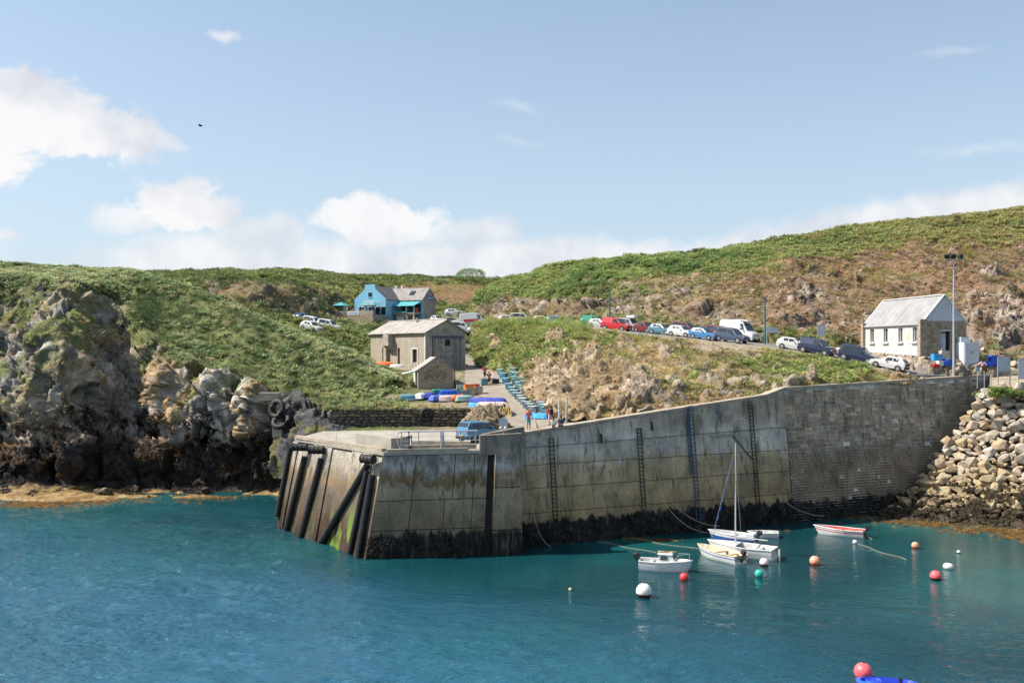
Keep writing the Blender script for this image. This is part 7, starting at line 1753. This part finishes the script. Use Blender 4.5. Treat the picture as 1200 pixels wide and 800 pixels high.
for i, (x, y, kd, lb) in enumerate(((-2.8, -2.25, 'dining chair under the guest in white', 'leftmost cafe chair under the parasol'), (-1.4, -2.85, '', 'cafe chair under the guest in navy'), (1.4, -2.45, '', 'cafe chair above the white banner'), (3.9, -2.95, '', 'cafe chair right of the banner'), (5.4, -3.05, '', 'cafe chair by the right awning post'))):
    t = empty('cafe_chair', bhm @ Vector((x, y, 1.12)), R(-24), lb, 'chair', 'chairs on the cafe terrace'); MB().box((0, 0, .42), (.42, .42, .05), M_BLUE).build('seat', t); MB().box((0, .2, .68), (.42, .04, .45), M_BLUE).build('backrest', t)
    for a in (-1, 1):
        for b in (-1, 1): MB().box((a * .18, b * .18, .2), (.03, .03, .39), M_GALV).build('leg', t)

# ================================================================== crates, bins, pots and small craft on shore
def on(px, D, keys=('lane', 'apron', 'terrace', 'road')): x = (px - 600) / F * D; return Vector((x, D, ground_z(x, D, list(keys))))
M_BINT = mat_simple('teal_grey_bin', (.11, .26, .32), .6, noise=.2); M_BINB = mat_simple('blue_bin', (.04, .22, .42), .6, noise=.2); M_LID = mat_simple('pale_green_lid', (.34, .50, .47), .6, noise=.15); M_LIDG = mat_simple('pale_grey_lid', (.42, .50, .52), .6, noise=.15); M_BING = mat_simple('slate_grey_bin', (.18, .22, .26), .7, noise=.2)
def fish_bin(p, rz, mb, ml, label, sx=.85, sy=.66, sz=.6, z=0):
    t = empty('fish_bin', p + Vector((0, 0, z)), rz, label, 'bin', 'fish bins stacked along the lane')
    m = MB(); m.hull([(-sx / 2 + .05, -sy / 2 + .05, 0), (sx / 2 - .05, -sy / 2 + .05, 0), (sx / 2 - .05, sy / 2 - .05, 0), (-sx / 2 + .05, sy / 2 - .05, 0)], [(-sx / 2, -sy / 2, sz), (sx / 2, -sy / 2, sz), (sx / 2, sy / 2, sz), (-sx / 2, sy / 2, sz)], mb); m.build('tub', t)
    MB().box((random.uniform(-.04, .04), random.uniform(-.04, .04), sz + .05), (sx + .08, sy + .08, .09), ml, random.uniform(-.08, .08)).build('lid', t, bevel=.02)
    MB().box((0, -sy / 2 - .02, sz * .72), (.3, .04, .08), ml).build('handle', t); return t
rng = random.Random(31); k = 0
edge = [(587, 119.5), (590, 116.5), (593, 113.5), (597, 110), (600.5, 107.5), (604, 105), (607.5, 102.8), (611, 100.6), (614.5, 98.4), (618, 96.2), (621.5, 94.6), (625, 93.0)]
words = ['farthest up the lane', 'second from the top', 'third from the top', 'fourth from the top', 'fifth from the top', 'sixth from the top', 'sixth from the bottom', 'fifth from the bottom', 'fourth from the bottom', 'third from the bottom', 'second from the bottom', 'nearest the blue dinghy']
for i, (px, D) in enumerate(edge):
    w = words[i]; p = on(px, D)
    fish_bin(p, rng.uniform(-.2, .2) - .4, M_BINB if i in (1, 2, 3) else (M_BINT if i < 6 else M_BING), M_LID if i < 6 else M_LIDG, f'outer bin along the lane edge, {w}')
    p2 = on(px, D) + Vector((1.15, .5, 0)); p2.z = p.z + .02
    fish_bin(p2, rng.uniform(-.2, .2) - .4, M_BINT, M_LID if rng.random() < .6 else M_LIDG, f'inner bin against the bank, {w}', sz=.75)
    if i < 5:
        fish_bin(p2 + Vector((.2, .1, 0)), rng.uniform(-.2, .2) - .4, M_BINT, M_LID, f'top bin piled on the inner one, {w}', z=.78, sz=.45)
        p3 = p2 + Vector((1.1, .4, .1)); fish_bin(p3, rng.uniform(-.3, .3), M_BINT, M_LIDG, f'third row bin under the bank, {w}', sz=.9)
def dinghy(p, rz, L, Bm, H, mat, mat2, label, name='dinghy', cat='dinghy', flip=False):
    t = empty(name, p, rz, label, cat); n = 10; m = MB(); o0 = []; o1 = []
    prof = []
    for i in range(n + 1): u = i / n; prof.append(((u - .5) * L, max(.03, Bm / 2 * (.85 if u < .1 else 1) * (1 - max(0, u - .35) ** 2 / .43))))
    out = prof + [(x, -y) for x, y in prof[::-1]]; N_ = len(out)
    if flip: m.add([(x, y, 0) for x, y in out] + [(x * .9, y * .75, H * .75) for x, y in out] + [(x * .75, y * .3, H) for x, y in out], [(i, (i + 1) % N_, N_ + (i + 1) % N_, N_ + i) for i in range(N_)] + [(N_ + i, N_ + (i + 1) % N_, 2 * N_ + (i + 1) % N_, 2 * N_ + i) for i in range(N_)] + [tuple(range(2 * N_, 3 * N_))], mat)
    else: m.add([(x * .85, y * .6, 0) for x, y in out] + [(x, y, H) for x, y in out], [(i, (i + 1) % N_, N_ + (i + 1) % N_, N_ + i) for i in range(N_)] + [tuple(range(N_))[::-1]], mat); 
    m.build('hull', t)
    if not flip:
        m = MB(); m.add([(x * .93, y * .86, H - .003) for x, y in out] + [(x * .8, y * .55, H * .25) for x, y in out], [(i, (i + 1) % N_, N_ + (i + 1) % N_, N_ + i) for i in range(N_)] + [tuple(range(N_, 2 * N_))], mat2); m.add([(x, y, H) for x, y in out] + [(x * .93, y * .86, H) for x, y in out], [(i, (i + 1) % N_, N_ + (i + 1) % N_, N_ + i) for i in range(N_)], mat); m.build('inside', t, fix=False)
        MB().box((-.1 * L, 0, H * .75), (.22, Bm * .85, .04), mat).build('thwart', t)
    else: MB().tube([(x, y, .03) for x, y in out], .04, mat2, 5, closed=True).build('gunwale', t)
    return t
M_SKYB = mat_simple('sky_blue_grp', (.05, .33, .62), .4); M_BBT = mat_simple('royal_blue_cover', (.035, .06, .36), .6, noise=.2); M_WT = mat_simple('white_cover', (.62, .62, .62), .7, noise=.15); M_PINK = mat_simple('pale_pink_grp', (.58, .45, .42), .5)
dinghy(on(628, 89.8), R(160), 2.6, 1.3, .5, M_SKYB, M_BINB, 'small sky blue dinghy at the lower end of the row of bins', flip=True)
dinghy(on(571, 100.8) + Vector((0, 0, .15)), R(165), 4.3, 1.3, .55, M_BBT, M_BBT, 'long royal blue covered boat lying beside the lane', flip=True)
dinghy(on(562, 99.4) + Vector((0, 0, .15)), R(170), 2.6, 1.2, .45, M_SKYB, M_SKYB, 'light blue boat tucked against the long royal blue one', flip=True)
dinghy(on(577, 98.0) + Vector((0, 0, .25)), R(175), 3.4, 1.1, .35, M_PINK, M_WT, 'pale pink upturned boat on the rock edge below the blue one', flip=True)
for px, D, c1_, c2_, L, rz, lab in ((481, 105.4, M_BINT, M_LID, 2.6, 10, 'pale teal upturned boat, leftmost in the row below the hut'), (494, 106.0, M_WT, M_WT, 2.1, 70, 'white covered dinghy second from the left below the hut'), (505, 106.4, M_BBT, M_BBT, 2.4, 80, 'royal blue dinghy just right of the white one'),
        (514, 104.6, mat_simple('violet_blue_cover', (.09, .15, .48), .6), M_BBT, 2.2, 40, 'violet blue dinghy lying in front of the royal blue one'), (517, 108.5, mat_simple('dark_green_cover', (.03, .16, .12), .6), M_BBT, 2.4, 20, 'dark green upturned boat against the hut wall'), (527.5, 107.8, M_BLUE, M_WT, 2.6, 12, 'blue boat with white ends at the right foot of the hut'),
        (545, 104.0, mat_simple('pale_green_cover', (.30, .46, .42), .6), M_LID, 2.2, 15, 'pale green upturned boat between the buoys and the long blue boat'), (524, 104.4, M_PINK, M_PINK, 1.9, 0, 'pale peach upturned tender between the violet boat and the orange floats')):
    dinghy(on(px, D) + Vector((0, 0, .05)), R(rz), L, 1.15, .62, c1_, c2_, lab, flip=True)['group'] = 'upturned boats and covers below the hut'
for px, D, c_, lab in ((533, 104.2, M_ORANGE, 'orange float, left one of three at the terrace edge'), (537, 104.0, M_RED, 'dark red float, middle one of three at the terrace edge'), (541.5, 104.3, M_RED, 'red float, right one of three at the terrace edge')):
    o = MB().sphere((0, 0, .38), .38, c_, 12, 8).build('net_float', smooth=True); o.location = on(px, D); tag(o, lab, 'float', 'floats lying at the terrace edge')
dinghy(on(450, 129.5) + Vector((0, 0, .7)), R(-20), 3.0, .8, .4, M_ORANGE, M_ORANGE, 'orange kayak lying in the grass by the boathouse wall', 'kayak', 'kayak', True)
dinghy(on(466, 128.0) + Vector((0, 0, .5)), R(-15), 2.2, .9, .4, M_WT, M_WT, 'white upturned tender lying by the boathouse wall', 'tender', 'boat', True)
# grey crates with orange lid left of the lane, pots
def crate(p, rz, sx, sy, sz, mat, label, grp='crates beside the lane', cat='crate', slats=False):
    t = empty('crate', p, rz, label, cat, grp); m = MB(); th = .05
    m.span(-sx / 2, sx / 2, -sy / 2, -sy / 2 + th, 0, sz, mat); m.span(-sx / 2, sx / 2, sy / 2 - th, sy / 2, 0, sz, mat); m.span(-sx / 2, -sx / 2 + th, -sy / 2 + th, sy / 2 - th, 0, sz, mat); m.span(sx / 2 - th, sx / 2, -sy / 2 + th, sy / 2 - th, 0, sz, mat); m.build('sides', t)
    MB().span(-sx / 2 + th, sx / 2 - th, -sy / 2 + th, sy / 2 - th, 0, sz * .7, M_IRON if slats else mat).build('contents', t); return t
crate(on(551.5, 107.5), .1, 1.0, 1.0, .85, M_COPE, 'grey concrete coloured crate left of the lane, the left of a pair'); crate(on(561, 107.8), .1, .9, 1.0, .85, M_COPE, 'grey concrete coloured crate left of the lane, the right of a pair')
crate(on(550, 110.5), .3, 1.2, .8, .75, M_ORANGE, 'orange box behind the pair of grey crates'); crate(on(543, 112.0), .1, 1.6, 1.0, .5, M_LID, 'low pale green box beside the hut corner'); crate(on(541.5, 107.0), .0, 1.2, .9, .7, M_BINT, 'teal grey box at the right foot of the hut')
crate(on(557, 112.5), .4, .9, .6, .4, M_RED, 'low dark red box behind the orange one')
crate(on(567.5, 113.6), .2, .8, .7, .75, M_BINT, 'teal tub at the feet of the two people on the lane'); crate(on(580.5, 113.8), .3, .8, .6, .55, M_IRON, 'black box on the lane right of the person in black', slats=True)
TE = ('terrace', 'road')
for px, D, sx, sz, c_, lab in ((1097.5, 103.9, .95, .7, M_BLUEL, 'light blue tub against the stone gable of the white building'), (1102.5, 103.2, .8, .55, M_WHITE, 'white crate right of the light blue tub'), (1108, 103.2, .8, .5, M_BLUE, 'dark blue crate beside the white crate by the gable'),
        (1113.5, 103.3, .8, .62, M_BLUE, 'dark blue crate next to the mast'), (1096, 103.0, .7, .3, M_RED, 'flat reddish box at the foot of the light blue tub'), (1106.5, 104.2, .9, .95, M_INNER, 'cream box stacked behind the dark blue crates'),
        (1164, 104.6, .85, 1.05, M_BLUE, 'tall dark blue tub right of the person in pink'), (1157.5, 104.0, .9, .55, M_BLUE, 'low dark blue tub just behind the person in pink')):
    crate(on(px, D, TE), .1, sx, .7, sz, c_, lab, 'crates outside the white building')
for px, D in ((1186, 104.8), (1192, 105.2)):
    o = obj('loose_boulder', rr.choice(bm_), None, on(px, D, TE) + Vector((0, 0, .3)), (0, 0, px), (1.5, 1.0, .9)); tag(o, 'reddish boulder behind the notice boards, the %s of two' % ('left' if px < 1190 else 'right'), 'rock')
# two iron pipes leaning on the bank behind the people on the wall
for px, D in ((655, 86.3), (664, 86.6)):
    t = MB().tube([(0, 0, 0), (.05, .5, 2.4)], .10, M_GALV, 7).build('iron_pipe'); t.location = WZ(px, D, 9.6); tag(t, 'grey upright pipe against the rock, the %s of two' % ('left' if px < 660 else 'right'), 'pipe')

# ------------------------------------------------------------------ plants: thousands of small real leaf clumps
def mat_loose():
    m = bpy.data.materials.new('loose_stone'); m.use_nodes = True; nt = m.node_tree; b = nt.nodes['Principled BSDF']; b.inputs['Roughness'].default_value = .92
    at = N(nt, 'ShaderNodeAttribute', attribute_name='Col'); at.attribute_type = 'INSTANCER'; g = N(nt, 'ShaderNodeNewGeometry')
    nt.links.new(MIX(nt, 1.0, at.outputs['Color'], RAMP(nt, NOISE(nt, g.outputs['Position'], 5, 4, .6), [(.3, .7), (.7, 1.25)]), 'MULTIPLY'), b.inputs['Base Color']); return m
M_LOOSE = mat_loose()
def leaf_proto(kind, seed):
    r = random.Random(seed); m = MB()
    def blade(base, d, L, w, droop, nseg=2):
        d = d.normalized(); side = d.cross(Vector((0, 0, 1)));
        side = side.normalized() if side.length > .05 else Vector((1, 0, 0))
        side = (side + Vector((r.uniform(-.5, .5), r.uniform(-.5, .5), r.uniform(-.5, .5)))).normalized()
        p = base.copy(); vs = []
        for i in range(nseg + 1):
            t = i / nseg; ww = w * (math.sin(math.pi * min(.98, .18 + t * .8)))
            vs += [p - side * ww / 2, p + side * ww / 2]; p = p + d * (L / nseg); d = (d + Vector((0, 0, -droop))).normalized()
        m.add(vs, [(2 * i, 2 * i + 1, 2 * i + 3, 2 * i + 2) for i in range(nseg)], M_LEAF)
    if kind == 'fern':
        for i in range(34):
            a = r.uniform(0, 6.28); e = r.uniform(.15, 1.2); rad = r.uniform(0, .42)
            blade(Vector((math.cos(a) * rad, math.sin(a) * rad, r.uniform(.0, .45))), Vector((math.cos(a) * math.cos(e), math.sin(a) * math.cos(e), math.sin(e))), r.uniform(.25, .5), r.uniform(.10, .2), r.uniform(.3, .8))
    elif kind == 'bush':
        for i in range(70):
            v = Vector((r.gauss(0, 1), r.gauss(0, 1), abs(r.gauss(0, 1)))).normalized(); rad = r.uniform(.45, 1.0) ** .6
            p = Vector((v.x * .62, v.y * .62, v.z * .62 + .05)) * rad; dd = (v + Vector((r.uniform(-.9, .9), r.uniform(-.9, .9), r.uniform(-.4, .8)))).normalized()
            blade(p, dd, r.uniform(.14, .26), r.uniform(.08, .16), .3, 1)
    elif kind == 'tuft':
        for i in range(26):
            a = r.uniform(0, 6.28); e = r.uniform(.5, 1.45); rad = r.uniform(0, .38)
            blade(Vector((math.cos(a) * rad, math.sin(a) * rad, 0)), Vector((math.cos(a) * math.cos(e), math.sin(a) * math.cos(e), math.sin(e))), r.uniform(.25, .55), r.uniform(.05, .12), .25)
    elif kind == 'stone':
        b = bmesh.new()
        for i in range(12):
            p = Vector((r.gauss(0, 1), r.gauss(0, 1), r.gauss(0, 1))).normalized(); p = Vector([math.copysign(abs(c) ** .7, c) for c in p]); b.verts.new(Vector((p.x * .6, p.y * .45, p.z * .32)) * r.uniform(.8, 1.1))
        bmesh.ops.convex_hull(b, input=b.verts[:]); me = bpy.data.meshes.new('stone'); b.to_mesh(me); b.free(); me.materials.append(M_LOOSE); return me
    else:
        for i in range(22):
            a = r.uniform(0, 6.28); e = r.uniform(-.2, .6); rad = r.uniform(0, .4)
            blade(Vector((math.cos(a) * rad, math.sin(a) * rad, r.uniform(0, .12))), Vector((math.cos(a) * math.cos(e), math.sin(a) * math.cos(e), math.sin(e))), r.uniform(.3, .6), r.uniform(.10, .2), .5)
    return m.mesh(kind, fix=False)
NAMES = {'stone': 'scree', 'fern': 'bracken', 'bush': 'gorse', 'tuft': 'dry_grass', 'wrack': 'seaweed'}
LABS = {'stone': 'small loose stones scattered over the rocky slopes', 'fern': 'green bracken covering the headland, the valley and the crown of the hill', 'bush': 'dark gorse scrub dotted over the slopes',
        'tuft': 'dry brown heath and grass on the steep banks', 'wrack': 'black and ochre seaweed hanging at the waterline'}
for kind, arrs in PLANTS.items():
    A = np.concatenate([a for a in arrs if len(a)], 0)
    me = bpy.data.meshes.new(NAMES[kind]); me.vertices.add(len(A)); me.vertices.foreach_set('co', A[:, :3].astype(np.float32).reshape(-1)); me.update()
    at = me.attributes.new('nrm', 'FLOAT_VECTOR', 'POINT'); at.data.foreach_set('vector', A[:, 3:6].astype(np.float32).reshape(-1))
    at = me.attributes.new('sz', 'FLOAT', 'POINT'); at.data.foreach_set('value', A[:, 6].astype(np.float32))
    c4 = np.ones((len(A), 4), np.float32); c4[:, :3] = A[:, 7:10]
    at = me.attributes.new('Col', 'FLOAT_COLOR', 'POINT'); at.data.foreach_set('color', c4.reshape(-1))
    o = bpy.data.objects.new(NAMES[kind], me); COL.objects.link(o); tag(o, LABS[kind], NAMES[kind].replace('_', ' '), None, 'stuff')
    pc = bpy.data.collections.new('leaf_shapes_' + NAMES[kind])
    for k in range(4): pc.objects.link(bpy.data.objects.new('leaf_clump', leaf_proto(kind, 100 + k)))
    ng = bpy.data.node_groups.new('scatter_' + NAMES[kind], 'GeometryNodeTree')
    ng.interface.new_socket('Geometry', in_out='INPUT', socket_type='NodeSocketGeometry'); ng.interface.new_socket('Geometry', in_out='OUTPUT', socket_type='NodeSocketGeometry')
    gi = ng.nodes.new('NodeGroupInput'); go = ng.nodes.new('NodeGroupOutput')
    ci = ng.nodes.new('GeometryNodeCollectionInfo'); ci.inputs[0].default_value = pc; ci.inputs['Separate Children'].default_value = True; ci.inputs['Reset Children'].default_value = True
    ip = ng.nodes.new('GeometryNodeInstanceOnPoints'); ip.inputs['Pick Instance'].default_value = True
    na = lambda nm, t: (lambda n: (setattr(n, 'data_type', t), n.inputs[0].__setattr__('default_value', nm), n)[2])(ng.nodes.new('GeometryNodeInputNamedAttribute'))
    nn = na('nrm', 'FLOAT_VECTOR'); ns = na('sz', 'FLOAT')
    al = ng.nodes.new('FunctionNodeAlignRotationToVector'); al.axis = 'Z'
    rv_ = ng.nodes.new('FunctionNodeRandomValue'); rv_.data_type = 'FLOAT'; rv_.inputs[3].default_value = 6.28
    rr_ = ng.nodes.new('FunctionNodeRotateRotation'); rr_.rotation_space = 'LOCAL'
    cx = ng.nodes.new('ShaderNodeCombineXYZ'); e2 = ng.nodes.new('FunctionNodeEulerToRotation')
    Lk = ng.links.new
    Lk(gi.outputs[0], ip.inputs['Points']); Lk(ci.outputs[0], ip.inputs['Instance']); Lk(nn.outputs[0], al.inputs['Vector']); Lk(ns.outputs[0], ip.inputs['Scale'])
    Lk(rv_.outputs[1], cx.inputs[2]); Lk(cx.outputs[0], e2.inputs[0]); Lk(al.outputs[0], rr_.inputs[0]); Lk(e2.outputs[0], rr_.inputs[1]); Lk(rr_.outputs[0], ip.inputs['Rotation'])
    ri = ng.nodes.new('FunctionNodeRandomValue'); ri.data_type = 'INT'; ri.inputs[4].default_value = 0; ri.inputs[5].default_value = 3; ri.inputs['Seed'].default_value = 5
    Lk(ri.outputs[2], ip.inputs['Instance Index']); Lk(ip.outputs[0], go.inputs[0])
    md = o.modifiers.new('scatter', 'NODES'); md.node_group = ng
    print(kind, len(A))
